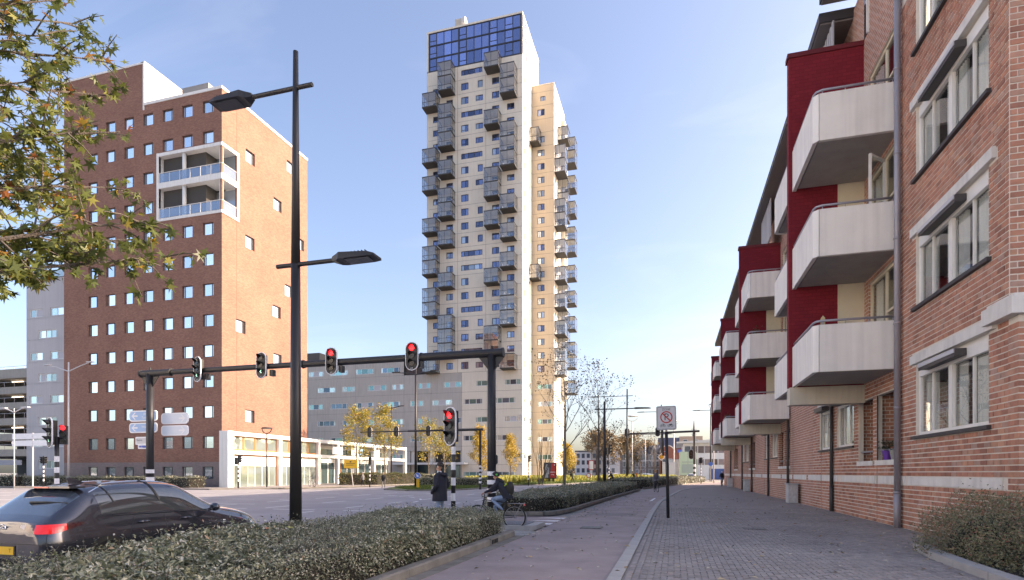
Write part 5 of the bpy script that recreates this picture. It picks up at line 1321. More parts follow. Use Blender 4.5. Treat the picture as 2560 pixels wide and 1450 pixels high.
ring_lamp('smaller bowl lamp behind the no-parking sign', 0.0, 128, 12.7, 1.8, M_LGREY, 0.13)
ring_lamp('farthest bowl lamp above the gabled roofs', -8.0, 170, 12.8, 2.0, M_LGREY, 0.15)
ring_lamp('bowl lamp beside the end of the brick block', 6.0, 95, 12.3, 1.5, M_LGREY, 0.1)

# ---- signs
zs = thing('no_parking_sign', 'white zone no-parking sign on a dark pole leaning on the pavement', 'sign', (-0.19, 20.8, 0), rz=0.15)
zs.rotation_euler = (0, R(-1.2), 0.15)
m = MB(); m.tube((0, 0.05, 0), (0, 0.05, 3.05), 0.055, n=14); m.tube((-0.13, 0.05, 2.2), (-0.13, 0.05, 3.3), 0.03, n=8); m.build('pole', M_BLK, zs, smooth=True)
m = MB(); m.tube((0, 0.05, 3.0), (0, 0.05, 3.95), 0.035, n=8); m.bar((-0.13, 0.05, 2.35), (0.0, 0.05, 2.35), 0.03); m.bar((-0.13, 0.05, 3.0), (0.0, 0.05, 3.0), 0.03); m.build('clamp', M_RAIL, zs)
def rrect(w, h, r, n=5):
    P = []
    for cx, cz, a in ((w / 2 - r, h / 2 - r, 0), (-w / 2 + r, h / 2 - r, 90), (-w / 2 + r, -h / 2 + r, 180), (w / 2 - r, -h / 2 + r, 270)):
        for i in range(n): t = R(a + 90 * i / (n - 1)); P.append((cx + r * math.cos(t), cz + r * math.sin(t)))
    return P
M_SIGNG = plain('sign back grey', (0.3, 0.3, 0.31), 0.5)
M_SIGNW = plain('sign white', (0.62, 0.62, 0.63), 0.55, var=0.03, scale=3)
M_INK = plain('sign black', (0.02, 0.022, 0.025), 0.6)
M_SRED = plain('sign red', (0.5, 0.035, 0.02), 0.55)
zc = 3.52
m = MB(); m.slab([(x, 0.0, zc + z) for x, z in rrect(0.68, 0.84, 0.06)], (0, -1, 0), 0.035); b = m.build('board', M_SIGNG, zs)
m = MB(); m.slab([(x, -0.036, zc + z) for x, z in rrect(0.655, 0.815, 0.05)], (0, -1, 0), 0.003); m.build('board_face', M_SIGNW, b)
m = MB(); o1 = rrect(0.62, 0.78, 0.045); o2 = rrect(0.6, 0.76, 0.04)
for i in range(len(o1)):
    j = (i + 1) % len(o1); m.face([(o1[i][0], -0.041, zc + o1[i][1]), (o1[j][0], -0.041, zc + o1[j][1]), (o2[j][0], -0.041, zc + o2[j][1]), (o2[i][0], -0.041, zc + o2[i][1])])
m.build('border', M_INK, b)
text('lettering', 'ZONE', 0.105, M_INK, b, (0, -0.042, zc + 0.3), (1, 0, 0), (0, 0, 1))
m = MB(); n = 40
for i in range(n):
    t0, t1 = 2 * PI * i / n, 2 * PI * (i + 1) / n
    m.face([(0.21 * math.cos(t0), -0.0425, zc + 0.03 + 0.21 * math.sin(t0)), (0.21 * math.cos(t1), -0.0425, zc + 0.03 + 0.21 * math.sin(t1)), (0.17 * math.cos(t1), -0.0425, zc + 0.03 + 0.17 * math.sin(t1)), (0.17 * math.cos(t0), -0.0425, zc + 0.03 + 0.17 * math.sin(t0))])
a = 0.135; m.face([(-a - 0.015, -0.044, zc + 0.03 + a - 0.015), (-a + 0.015, -0.044, zc + 0.03 + a + 0.015), (a + 0.015, -0.044, zc + 0.03 - a + 0.015), (a - 0.015, -0.044, zc + 0.03 - a - 0.015)])
m.build('prohibition_ring', M_SRED, b)
text('letter_p', 'P', 0.34, M_INK, b, (0, -0.043, zc + 0.03), (1, 0, 0), (0, 0, 1))
for cx in (-0.13, 0.13):                 # bicycle and moped symbols
    m = MB()
    for wx in (-0.055, 0.055): m.torus((cx + wx, -0.043, zc - 0.27), (0, 1, 0), 0.035, 0.005, 16, 4)
    m.bar((cx - 0.055, -0.043, zc - 0.27), (cx - 0.015, -0.043, zc - 0.21), 0.009); m.bar((cx - 0.015, -0.043, zc - 0.21), (cx + 0.04, -0.043, zc - 0.215), 0.009); m.bar((cx + 0.055, -0.043, zc - 0.27), (cx + 0.035, -0.043, zc - 0.19), 0.009); m.bar((cx, -0.043, zc - 0.27), (cx + 0.04, -0.043, zc - 0.215), 0.009)
    if cx > 0: m.bar((cx - 0.02, -0.044, zc - 0.245), (cx + 0.03, -0.044, zc - 0.235), 0.02, 0.03)
    m.build('bike_symbol', M_INK, b)

# direction signs on the far side of the left gantry post
M_SBL = plain('sign pale blue', (0.33, 0.52, 0.78), 0.5)
M_SWH = plain('sign bright white', (0.85, 0.86, 0.88), 0.5)
M_SDB = plain('sign dark blue', (0.04, 0.11, 0.45), 0.5)
def arrow_board(label, x0, x1, z, h, y, face, txt, tip, group='direction boards on the left gantry post', tcol=None):
    t = thing('direction_sign', label, 'sign', ((x0 + x1) / 2, y, z), group=group)
    m = MB(); w = x1 - x0; cx = (x0 + x1) / 2; m.slab([(cx + x, y, z + zz) for x, zz in rrect(w, h, min(h, w) * 0.3 if tip else 0.04, 7)], (0, 1, 0), 0.05); bd = m.build('board', M_SWH, t)
    m = MB(); m.slab([(cx + x, y - 0.001, z + zz) for x, zz in rrect(w - 0.1, h - 0.1, min(h, w) * 0.26 if tip else 0.03, 7)], (0, -1, 0), 0.004); m.build('board_face', face, bd)
    for k, s in enumerate(txt):
        text('lettering', s, h * (0.3 if len(txt) > 1 else 0.34), tcol or M_SWH, bd, (cx + (0.22 if tip == 'l' else -0.22), y - 0.007, z + (h * 0.17 if len(txt) > 1 and k == 0 else -h * 0.17 if len(txt) > 1 else h * 0.08)), (1, 0, 0), (0, 0, 1))
    if tip:
        sg = -1 if tip == 'l' else 1; ax = cx + sg * (w / 2 - 0.3)
        m = MB(); m.face([(ax + sg * 0.16, y - 0.007, z), (ax - sg * 0.02, y - 0.007, z + 0.16), (ax - sg * 0.1, y - 0.007, z + 0.16), (ax + sg * 0.04, y - 0.007, z + 0.035), (ax - sg * 0.2, y - 0.007, z + 0.035), (ax - sg * 0.2, y - 0.007, z - 0.035), (ax + sg * 0.04, y - 0.007, z - 0.035), (ax - sg * 0.1, y - 0.007, z - 0.16), (ax - sg * 0.02, y - 0.007, z - 0.16)])
        m.build('arrow', tcol or M_SWH, bd)
    return t
arrow_board('upper pale blue direction board pointing left, two lines of white lettering', -24.15, -22.55, 4.2, 0.5, 20.55, M_SBL, ['Breda', 'Turnhout'], 'l')
arrow_board('lower pale blue direction board pointing left, one line of white lettering', -24.15, -22.55, 3.66, 0.46, 20.55, M_SBL, ['Waalwijk'], 'l')
arrow_board('upper bright direction board pointing right behind the gantry post', -22.3, -20.8, 4.04, 0.5, 20.55, plain('bluish white board', (0.7, 0.76, 0.84), 0.5), [' '], 'r')  # bluish white face, paler than the boards pointing left
arrow_board('lower bright direction board pointing right behind the gantry post', -22.3, -20.8, 3.5, 0.46, 20.55, plain('bluish white board', (0.7, 0.76, 0.84), 0.5), [' '], 'r')
arrow_board('small white station board with a blue arrow end', -23.55, -22.65, 3.05, 0.36, 20.35, M_SIGNW, ['Station'], None, tcol=M_INK)
m = None
arrow_board('blue street name plate on the gantry post', -23.35, -22.62, 2.78, 0.2, 20.3, M_SDB, ['Hart van', 'Brabantlaan'], None)
t = thing('direction_sign', 'pair of long white boards seen edge-on behind the gantry post', 'sign', (-62.3, 42.0, 0))
for z in (5.0, 4.3):
    m = MB(); m.box(-64.6, -58.9, 42, 42.1, z, z + 0.55); m.build('board', M_SWH, t)
m = MB(); m.tube((-61.8, 42.05, 0), (-61.8, 42.05, 5.6), 0.07, n=8); m.build('pole', M_LGREY, t)
# keep-right bollard on the island
kr = thing('keep_right_bollard', 'yellow bollard with a round blue arrow sign on the grass island', 'bollard', (-23.3, 49.6, 0.1))
m = MB(); m.tube((-23.3, 49.6, 0.1), (-23.3, 49.6, 1.02), 0.14, 0.13, 16); m.build('body', plain('bollard yellow', (0.75, 0.42, 0.01), 0.5), kr, smooth=False)
m = MB(); m.disc((-23.3, 49.55, 1.33), (0.2, -1, 0), 0.29, 0.05, 28); dsk = m.build('sign_disc', M_SDB.copy() if False else plain('sign blue', (0.03, 0.16, 0.6), 0.45), kr)
m = MB(); m.torus((-23.305, 49.52, 1.33), (0.2, -1, 0), 0.275, 0.012, 28, 4); m.build('rim', M_SWH, dsk)
m = MB(); o = (-23.31, 49.515, 1.33)
m.slab([(o[0] + a, o[1] + a * 0.2, o[2] + b) for a, b in ((-0.13, 0.07), (-0.07, 0.13), (0.03, 0.03), (0.08, 0.09), (0.12, -0.13), (-0.1, -0.09), (-0.04, -0.04))][::-1], (0, -1, 0), 0.004); m.build('arrow', M_SWH, dsk)
# yellow works board, advertising panel, diamond sign
yb = thing('works_board', 'yellow temporary traffic board by the far hedge', 'sign', (-37.4, 61, 0))
m = MB(); m.box(-38.4, -36.6, 61, 61.05, 2.15, 3.15); bb = m.build('board', plain('board yellow', (0.72, 0.44, 0.02), 0.5), yb)
m = MB(); m.box(-38.1, -36.9, 60.992, 60.998, 2.7, 2.76); m.box(-38.1, -37.1, 60.992, 60.998, 2.5, 2.56); m.box(-37.6, -37.4, 60.992, 60.998, 2.85, 3.0); m.build('print', M_INK, bb)
m = MB(); m.tube((-37.2, 61.1, 0.1), (-37.5, 61.1, 2.2), 0.04, n=8); m.build('post', M_LGREY, yb)
ad = thing('advertising_panel', 'free-standing dark-framed poster panel with a red advert on the island', 'billboard', (-16.9, 80, 0.1))
m = MB(); m.box(-17.95, -16.1, 80, 80.35, 0.75, 3.05); m.build('case', plain('panel case', (0.03, 0.022, 0.022), 0.5), ad)
m = MB(); m.box(-16.7, -16.45, 80.05, 80.3, 0.1, 0.75); m.box(-17.3, -17.0, 80.05, 80.3, 0.1, 0.75); m.build('foot', M_BLK, ad)
m = MB(); m.box(-17.82, -16.23, 79.985, 79.998, 0.9, 2.95)
m.cur = 1; m.face([(-17.05, 79.98, 0.9), (-16.23, 79.98, 0.9), (-16.23, 79.98, 2.95), (-16.8, 79.98, 2.95)])
m.cur = 2
for (x, z, w, h) in ((-17.5, 2.3, 0.28, 0.55), (-17.45, 1.3, 0.3, 0.4), (-17.2, 1.9, 0.12, 0.5)): m.face([(x - w, 79.975, z - h), (x + w * 0.6, 79.975, z - h), (x + w * 0.4, 79.975, z + h), (x - w * 0.5, 79.975, z + h * 0.8)])
ps = m.build('poster', [plain('poster grey', (0.06, 0.06, 0.07), 0.5), plain('poster red', (0.5, 0.02, 0.02), 0.4), plain('poster figure', (0.4, 0.42, 0.45), 0.5)], ad)
text('lettering', 'VRIESC', 0.27, M_SWH, ps, (-16.62, 79.97, 1.68), (1, 0, 0), (0, 0, 1)); text('lettering', 'bday', 0.24, M_SWH, ps, (-16.62, 79.97, 1.35), (1, 0, 0), (0, 0, 1))
m = MB(); m.box(-16.45, -16.3, 79.97, 79.975, 2.65, 2.8); m.build('emblem', M_SWH, ps)
ds = thing('priority_sign', 'orange diamond priority sign on the slim far lamp post', 'sign', (-2.3, 111.7, 4.6))
m = MB(); m.slab([(-2.3, 111.7, 3.85), (-1.55, 111.7, 4.6), (-2.3, 111.7, 5.35), (-3.05, 111.7, 4.6)], (0, -1, 0), 0.04); b = m.build('border', M_SWH, ds)
m = MB(); m.slab([(-2.3, 111.655, 4.05), (-1.75, 111.655, 4.6), (-2.3, 111.655, 5.15), (-2.85, 111.655, 4.6)], (0, -1, 0), 0.006); m.build('face', plain('diamond orange', (0.8, 0.35, 0.01), 0.5), b)
for lab, x, y, z, r, mt in (('round blue sign before the white building', 5.6, 96, 3.0, 0.32, 'sign blue'), ('round white sign with red rim in the lit verge', -13.8, 96, 1.15, 0.4, 'sign white'), ('small red and white sign board in the lit verge', -14.6, 105, 3.0, 0.0, 'sign red')):
    t = thing('road_sign', lab, 'sign', (x, y, 0)); m = MB(); m.tube((x, y + 0.06, 0), (x, y + 0.06, z), 0.035, n=8); m.build('post', M_LGREY, t)
    m = MB()
    if r: m.disc((x, y, z), (0, 1, 0), r, 0.03, 22)
    else: m.box(x - 0.5, x + 0.5, y - 0.02, y + 0.02, z - 0.9, z + 0.9)
    d = m.build('plate', plain('sign blue', (0.03, 0.16, 0.6)) if mt == 'sign blue' else M_SRED, t)
    if mt != 'sign blue':
        m = MB()
        if r: m.disc((x, y - 0.018, z), (0, 1, 0), r * 0.72, 0.006, 22)
        else: m.box(x - 0.36, x + 0.36, y - 0.03, y - 0.022, z - 0.75, z + 0.75)
        m.build('plate_face', M_SWH, d)

# ================================================================ planting
def leaf_mesh(name, P, D, U, L, W, mat, fold=0.25):
    """many small folded leaves: P base points, D pointing, U leaf normal, L length, W width (arrays)"""
    P = np.asarray(P, float); n = len(P)
    D = D / np.linalg.norm(D, axis=1, keepdims=True)
    S = np.cross(D, U); S /= np.maximum(np.linalg.norm(S, axis=1, keepdims=True), 1e-6); Nn = np.cross(S, D)
    L = np.broadcast_to(L, n)[:, None]; W = np.broadcast_to(W, n)[:, None]
    v = np.empty((n, 4, 3)); v[:, 0] = P; v[:, 1] = P + D * L * 0.45 + S * W * 0.5 + Nn * W * fold; v[:, 2] = P + D * L; v[:, 3] = P + D * L * 0.45 - S * W * 0.5 + Nn * W * fold
    me = bpy.data.meshes.new(name); me.vertices.add(n * 4); me.vertices.foreach_set('co', v.reshape(-1))
    idx = np.arange(n)[:, None] * 4
    tri = np.concatenate([idx + np.array([0, 1, 2]), idx + np.array([0, 2, 3])], axis=1).reshape(-1)
    me.loops.add(n * 6); me.loops.foreach_set('vertex_index', tri.astype(np.int32))
    me.polygons.add(n * 2); me.polygons.foreach_set('loop_start', np.arange(0, n * 6, 3, dtype=np.int32))
    me.update(calc_edges=True); me.validate(); me.materials.append(mat)
    return me
def add_mesh(name, me, parent=None, **k):
    o = bpy.data.objects.new(name, me); COL.objects.link(o); o.parent = parent
    return tag(o, k.get('label'), k.get('cat'), k.get('group'), k.get('kind'))
M_HLEAF = leafmat('hedge leaves', [(0.0, (0.05, 0.068, 0.04)), (0.3, (0.13, 0.155, 0.09)), (0.6, (0.27, 0.285, 0.185)), (0.82, (0.42, 0.4, 0.28)), (0.95, (0.6, 0.59, 0.52)), (1.0, (0.36, 0.2, 0.1))], 0.35, 0.15, 0.6)
M_HCORE = plain('hedge twigs', (0.03, 0.026, 0.02), 0.95, var=0.4, scale=9, bump=0.6)
M_TWIG = plain('twigs', (0.1, 0.075, 0.055), 0.9, var=0.2, scale=6)

def hedge(label, left, right, h, n, leaf=0.06, seed=1, mat=None, inset=0.1, rough=0.06, z0=0.1):
    """clipped hedge between two edge lines (lists of matching points)"""
    rg = np.random.default_rng(seed)
    cx = sum(p[0] for p in left + right) / len(left + right); cy = sum(p[1] for p in left + right) / len(left + right)
    t = thing('hedge', label, 'hedge', (cx, cy, 0), group='clipped hedges')
    lf = np.array(left, float); rt = np.array(right, float)
    seg = len(lf) - 1
    ln = np.array([np.linalg.norm((lf[i + 1] + rt[i + 1]) - (lf[i] + rt[i])) / 2 for i in range(seg)])
    wd_ = np.array([np.linalg.norm(lf[i] - rt[i] + lf[i + 1] - rt[i + 1]) / 2 for i in range(seg)])
    def at(i, u, v): a = lf[i] * (1 - u)[:, None] + lf[i + 1] * u[:, None]; b = rt[i] * (1 - u)[:, None] + rt[i + 1] * u[:, None]; return a * (1 - v)[:, None] + b * v[:, None]
    core = MB()
    for i in range(seg):
        q = [lf[i], lf[i + 1], rt[i + 1], rt[i]]; c = sum(q) / 4
        q2 = [p + (c - p) / max(np.linalg.norm(c - p), 1e-6) * inset for p in q]
        q2 = q
        vs = []
        for z, k in ((z0 - 0.05, 0.75), (h - 0.12, 0.9)):
            for (p, o) in ((lf[i], rt[i]), (lf[i + 1], rt[i + 1]), (rt[i + 1], lf[i + 1]), (rt[i], lf[i])):
                w = np.linalg.norm(p - o); pp = p + (o - p) / w * min(inset, w * 0.3); vs.append((*pp, z))
        fs = [(4, 5, 6, 7), (0, 1, 5, 4), (2, 3, 7, 6)]
        if i == 0: fs.append((3, 0, 4, 7))
        if i == seg - 1: fs.append((1, 2, 6, 5))
        core.add(vs, fs)
    core.build('inner_twigs', M_HCORE, t)
    area = np.concatenate([ln * wd_, ln * (h - z0), ln * (h - z0)]); area = np.append(area, [wd_[0] * (h - z0), wd_[-1] * (h - z0)])
    cnt = (area / area.sum() * n).astype(int)
    P = []; Nn = []
    for i in range(seg):
        k = cnt[i]; u, v = rg.random(k), rg.random(k); xy = at(i, u, v)
        edge = np.minimum(v, 1 - v) * wd_[i]
        z = h - rg.random(k) ** 2 * 0.12 + 0.05 * np.sin(xy[:, 0] * 2.1 + xy[:, 1] * 1.3) + 0.04 * np.sin(xy[:, 0] * 5 - xy[:, 1] * 3.7) - 0.16 * np.exp(-edge / 0.12)
        z += 0.05 * np.sin(xy[:, 0] * 9.3 + 2 * np.sin(xy[:, 1] * 2.2)) * np.sin(xy[:, 1] * 7.1); spr = rg.random(k) < 0.06; z += spr * rg.random(k) ** 2 * 0.2
        P.append(np.c_[xy, z]); Nn.append(np.tile([0, 0, 1.0], (k, 1)))
        for sd in (0, 1):
            k = cnt[seg * (1 + sd) + i]; u = rg.random(k); v = np.full(k, float(sd)); xy = at(i, u, v)
            d = (lf[i] - rt[i]) if sd == 0 else (rt[i] - lf[i]); d = d / np.linalg.norm(d)
            z = z0 + rg.random(k) ** 0.75 * (h - z0)
            dep = rg.random(k) ** 2 * 0.2 + 0.05 * np.sin(xy[:, 1] * 3.1 + z * 4) + np.maximum(0, (0.3 - z)) * 0.35 - 0.03
            xy = xy - d * dep[:, None]; P.append(np.c_[xy, z]); Nn.append(np.tile([d[0], d[1], 0.35], (k, 1)))
    for e, (i, a, s) in enumerate(((0, 0.0, -1), (seg - 1, 1.0, 1))):
        k = cnt[3 * seg + e]; v = rg.random(k); u = np.full(k, a); xy = at(i, u, v); d = (lf[i + 1] - lf[i]) * s; d = d / np.linalg.norm(d)
        z = z0 + rg.random(k) ** 0.75 * (h - z0); xy = xy - d * (rg.random(k) ** 2 * 0.2)[:, None]; P.append(np.c_[xy, z]); Nn.append(np.tile([d[0], d[1], 0.35], (k, 1)))
    P = np.concatenate(P); Nn = np.concatenate(Nn); k = len(P)
    U = Nn + rg.normal(0, 0.55, (k, 3)); D = rg.normal(0, 1, (k, 3)); D -= Nn * (D * Nn).sum(1, keepdims=True) * 0.6; D += Nn * 0.35
    L = leaf * rg.uniform(0.5, 1.6, k) * (0.85 + 0.3 * np.sin(P[:, 0] * 1.7 + P[:, 1] * 0.9))
    P -= np.array([cx, cy, 0])
    add_mesh('foliage', leaf_mesh('foliage', P, D, U, L, L * rg.uniform(0.32, 0.5, k), mat or M_HLEAF), t)
    return t
nh = hedge('broad grey-green hedge in the foreground between road and bike path', [(-7.15, 1.2), (-7.15, 6), (-7.1, 10), (-6.9, 14.1)], [(-4.12, 1.2), (-4.12, 6), (-4.1, 10), (-4.1, 13.75)], 0.66, 150000, 0.05, 1)
hedge('long hedge behind the rider in the black cap, curving beside the bike path', [(-7.0, 20.95), (-7.1, 24), (-7.1, 32), (-6.9, 42), (-6.3, 53)], [(-5.0, 20.95), (-4.3, 23.6), (-4.1, 31), (-3.8, 41), (-3.2, 52.6)], 0.74, 70000, 0.075, 2)
hedge('farthest hedge along the bend of the bike path', [(-6.2, 59), (-5.2, 65), (-3.5, 74), (2.0, 98)], [(-3.2, 58.5), (-2.0, 65), (-0.7, 73), (4.8, 96)], 1.0, 24000, 0.13, 3)
hedge('low hedge across the island behind the grass strip', [(-29.0, 62.5), (-24, 62), (-18.9, 61.5)], [(-29.0, 61), (-24, 60.5), (-18.9, 60)], 1.0, 14000, 0.12, 4)
hedge('low hedge right behind the island hedge, nearer the concrete wing', [(-42, 80), (-33.6, 79)], [(-42, 77.5), (-33.6, 76.5)], 1.35, 9000, 0.16, 5)
hedge('rough leafy hedge under the yellow trees before the glass hall', [(-40.5, 64.2), (-36.8, 67), (-34.6, 74)], [(-39.4, 61.5), (-35.6, 64), (-33.7, 73)], 1.5, 9000, 0.16, 6, leafmat('rough hedge leaves', [(0, (0.06, 0.08, 0.03)), (0.5, (0.13, 0.15, 0.06)), (0.9, (0.25, 0.22, 0.1)), (1, (0.3, 0.14, 0.08))]))
hedge('dark hedge before the foot of the brick tower', [(-69, 47.2), (-57, 47.2), (-45.6, 47.2)], [(-69, 45.8), (-57, 45.8), (-46.4, 45.8)], 1.2, 12000, 0.13, 7)
hedge('sunlit hedge in front of the car park and grey block', [(-110, 47.5), (-86, 47.5), (-70, 47.4)], [(-110, 46), (-86, 46), (-70, 46)], 1.3, 9000, 0.17, 8)

def shoots(hname, n, box, h, seed):
    rr = random.Random(seed); m = MB()
    for k in range(n):
        p = Vector((rr.uniform(box[0], box[1]), rr.uniform(box[2], box[3]), h - 0.1)); e = p + Vector((rr.gauss(0, .06), rr.gauss(0, .06), rr.uniform(0.1, 0.26))); m.path([p, p.lerp(e, .5) + Vector((rr.gauss(0, .012), rr.gauss(0, .012), 0)), e], [0.004, 0.003, 0.0015], 4)
        for q in range(4):
            b = p.lerp(e, rr.uniform(.45, 1)); a = rr.random() * 6.28; d = Vector((math.cos(a), math.sin(a), rr.uniform(0, .7))) * rr.uniform(.03, .05); s_ = Vector((-d.y, d.x, 0)) * .3; m.cur = 1; m.face([b, b + d * .5 + s_, b + d, b + d * .5 - s_]); m.cur = 0
    return m.build('shoots', [M_TWIG, M_HLEAF], hname, kind='stuff')
def bush(label, c, r, n, leaf, seed, mat, stems=22):
    rg = np.random.default_rng(seed); t = thing('bush', label, 'bush', (c[0], c[1], 0))
    m = MB(); rr = random.Random(seed)
    for k in range(stems):
        a = rr.random() * 2 * PI; e = rr.uniform(0.3, 1.2); d = Vector((math.cos(a) * math.cos(e), math.sin(a) * math.cos(e), math.sin(e)))
        p0 = Vector((c[0] + rr.uniform(-.3, .3) * r[0], c[1] + rr.uniform(-.3, .3) * r[1], 0.05)); p1 = p0 + Vector((d.x * r[0], d.y * r[1], d.z * r[2] * 1.05)) * rr.uniform(0.7, 1.05)
        m.path([p0, p0.lerp(p1, 0.5) + Vector((0, 0, 0.08)), p1], [0.012, 0.008, 0.003], 4)
    m.build('twig', M_TWIG, t, kind='stuff')
    a = rg.normal(0, 1, (n, 3)); a[:, 2] = np.abs(a[:, 2]); a /= np.linalg.norm(a, axis=1, keepdims=True)
    rad = 1 - rg.random(n) ** 1.6 * 0.6
    lump = 1 + 0.14 * np.sin(a[:, 0] * 7 + a[:, 2] * 5) * np.sin(a[:, 1] * 6 + 1.5) + (rg.random(n) < 0.04) * rg.random(n) * 0.25
    P = a * (rad * lump)[:, None] * np.array(r) + np.array([0, 0, 0.05])
    U = a + rg.normal(0, 0.6, (n, 3)); D = rg.normal(0, 1, (n, 3)) + a * 0.6
    L = leaf * rg.uniform(0.6, 1.3, n)
    add_mesh('foliage', leaf_mesh('foliage', P, D, U, L, L * 0.5, mat), t)
    m = MB(); m.sphere((c[0], c[1], 0.0), 1.0, 14, 8, (r[0] * 0.6, r[1] * 0.6, r[2] * 0.7)); m.build('inner_twigs', M_HCORE, t)
    return t
shoots(nh, 260, (-7.0, -4.2, 3.0, 13.7), 0.68, 91)
M_BUSH = leafmat('cotoneaster leaves', [(0.0, (0.08, 0.09, 0.05)), (0.4, (0.17, 0.185, 0.1)), (0.7, (0.28, 0.275, 0.16)), (0.9, (0.34, 0.24, 0.17)), (1.0, (0.3, 0.09, 0.06))], 0.45, 0.2)
bush('loose grey-green shrub spreading in front of the brick corner', (5.75, 12.6), (1.25, 1.55, 1.2), 26000, 0.042, 31, M_BUSH)
bush('dense shrub at the picture edge in front of the near shrub', (6.15, 10.9), (1.45, 1.6, 1.08), 24000, 0.042, 32, M_BUSH)
bush('small shrub at the picture corner behind the pale kerb', (5.75, 9.3), (1.1, 1.2, 0.8), 14000, 0.042, 33, M_BUSH)
kb2 = thing('shrub_kerb', 'pale weathered concrete kerb in front of the shrubs', 'kerb', (4.75, 11, 0))
for k, (a, b) in enumerate((((4.92, 13.75), (4.72, 12.5)), ((4.72, 12.49), (4.62, 11.25)), ((4.62, 11.24), (4.56, 10.0)), ((4.56, 9.99), (4.54, 8.6)))):
    m = MB(); m.bar((a[0], a[1], 0.06), (b[0], b[1], 0.06), 0.24, 0.16); m.build('kerb_stone', M_KERB, kb2)
sheet('planting_bed', [(4.75, 8), (7, 8), (7, 13.4), (5.0, 13.6)], 0.04, M_SOIL)

# ---- trees
M_BARK = plain('bark', (0.11, 0.09, 0.075), 0.9, var=0.3, scale=5, bump=0.7)
M_BARKP = plain('pale bark', (0.2, 0.17, 0.14), 0.9, var=0.3, scale=5, bump=0.7)
def grow(rr, p, d, length, rad, depth, out, tips, spread=0.6, up=0.15, kids=(3, 4), shrink=0.62):
    n = 4; pts = [p]; rs = [rad]; q = p.copy(); dd = d.copy()
    for i in range(n):
        dd = (dd + Vector((rr.gauss(0, .1), rr.gauss(0, .1), rr.gauss(0, .08) + up * 0.25))).normalized(); q = q + dd * length / n; pts.append(q.copy()); rs.append(rad * (1 - 0.55 * (i + 1) / n))
    out.append((pts, rs))
    if depth == 0: tips.append((pts, dd)); return
    for k in range(rr.randint(*kids)):
        t = rr.uniform(0.35, 1.0); i = min(int(t * n), n - 1); b = pts[i].lerp(pts[i + 1], t * n - i)
        a = rr.random() * 2 * PI; side = dd.orthogonal().normalized(); side = Matrix.Rotation(a, 3, dd) @ side
        nd = (dd * (1 - spread * 0.5) + side * spread + Vector((0, 0, up))).normalized()
        grow(rr, b, nd, length * shrink * rr.uniform(0.75, 1.2), rs[i] * 0.6, depth - 1, out, tips, spread, up, kids, shrink)
def leaf_shape(kind):
    if kind == 'star':
        pts = []
        lob = [(90, 1.0), (38, 0.92), (-25, 0.72), (205, 0.72), (142, 0.92)]
        ang = sorted([(a, r) for a, r in lob]); seq = [(-25, .72), (8, .3), (38, .92), (64, .34), (90, 1.0), (116, .34), (142, .92), (172, .3), (205, .72), (270, .16)]
        return [(r * math.cos(R(a)), r * math.sin(R(a))) for a, r in seq]
    return [(0, -0.5), (0.28, 0), (0, 0.5), (-0.28, 0)]
def star_leaves(name, P, D, U, S, mat, rg):
    """lobed leaves as fans about the stalk end"""
    shp = np.array(leaf_shape('star')); k = len(shp); n = len(P)
    D = D / np.linalg.norm(D, axis=1, keepdims=True); X = np.cross(D, U); X /= np.maximum(np.linalg.norm(X, axis=1, keepdims=True), 1e-6); Nn = np.cross(X, D)
    curl = rg.uniform(-0.1, 0.45, n)
    v = np.empty((n, k + 1, 3)); v[:, 0] = P
    for j in range(k):
        x, y = shp[j]; r2 = x * x + y * y
        v[:, j + 1] = P + (X * x + D * y) * S[:, None] - Nn * (curl * r2 * 0.45 * S)[:, None]
    v += (D * S[:, None] * 0.25)[:, None, :]
    me = bpy.data.meshes.new(name); me.vertices.add(n * (k + 1)); me.vertices.foreach_set('co', v.reshape(-1))
    f = np.array([[0, j + 1, (j + 1) % k + 1] for j in range(k)]).reshape(-1)
    idx = (np.arange(n)[:, None] * (k + 1) + f[None]).reshape(-1)
    me.loops.add(len(idx)); me.loops.foreach_set('vertex_index', idx.astype(np.int32)); me.polygons.add(n * k); me.polygons.foreach_set('loop_start', np.arange(0, len(idx), 3, dtype=np.int32))
    me.update(calc_edges=True); me.validate(); me.materials.append(mat)
    return me
# sweetgum whose boughs hang into the picture
sg = thing('sweetgum_tree', 'green sweetgum tree with star-shaped leaves hanging over the near road edge', 'tree', (-6.3, 2.0, 0))
rr = random.Random(42); T0 = Vector((-6.3, 2.0, 0))
m = MB(); m.path([T0, T0 + Vector((0.03, 0.02, 2.0)), T0 + Vector((0.0, 0.08, 4.5)), T0 + Vector((0.06, 0.05, 7.5))], [0.16, 0.13, 0.1, 0.05], 12); m.build('trunk', M_BARK, sg, smooth=True)
boughs = [(-4.37, 4.12, 3.55), (-4.35, 3.92, 3.79), (-4.92, 4.21, 3.8), (-4.86, 3.85, 3.51), (-5.16, 3.63, 3.42), (-5.03, 4.19, 4.82), (-5.84, 4.77, 5.67), (-5.77, 4.6, 5.93), (-5.98, 4.49, 6.27), (-5.34, 3.82, 5.84), (-6.13, 4.09, 6.39), (-5.84, 3.77, 5.55), (-5.4, 3.73, 5.07), (-5.02, 3.73, 4.55), (-5.6, 3.74, 4.58), (-6.19, 4.68, 4.77), (-5.67, 4.67, 4.61), (-6.45, 4.42, 4.47), (-6.68, 4.34, 4.04), (-5.02, 3.87, 3.81), (-5.93, 3.79, 5.03), (-6.01, 4.27, 5.98), (-6.53, 4.28, 4.7), (-6.28, 4.54, 4.93)]   # outer end of each bough
br = MB(); tips = []; outb = []
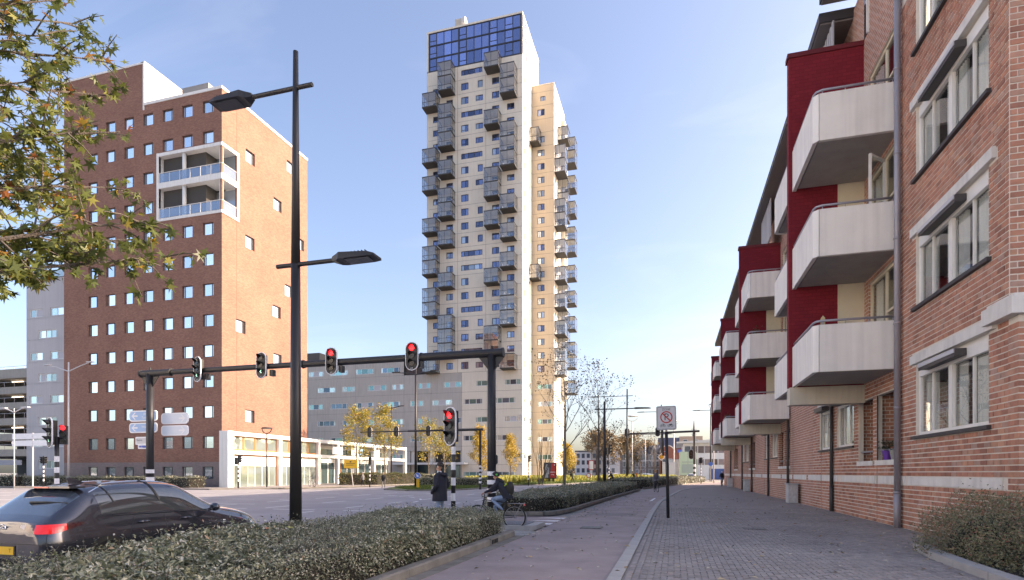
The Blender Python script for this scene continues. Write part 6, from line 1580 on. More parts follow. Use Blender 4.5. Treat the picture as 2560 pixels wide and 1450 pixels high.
for (x, y, z) in boughs:
    p0 = T0 + Vector((0, 0.05, 2.2 + (z - 3.3) * 0.75)); p1 = Vector((x, y, z)); mid = p0.lerp(p1, 0.5) + Vector((rr.uniform(-.1, .1), rr.uniform(-.1, .1), 0.12)); q = p0.lerp(p1, 0.78) + Vector((0, 0, 0.07))
    outb.append(([p0, mid, q, p1], [0.032, 0.02, 0.012, 0.005]))
    for k in range(20):
        t = rr.uniform(0.25, 1.0); b = (mid.lerp(q, (t - .25) / .47) if t < 0.72 else q.lerp(p1, (t - .72) / .28)); d = (p1 - p0).normalized()
        nd = (d * 0.6 + Vector((rr.gauss(0, .6), rr.gauss(0, .6), rr.gauss(-0.05, .5)))).normalized(); e = b + nd * rr.uniform(0.2, 0.42)
        outb.append(([b, b.lerp(e, 0.5) + Vector((0, 0, 0.02)), e], [0.009, 0.006, 0.003])); tips.append((b, e))
for pts, rs in outb: br.path(pts, rs, 5)
br.build('branch', M_BARK, sg, kind='stuff')
rg = np.random.default_rng(8); P = []; D = []
for b, e in tips:
    for k in range(9):
        t = rg.random() ** 0.7; p = np.array(b.lerp(e, t)) + rg.normal(0, 0.022, 3); P.append(p); dd = np.array((e - b).normalized()) * 0.4 + rg.normal(0, 0.55, 3) + np.array([0, 0, -0.45]); D.append(dd)
P = np.array(P) - np.array(sg.location); D = np.array(D); n = len(P); U = rg.normal(0, 0.7, (n, 3)) + np.array([0.1, -0.5, 0.8])
M_SWEET = leafmat('sweetgum leaves', [(0.0, (0.06, 0.08, 0.022)), (0.35, (0.1, 0.13, 0.032)), (0.75, (0.17, 0.2, 0.048)), (0.93, (0.26, 0.26, 0.07)), (0.965, (0.42, 0.26, 0.03)), (1.0, (0.4, 0.13, 0.05))], 0.45, 0.45)
add_mesh('leaves', star_leaves('leaves', P, D, U, rg.uniform(0.05, 0.088, n), M_SWEET, rg), sg, kind='stuff')

def tree(label, x, y, h, spread, seed, leaves, leaf, mat, bark=M_BARK, clear=0.25, trunk_r=0.09, depth=2, droop=0.15, n_main=14, kids=(3, 4), name='tree', angle=0.75):
    rr = random.Random(seed); rg = np.random.default_rng(seed)
    t = thing(name, label, 'tree', (x, y, 0))
    top = Vector((x + rr.uniform(-.2, .2), y + rr.uniform(-.2, .2), h)); pts = [Vector((x, y, 0)), Vector((x + rr.uniform(-.05, .05), y, h * 0.35)), Vector((x + rr.uniform(-.1, .1), y, h * 0.7)), top]
    m = MB(); m.path(pts, [trunk_r, trunk_r * 0.8, trunk_r * 0.45, trunk_r * 0.12], 10); m.build('trunk', bark, t, smooth=True)
    out = []; tips = []
    for k in range(n_main):
        f = clear + (1 - clear) * (k + 0.5) / n_main * 0.95; z = h * f; b = Vector((x, y, z)); a = k * 2.4 + rr.uniform(-.4, .4)
        ln = spread * (1 - abs(f - clear - 0.18) * 0.95) * rr.uniform(0.8, 1.1)
        d = Vector((math.cos(a) * angle, math.sin(a) * angle, 0.75 + 0.4 * f)).normalized()
        grow(rr, b, d, max(ln, spread * 0.25), trunk_r * 0.42 * (1.15 - f), depth, out, tips, 0.62, droop, kids)
    m = MB()
    for pts, rs in out: m.path(pts, rs, 5)
    m.build('branches', bark, t, kind='stuff')
    P = []
    while len(P) < leaves:
        pt, dd = tips[rr.randrange(len(tips))]; i = rr.randrange(len(pt) - 1); p = pt[i].lerp(pt[i + 1], rr.random()); P.append((p.x - x + rr.gauss(0, leaf * 1.2), p.y - y + rr.gauss(0, leaf * 1.2), p.z + rr.gauss(0, leaf * 1.2)))
    P = np.array(P); n = len(P); D = rg.normal(0, 1, (n, 3)) + np.array([0, 0, -0.3]); U = rg.normal(0, 1, (n, 3)); L = leaf * rg.uniform(0.6, 1.4, n)
    add_mesh('crown', leaf_mesh('crown', P, D, U, L, L * 0.75, mat), t)
    return t
M_YEL = leafmat('yellow leaves', [(0, (0.3, 0.22, 0.03)), (0.4, (0.5, 0.36, 0.05)), (0.8, (0.62, 0.46, 0.1)), (1, (0.45, 0.22, 0.05))], 0.5, 0.4)
M_YGR = leafmat('yellow green leaves', [(0, (0.16, 0.18, 0.04)), (0.45, (0.35, 0.32, 0.07)), (0.8, (0.55, 0.42, 0.08)), (1, (0.42, 0.2, 0.05))], 0.5, 0.4)
M_BRN = leafmat('withered leaves', [(0, (0.03, 0.025, 0.018)), (0.7, (0.07, 0.055, 0.035)), (1, (0.12, 0.08, 0.04))], 0.6, 0.2)
tree('nearly bare young tree in the long hedge, its trunk clear of branches below', -10.2, 54.5, 11.2, 4.6, 101, 700, 0.16, M_BRN, M_BARKP, 0.3, 0.17, 3, 0.12, 13, (2, 4))
tree('nearly bare slender tree beside the tall black lamp post', -8.6, 68.0, 12.5, 4.4, 102, 620, 0.18, M_BRN, M_BARK, 0.28, 0.16, 3, 0.1, 13, (2, 4))
tree('small bare tree behind the cyclist with the orange hat', -4.7, 84, 6.2, 2.6, 103, 160, 0.16, M_BRN, M_BARK, 0.2, 0.1, 2, 0.1, 10)
tree('small bare tree right of the no-parking sign', -3.2, 100, 8.6, 2.6, 104, 120, 0.16, M_BRN, M_BARK, 0.2, 0.1, 2, 0.1, 10)
t = thing('bare_shrub', 'bare many-stemmed shrub at the corner of the island', 'shrub', (-16.2, 70.5, 0.1))
rr = random.Random(77); out = []; tips = []
for k in range(7): grow(rr, Vector((-16.2 + rr.uniform(-.4, .4), 70.5 + rr.uniform(-.4, .4), 0.1)), Vector((rr.gauss(0, .22), rr.gauss(0, .22), 1)).normalized(), rr.uniform(3.2, 5), 0.06, 2, out, tips, 0.35, 0.35, (2, 3))
for k, (pts, rs) in enumerate([o for o in out if o[1][0] > 0.055]): m = MB(); m.path(pts, rs, 6); m.build('stem', M_BARK, t)
m = MB()
for pts, rs in [o for o in out if o[1][0] <= 0.055]: m.path(pts, rs, 4)
m.build('twigs', M_BARK, t, kind='stuff')
tree('yellow-green tree before the concrete wing, left one of a close pair', -39.6, 66, 8.7, 3.2, 201, 2700, 0.2, M_YGR, M_BARKP, 0.22, 0.1, 2, 0.25, 16)
tree('yellow-green tree before the concrete wing, right one of a close pair', -37.0, 68.5, 9.2, 3.0, 202, 2700, 0.2, M_YGR, M_BARKP, 0.22, 0.1, 2, 0.25, 16)
tree('thin yellow-green tree between the two dark lamp posts before the wing', -37.6, 84, 8.9, 3.0, 203, 1700, 0.2, M_YGR, M_BARKP, 0.22, 0.1, 2, 0.25, 14)
tree('yellow-green tree just left of the island lamp post', -33.2, 80, 7.8, 2.8, 204, 2100, 0.2, M_YGR, M_BARKP, 0.22, 0.1, 2, 0.25, 14)
tree('bright yellow birch-like tree left of the striped gantry post', -34.5, 100, 9.3, 2.6, 205, 3600, 0.22, M_YEL, M_BARKP, 0.1, 0.1, 2, 0.4, 18)
tree('second bright yellow tree behind the striped gantry post', -30.0, 105, 8.0, 2.4, 206, 2600, 0.22, M_YEL, M_BARKP, 0.1, 0.1, 2, 0.4, 16)
tree('small yellow tree beside the tower foot', -21.5, 118, 6.5, 2.4, 207, 2600, 0.25, M_YEL, M_BARKP, 0.15, 0.1, 2, 0.3, 14)
M_FAR1 = leafmat('russet far leaves', [(0, (0.12, 0.09, 0.05)), (0.5, (0.22, 0.16, 0.08)), (1, (0.32, 0.2, 0.1))], 0.6, 0.3)
for k, (x, y, h, s) in enumerate(((-22, 190, 13, 6), (-15, 200, 12, 6), (-9.5, 205, 10, 5), (-28, 215, 14, 7))):
    tree(('russet tree far down the street beside the tower', 'russet tree far down the street, second from the tower', 'low russet tree far down the street before the white houses', 'tall russet tree farthest down the street by the tower')[k], x, y, h, s, 300 + k, 2400, 0.55, M_FAR1, M_BARK, 0.2, 0.25, 2, 0.2, 12)

# ---- ground cover, grass, fallen leaves
def scatter(name, poly_pts, n, L, W, mat, z, tall, seed, parent=None, kind='stuff', label=None, cat=None):
    rg = np.random.default_rng(seed); poly = np.array(poly_pts); lo, hi = poly.min(0), poly.max(0); out = []
    while sum(len(o) for o in out) < n:
        q = rg.random((n, 2)) * (hi - lo) + lo; ins = np.zeros(len(q), bool); j = len(poly) - 1
        for i in range(len(poly)):
            c = ((poly[i, 1] > q[:, 1]) != (poly[j, 1] > q[:, 1])) & (q[:, 0] < (poly[j, 0] - poly[i, 0]) * (q[:, 1] - poly[i, 1]) / (poly[j, 1] - poly[i, 1] + 1e-9) + poly[i, 0]); ins ^= c; j = i
        out.append(q[ins])
    q = np.concatenate(out)[:n]; k = len(q)
    if tall: D = np.c_[rg.normal(0, .35, (k, 2)), np.ones(k)]; U = rg.normal(0, 1, (k, 3)); P = np.c_[q, np.full(k, z)]
    else: D = np.c_[rg.normal(0, 1, (k, 2)), rg.normal(0, .12, k)]; U = np.c_[rg.normal(0, .2, (k, 2)), np.ones(k)]; P = np.c_[q, z + rg.random(k) * 0.012]
    Ls = L * rg.uniform(0.5, 1.4, k)
    return add_mesh(name, leaf_mesh(name, P, D, U, Ls, Ls * W, mat), parent, kind=kind, label=label, cat=cat)
scatter('grass', [(-27.5, 53), (-22.5, 46), (-19.4, 46.8), (-18.8, 60), (-27.6, 60)], 26000, 0.16, 0.14, M_GRASS, 0.1, True, 41, label='short green grass on the traffic island', cat='grass')
scatter('grass', [(-18.6, 66), (-14.8, 80.5), (-12.8, 95), (-20, 95)], 9000, 0.28, 0.16, M_GRASS, 0.1, True, 42, label='grass verge by the poster panel', cat='grass')
M_COVER = leafmat('sunny ground cover', [(0, (0.2, 0.24, 0.06)), (0.5, (0.36, 0.36, 0.09)), (1, (0.5, 0.42, 0.12))], 0.6, 0.4)
scatter('ground_cover', [(-33, 88), (-26.5, 76), (-17, 82), (-14, 112), (-30, 112)], 22000, 0.9, 0.3, M_COVER, 0.05, True, 43, label='sunlit yellow-green ground cover before the tower foot', cat='ground cover')
scatter('ground_cover', [(-12.4, 96), (-3.5, 90), (0.5, 112), (-6, 140), (-12, 140)], 20000, 1.0, 0.3, M_COVER, 0.05, True, 44, label='sunlit tall grass on the verge beyond the hedges', cat='ground cover')
M_FALL = leafmat('fallen leaves', [(0, (0.34, 0.29, 0.22)), (0.5, (0.5, 0.46, 0.4)), (0.8, (0.42, 0.3, 0.13)), (1, (0.25, 0.12, 0.06))], 0.7, 0.0)
scatter('fallen_leaves', [(-3.5, 7.5), (6.2, 7.5), (6.2, 40), (-3.3, 40)], 780, 0.1, 0.55, M_FALL, 0.022, False, 45, label='pale fallen leaves scattered over the pavement and bike path', cat='leaves')
scatter('fallen_leaves', [(-3.8, 13.5), (-3.2, 13.5), (-2.6, 50), (-3.6, 50)], 260, 0.1, 0.55, M_FALL, 0.016, False, 46, label='fallen leaves gathered along the kerb of the bike path', cat='leaves')
for k, (x, y, z, c, s) in enumerate(((-6.2, 7.6, 0.73, (0.5, 0.2, 0.1), 0.09), (-6.0, 7.9, 0.72, (0.42, 0.42, 0.12), 0.1), (-2.6, 10.4, 0.03, (0.55, 0.36, 0.1), 0.08))):
    lf = star_leaves('maple_leaf', np.array([[0, 0, 0.0]]), np.array([[0.3, 1.0, 0.05]]), np.array([[0.1, -0.3, 1.0]]), np.array([s]), plain('fallen star leaf %d' % k, c, 0.6), np.random.default_rng(k))
    o = add_mesh('fallen_leaf', lf, None, label=('orange star-shaped leaf lying on the near hedge', 'yellow-green star-shaped leaf lying on the near hedge', 'yellow star-shaped leaf lying on the bike path')[k], cat='leaf'); o.location = (x, y, z)

# ================================================================ vehicles
M_PAINT_C = plain('dark grey car paint', (0.06, 0.064, 0.082), 0.18, metal=0.65, spec=0.6, coat=1.0)
M_CGLASS = plain('car glass', (0.075, 0.085, 0.09), 0.03, metal=0.3, spec=1.0, coat=1.0)
M_RGLASS = plain('rear glass', (0.05, 0.07, 0.1), 0.03, spec=1.0, coat=1.0)
M_TYRE = plain('tyre', (0.018, 0.018, 0.018), 0.85)
M_RIM = plain('alloy rim', (0.35, 0.35, 0.37), 0.35, metal=0.7)
M_CHROME = plain('chrome', (0.7, 0.7, 0.72), 0.12, metal=1.0)
M_TRED = plain('tail lamp red', (0.5, 0.01, 0.012), 0.12, emit=((1, 0.03, 0.02), 0.12), coat=1.0)
M_TDRK = plain('tail lamp dark', (0.06, 0.008, 0.008), 0.12, coat=1.0)
M_PLAST = plain('black trim', (0.015, 0.015, 0.016), 0.5)
from mathutils.bvhtree import BVHTree
STN = [(-2.19, .40, .60, .70, .66, .74, .50, .77, .78), (-2.12, .26, .72, .82, .77, .86, .58, .90, .915), (-1.98, .22, .78, .88, .80, .93, .61, .985, 1.0), (-1.78, .2, .80, .895, .82, .955, .62, 1.14, 1.175),
       (-1.52, .2, .82, .9, .82, .965, .62, 1.335, 1.385), (-1.42, .2, .82, .9, .82, .965, .62, 1.36, 1.405), (-1.0, .2, .83, .9, .82, .955, .62, 1.41, 1.46), (-.4, .2, .83, .9, .82, .94, .63, 1.435, 1.49), (.15, .2, .83, .9, .82, .925, .62, 1.405, 1.455),
       (.3, .2, .83, .9, .82, .92, .62, 1.35, 1.4), (.7, .2, .83, .9, .82, .905, .64, 1.13, 1.17), (.98, .2, .83, .9, .81, .895, .66, .985, 1.01), (1.1, .2, .83, .9, .8, .885, .64, .955, .985), (1.5, .2, .82, .89, .78, .84, .58, .905, .935), (1.85, .22, .76, .85, .72, .76, .5, .82, .85), (2.06, .24, .64, .73, .62, .66, .42, .71, .73), (2.18, .32, .45, .5, .42, .52, .3, .58, .59)]
def car_body_mesh(name, paint, lv=3):
    n = 15; vs = []; fs = []; mi = []
    for (y, zb, wS, wM, wB, zB, wR, zE, zT) in STN:
        h = [(wS * 0.6, zb), (wS, zb + 0.03), (wM * 0.985, zb + (zB - zb) * 0.28), (wM, zb + (zB - zb) * 0.62), (wB, zB), (wR, zE), (wR * 0.55, zT - 0.012)]
        row = [(-x, z) for x, z in h] + [(0, zT)] + [(x, z) for x, z in h[::-1]]
        vs += [(x, y, z) for x, z in row]
    S = len(STN)
    for i in range(S - 1):
        ya, yb = STN[i][0], STN[i + 1][0]
        for j in range(n - 1):
            fs.append((i * n + j, i * n + j + 1, (i + 1) * n + j + 1, (i + 1) * n + j))
            m_ = 0
            if j in (4, 9) and -1.5 < ya and yb < 0.99: m_ = 1
            if j in (5, 6, 7, 8) and 0.14 < ya and yb < 0.99: m_ = 1
            if j in (5, 6, 7, 8) and -2.0 < ya and yb < -1.5: m_ = 2
            mi.append(m_)
        fs.append((i * n, (i + 1) * n, (i + 1) * n + n - 1, i * n + n - 1)); mi.append(3)
    fs.append(tuple(range(n))); mi.append(0); fs.append(tuple(range((S - 1) * n, S * n))[::-1]); mi.append(0)
    me = bpy.data.meshes.new(name); me.from_pydata(vs, [], fs)
    for q in (paint, M_CGLASS, M_RGLASS, M_PLAST): me.materials.append(q)
    me.polygons.foreach_set('material_index', mi); me.polygons.foreach_set('use_smooth', [True] * len(fs)); me.update()
    o = bpy.data.objects.new('tmp', me); COL.objects.link(o); sm = o.modifiers.new('s', 'SUBSURF'); sm.levels = lv; sm.render_levels = lv
    dg = bpy.context.evaluated_depsgraph_get(); out = bpy.data.meshes.new_from_object(o.evaluated_get(dg)); bpy.data.objects.remove(o)
    import bmesh
    bm = bmesh.new(); bm.from_mesh(out); bmesh.ops.recalc_face_normals(bm, faces=bm.faces); bm.to_mesh(out); bm.free()
    out.name = name
    return out
def make_car(name, label, loc, rz, paint, detail=True, group=None):
    t = thing(name, label, 'car', loc, rz, group=group, local=True)
    me = car_body_mesh('body', paint, 3 if detail else 2); b = bpy.data.objects.new('body', me); COL.objects.link(b); b.parent = t
    bv = BVHTree.FromPolygons([v.co[:] for v in me.vertices], [p.vertices[:] for p in me.polygons])
    def out_from(o, d, lift=0.004):
        o = Vector(o); d = Vector(d).normalized(); hit = bv.ray_cast(o + d * 4, -d); return (hit[0] + d * lift) if hit[0] else o
    for x in (-1, 1):
        for y in (-1.33, 1.33):
            w = MB(); w.torus((x * 0.79, y, 0.325), (1, 0, 0), 0.245, 0.085, 30, 10); wo = w.build('wheel', M_TYRE, t, smooth=True)
            w = MB(); w.disc((x * 0.80, y, 0.325), (1, 0, 0), 0.19, 0.12, 24)
            w.build('rim', M_PLAST, wo)
            for k in range(5):
                a = 2 * PI * k / 5; s = MB(); s.bar((x * 0.866, y, 0.325), (x * 0.866, y + 0.21 * math.cos(a), 0.325 + 0.21 * math.sin(a)), 0.06, 0.03); s.build('spoke', M_RIM, wo)
            w = MB(); w.torus((x * 0.86, y, 0.325), (1, 0, 0), 0.21, 0.018, 26, 6); w.build('rim_edge', M_RIM, wo)
            a_ = MB(); nn = 24
            ring = [out_from((0, y + 0.375 * math.cos(PI * i / nn), 0.3 + 0.36 * math.sin(PI * i / nn)), (x, 0, 0), 0.004) for i in range(nn + 1)]
            rin = [out_from((0, y + 0.31 * math.cos(PI * i / nn), 0.3 + 0.3 * math.sin(PI * i / nn)), (x, 0, 0), 0.006) for i in range(nn + 1)]
            for i in range(nn): a_.face([ring[i], ring[i + 1], rin[i + 1], rin[i]])
            a_.face(rin); a_.build('wheel_arch', M_PLAST, b, smooth=True)
    if not detail: 
        for x in (-1, 1):
            q = MB(); n = 10
            for i in range(n):
                def pt(a, z): return out_from((0, -1.5, z), (x * math.sin(a), -math.cos(a), 0))
                a0 = 0.5 + 0.75 * i / n; a1 = 0.5 + 0.75 * (i + 1) / n; q.face([pt(a0, .74), pt(a1, .74), pt(a1, .88), pt(a0, .88)])
            q.build('tail_lamp', M_TRED, t)
        q = MB(); q.box(-0.26, 0.26, -2.21, -2.2, 0.5, 0.61); q.build('number_plate', plain('plate yellow', (0.8, 0.5, 0.01), 0.5), t)
        return t
    for x in (-1, 1):                    # tail lamps wrap round the corner
        q = MB(); n = 26
        def pt(a, z, l=0.005): return out_from((0, -1.45, z), (x * math.sin(a), -math.cos(a), 0), l)
        A0, A1 = 0.42, 1.32
        for i in range(n):
            a0 = A0 + (A1 - A0) * i / n; a1 = A0 + (A1 - A0) * (i + 1) / n
            def lo(a): s = (a - A0) / (A1 - A0); return 0.845 - 0.085 * min(1, s * 3) + 0.0 + (0.11 * max(0, s - 0.55) / 0.45)
            def hi(a): s = (a - A0) / (A1 - A0); return 0.875 + 0.02 * s
            s = (i + 0.5) / n; q.cur = 1 if s < 0.12 else 0 if 0.3 < s < 0.72 else 2
            for k in range(3):
                zl0 = lo(a0) + (hi(a0) - lo(a0)) * k / 3; zh0 = lo(a0) + (hi(a0) - lo(a0)) * (k + 1) / 3; zl1 = lo(a1) + (hi(a1) - lo(a1)) * k / 3; zh1 = lo(a1) + (hi(a1) - lo(a1)) * (k + 1) / 3
                q.face([pt(a0, zl0), pt(a1, zl1), pt(a1, zh1), pt(a0, zh0)])
        q.build('tail_lamp', [M_TRED, plain('reverse lamp', (0.5, 0.45, 0.45), 0.15), M_TDRK], t, smooth=True)
        # chrome line over the side glass, window bar, door seams, handles, mirror
        c = MB(); pts = []
        for i in range(24):
            y = -1.42 + 2.35 * i / 23; zt = np.interp(y, [-1.5, -1.0, -.4, .15, .6, .95], [1.12, 1.35, 1.385, 1.36, 1.17, .95]); pts.append(out_from((0, y, zt), (x, 0, 0.25), 0.004))
        c.path(pts, 0.009, 5); c.build('window_trim', M_CHROME, b)
        c = MB(); c.path([out_from((0, -1.2 + 2.1 * i / 11, 0.955 - 0.02 * i / 11), (x, 0, 0), 0.003) for i in range(12)], 0.01, 5); c.build('belt_strip', M_PLAST, b)
        for (y0, y1) in ((-0.32, -0.4), (-1.12, -1.2)):
            p = MB(); p.path([out_from((0, y0 + (y1 - y0) * k / 5, 0.93 + 0.42 * k / 5), (x, 0, 0.3), 0.004) for k in range(6)], 0.02 if y0 > -1 else 0.012, 4); p.build('window_pillar', M_PLAST, b)
        for y in (-1.0, -0.3, 0.78):
            p = MB(); p.path([out_from((0, y + (0.14 * max(0, k - 4) / 4 if y < -.9 else 0), 0.3 + 0.62 * k / 8), (x, 0, 0), 0.001) for k in range(9)], 0.005, 4); p.build('door_seam', M_PLAST, b)
        for y in (-0.72, 0.12):
            p = MB(); h0 = out_from((0, y - 0.1, 0.83), (x, 0, 0), 0.012); h1 = out_from((0, y + 0.1, 0.825), (x, 0, 0), 0.012); p.path([h0, h0.lerp(h1, 0.5) + Vector((x * 0.02, 0, 0)), h1], [0.016, 0.02, 0.016], 8); p.build('door_handle', paint, b, smooth=True)
        p = MB(); p.sphere((x * 0.98, 0.62, 0.985), 0.1, 12, 8, (1.0, 0.6, 0.75)); p.bar((x * 0.85, 0.62, 0.93), (x * 0.95, 0.62, 0.96), 0.05); p.build('mirror', M_PLAST if x < 0 else paint, t, smooth=True)
        p = MB(); hl = [out_from((0, 1.3, z), (x * math.sin(a), math.cos(a), 0), 0.004) for a, z in ((0.55, .62), (0.95, .7), (1.15, .78), (0.8, .74), (0.55, .68))]; p.face(hl); p.build('headlamp', plain('headlamp', (0.6, 0.62, 0.65), 0.08, coat=1.0), t)
        p = MB(); a0 = out_from((0, 0.98, 0.72), (x, 0, 0), 0.004); p.box(a0.x - 0.002, a0.x + 0.004, 0.94, 1.0, 0.71, 0.73); p.build('side_repeater', plain('repeater', (0.7, 0.7, 0.7), 0.2), t)
    q = MB(); q.torus((0, -2.165, 0.83), (0, 1, 0.12), 0.05, 0.009, 26, 8); q.bar((-0.07, -2.172, 0.836), (0.02, -2.172, 0.836), 0.014, 0.012); q.bar((-0.02, -2.172, 0.824), (0.07, -2.172, 0.824), 0.014, 0.012); q.build('emblem', M_CHROME, t, smooth=True)
    q = MB(); q.box(-0.26, 0.26, -2.205, -2.192, 0.47, 0.58); pl = q.build('number_plate', plain('plate yellow', (0.8, 0.47, 0.01), 0.45), t)
    q = MB(); q.box(-0.28, 0.28, -2.2, -2.185, 0.445, 0.595); q.build('plate_frame', M_PLAST, t)
    text('lettering', 'T', 0.075, M_INK, pl, (0.2, -2.207, 0.525), (1, 0, 0), (0, 0, 1))
    text('badge', 'ECO', 0.045, M_CHROME, t, (0.46, -2.16, 0.7), (1, -0.12, 0), (0, 0, 1))
    q = MB(); q.path([out_from((0.0, -1.0, 0.965), (0, -1, .25), 0.02), out_from((0.2, -1.0, 0.98), (0.1, -1, .25), 0.015), out_from((0.42, -1.0, 0.985), (0.25, -1, .25), 0.012)], [0.022, 0.014, 0.008], 6); q.build('rear_wiper', M_PLAST, t)
    q = MB(); q.slab([(-0.0, -1.28, 1.425), (0.0, -1.02, 1.44), (0.0, -1.26, 1.53), (0.0, -1.31, 1.52)], (1, 0, 0), 0.02); q.build('roof_fin', paint, t)
    q = MB(); q.prism([(-0.55, -1.66), (0.55, -1.66), (0.58, -1.45), (-0.58, -1.45)], 1.372, 1.4); q.build('spoiler', paint, t)
    q = MB(); q.box(-0.14, 0.14, -1.668, -1.655, 1.375, 1.392); q.build('brake_light', M_TRED, t)
    q = MB(); q.path([out_from((k * 0.1, -1.6, 0.62), (k * 0.12, -1, 0), 0.002) for k in range(-7, 8)], 0.006, 4); q.build('bumper_seam', M_PLAST, b)
    for xx in (-0.35, 0.35):
        q = MB(); q.sphere((xx, -0.1, 1.12), 0.13, 10, 7, (1, 0.5, 1.1)); q.build('headrest', plain('seat cloth', (0.04, 0.04, 0.045), 0.8), t)
    return t
car = make_car('parked_car', 'dark grey hatchback with a lit red tail lamp waiting behind the near hedge', (-9.0, 7.9, 0), 0, M_PAINT_C)
make_car('parked_car', 'blue car bonnet just showing at the picture edge behind the dark hatchback', (-14.6, 6.4, 0), 0, plain('blue car paint', (0.05, 0.12, 0.3), 0.25, metal=0.4, coat=1.0), False)
make_car('parked_car', 'small white car seen from behind beside the green lorry', (3.4, 118.0, 0), -0.1, plain('white car paint', (0.75, 0.75, 0.75), 0.3, coat=1.0), False)
make_car('parked_car', 'silver-white car behind the cyclist with the orange hat', (-5.2, 103, 0), 1.2, plain('silver car paint', (0.55, 0.56, 0.58), 0.3, metal=0.3, coat=1.0), False)
make_car('parked_car', 'white van-like car at the far side of the verge before the gabled houses', (-15.0, 150, 0), 1.5, plain('white car paint', (0.75, 0.75, 0.75), 0.3, coat=1.0), False)
def lorry(label, x, y, w, L, h, box, cabm, rz=0.0):
    t = thing('lorry', label, 'lorry', (x, y, 0), rz, local=True)
    m = MB(); m.box(-w / 2, w / 2, -L / 2, L / 2 - 2.0, 1.0, h); c = m.build('cargo_box', box, t)
    m = MB(); m.prism([(-w / 2 + 0.05, L / 2 - 1.9), (w / 2 - 0.05, L / 2 - 1.9), (w / 2 - 0.1, L / 2), (-w / 2 + 0.1, L / 2)], 0.6, 2.9); m.build('cab', cabm, t)
    m = MB(); m.box(-w / 2 + 0.1, w / 2 - 0.1, -L / 2 + 0.1, L / 2 - 2, 0.65, 0.998); m.build('chassis', M_PLAST, t)
    for sx in (-1, 1):
        for yy in (-L / 2 + 1.3, L / 2 - 1.2):
            m = MB(); m.torus((sx * (w / 2 - 0.2), yy, 0.48), (1, 0, 0), 0.32, 0.16, 20, 8); m.build('wheel', M_TYRE, t)
        m = MB(); m.box(sx * (w / 2 - 0.45) - 0.25, sx * (w / 2 - 0.45) + 0.25, -L / 2 - 0.02, -L / 2 + 0.05, 0.72, 0.95); m.build('tail_lamp', M_TRED, t)
    m = MB(); m.box(-0.02, 0.02, -L / 2 - 0.015, -L / 2 + 0.02, 1.05, h - 0.1); m.build('door_gap', M_PLAST, c)
    return t
lorry('white box lorry seen from behind beyond the no-parking sign', -1.0, 122.0, 2.5, 7, 3.7, plain('lorry white', (0.72, 0.72, 0.72), 0.5), plain('cab white', (0.6, 0.6, 0.62), 0.4))
gl = lorry('pale green box lorry seen from behind next to the white one', 3.0, 138.0, 3.6, 9, 6.3, plain('lorry green', (0.45, 0.58, 0.42), 0.5), plain('cab green', (0.3, 0.42, 0.3), 0.4))
m = MB(); m.box(-1.3, 1.5, -4.56, -4.51, 3.9, 4.1); m.box(-1.3, 1.5, -4.56, -4.51, 1.6, 3.5); m.build('rear_door', plain('lorry grey green', (0.33, 0.42, 0.36), 0.5), gl)

# ================================================================ people
M_SKIN = plain('skin', (0.48, 0.27, 0.19), 0.55)
def cloth(n, c): return plain('cloth ' + n, c, 0.9, var=0.2, scale=9, bump=0.25)
M_NAVY = cloth('navy', (0.018, 0.02, 0.032)); M_JEAN = cloth('jeans', (0.2, 0.28, 0.42)); M_SHOE = plain('shoe', (0.03, 0.028, 0.026), 0.6); M_HAIRD = plain('dark hair', (0.022, 0.014, 0.01), 0.6)
M_BLACKC = cloth('black', (0.02, 0.02, 0.022)); M_GREYC = cloth('grey', (0.17, 0.165, 0.16)); M_BEIGE = cloth('beige', (0.42, 0.32, 0.25)); M_OLIVE = cloth('olive', (0.09, 0.1, 0.05))
def skin_body(parent, J, E, matof, name='body', sub=1):
    """one continuous body grown round a joint skeleton; J name->(pos, radius), E pairs, matof(edge)->material"""
    names = list(J); ix = {n: i for i, n in enumerate(names)}
    me = bpy.data.meshes.new(name); me.from_pydata([J[n][0] for n in names], [(ix[a], ix[b]) for a, b in E], [])
    o = bpy.data.objects.new(name, me); COL.objects.link(o)
    md = o.modifiers.new('skin', 'SKIN'); md.branch_smoothing = 0.6; md.use_smooth_shade = True
    ss = o.modifiers.new('sub', 'SUBSURF'); ss.levels = sub; ss.render_levels = sub
    for i, n in enumerate(names):
        sv = me.skin_vertices[0].data[i]; r = J[n][1]; sv.radius = r if isinstance(r, tuple) else (r, r); sv.use_root = (n == 'pelvis')
    dg = bpy.context.evaluated_depsgraph_get(); out = bpy.data.meshes.new_from_object(o.evaluated_get(dg)); bpy.data.objects.remove(o)
    mats = []; out.materials.clear()
    segs = []
    for a, b in E:
        m = matof(a, b)
        if m not in mats: mats.append(m)
        segs.append((np.array(J[a][0]), np.array(J[b][0]), max(J[a][1] if not isinstance(J[a][1], tuple) else max(J[a][1]), 0.01), max(J[b][1] if not isinstance(J[b][1], tuple) else max(J[b][1]), 0.01), mats.index(m)))
    for m in mats: out.materials.append(m)
    n = len(out.polygons); c = np.empty(n * 3); out.polygons.foreach_get('center', c); c = c.reshape(-1, 3); best = np.full(n, 1e9); idx = np.zeros(n, np.int32)
    for a, b, ra, rb, k in segs:
        ab = b - a; t = np.clip((c - a) @ ab / (ab @ ab), 0, 1); d = np.linalg.norm(c - a - t[:, None] * ab, axis=1) - (ra + (rb - ra) * t) * 0.9
        w = d < best; best[w] = d[w]; idx[w] = k
    out.polygons.foreach_set('material_index', idx); out.polygons.foreach_set('use_smooth', [True] * n)
    ob = bpy.data.objects.new(name, out); COL.objects.link(ob); ob.parent = parent
    return ob
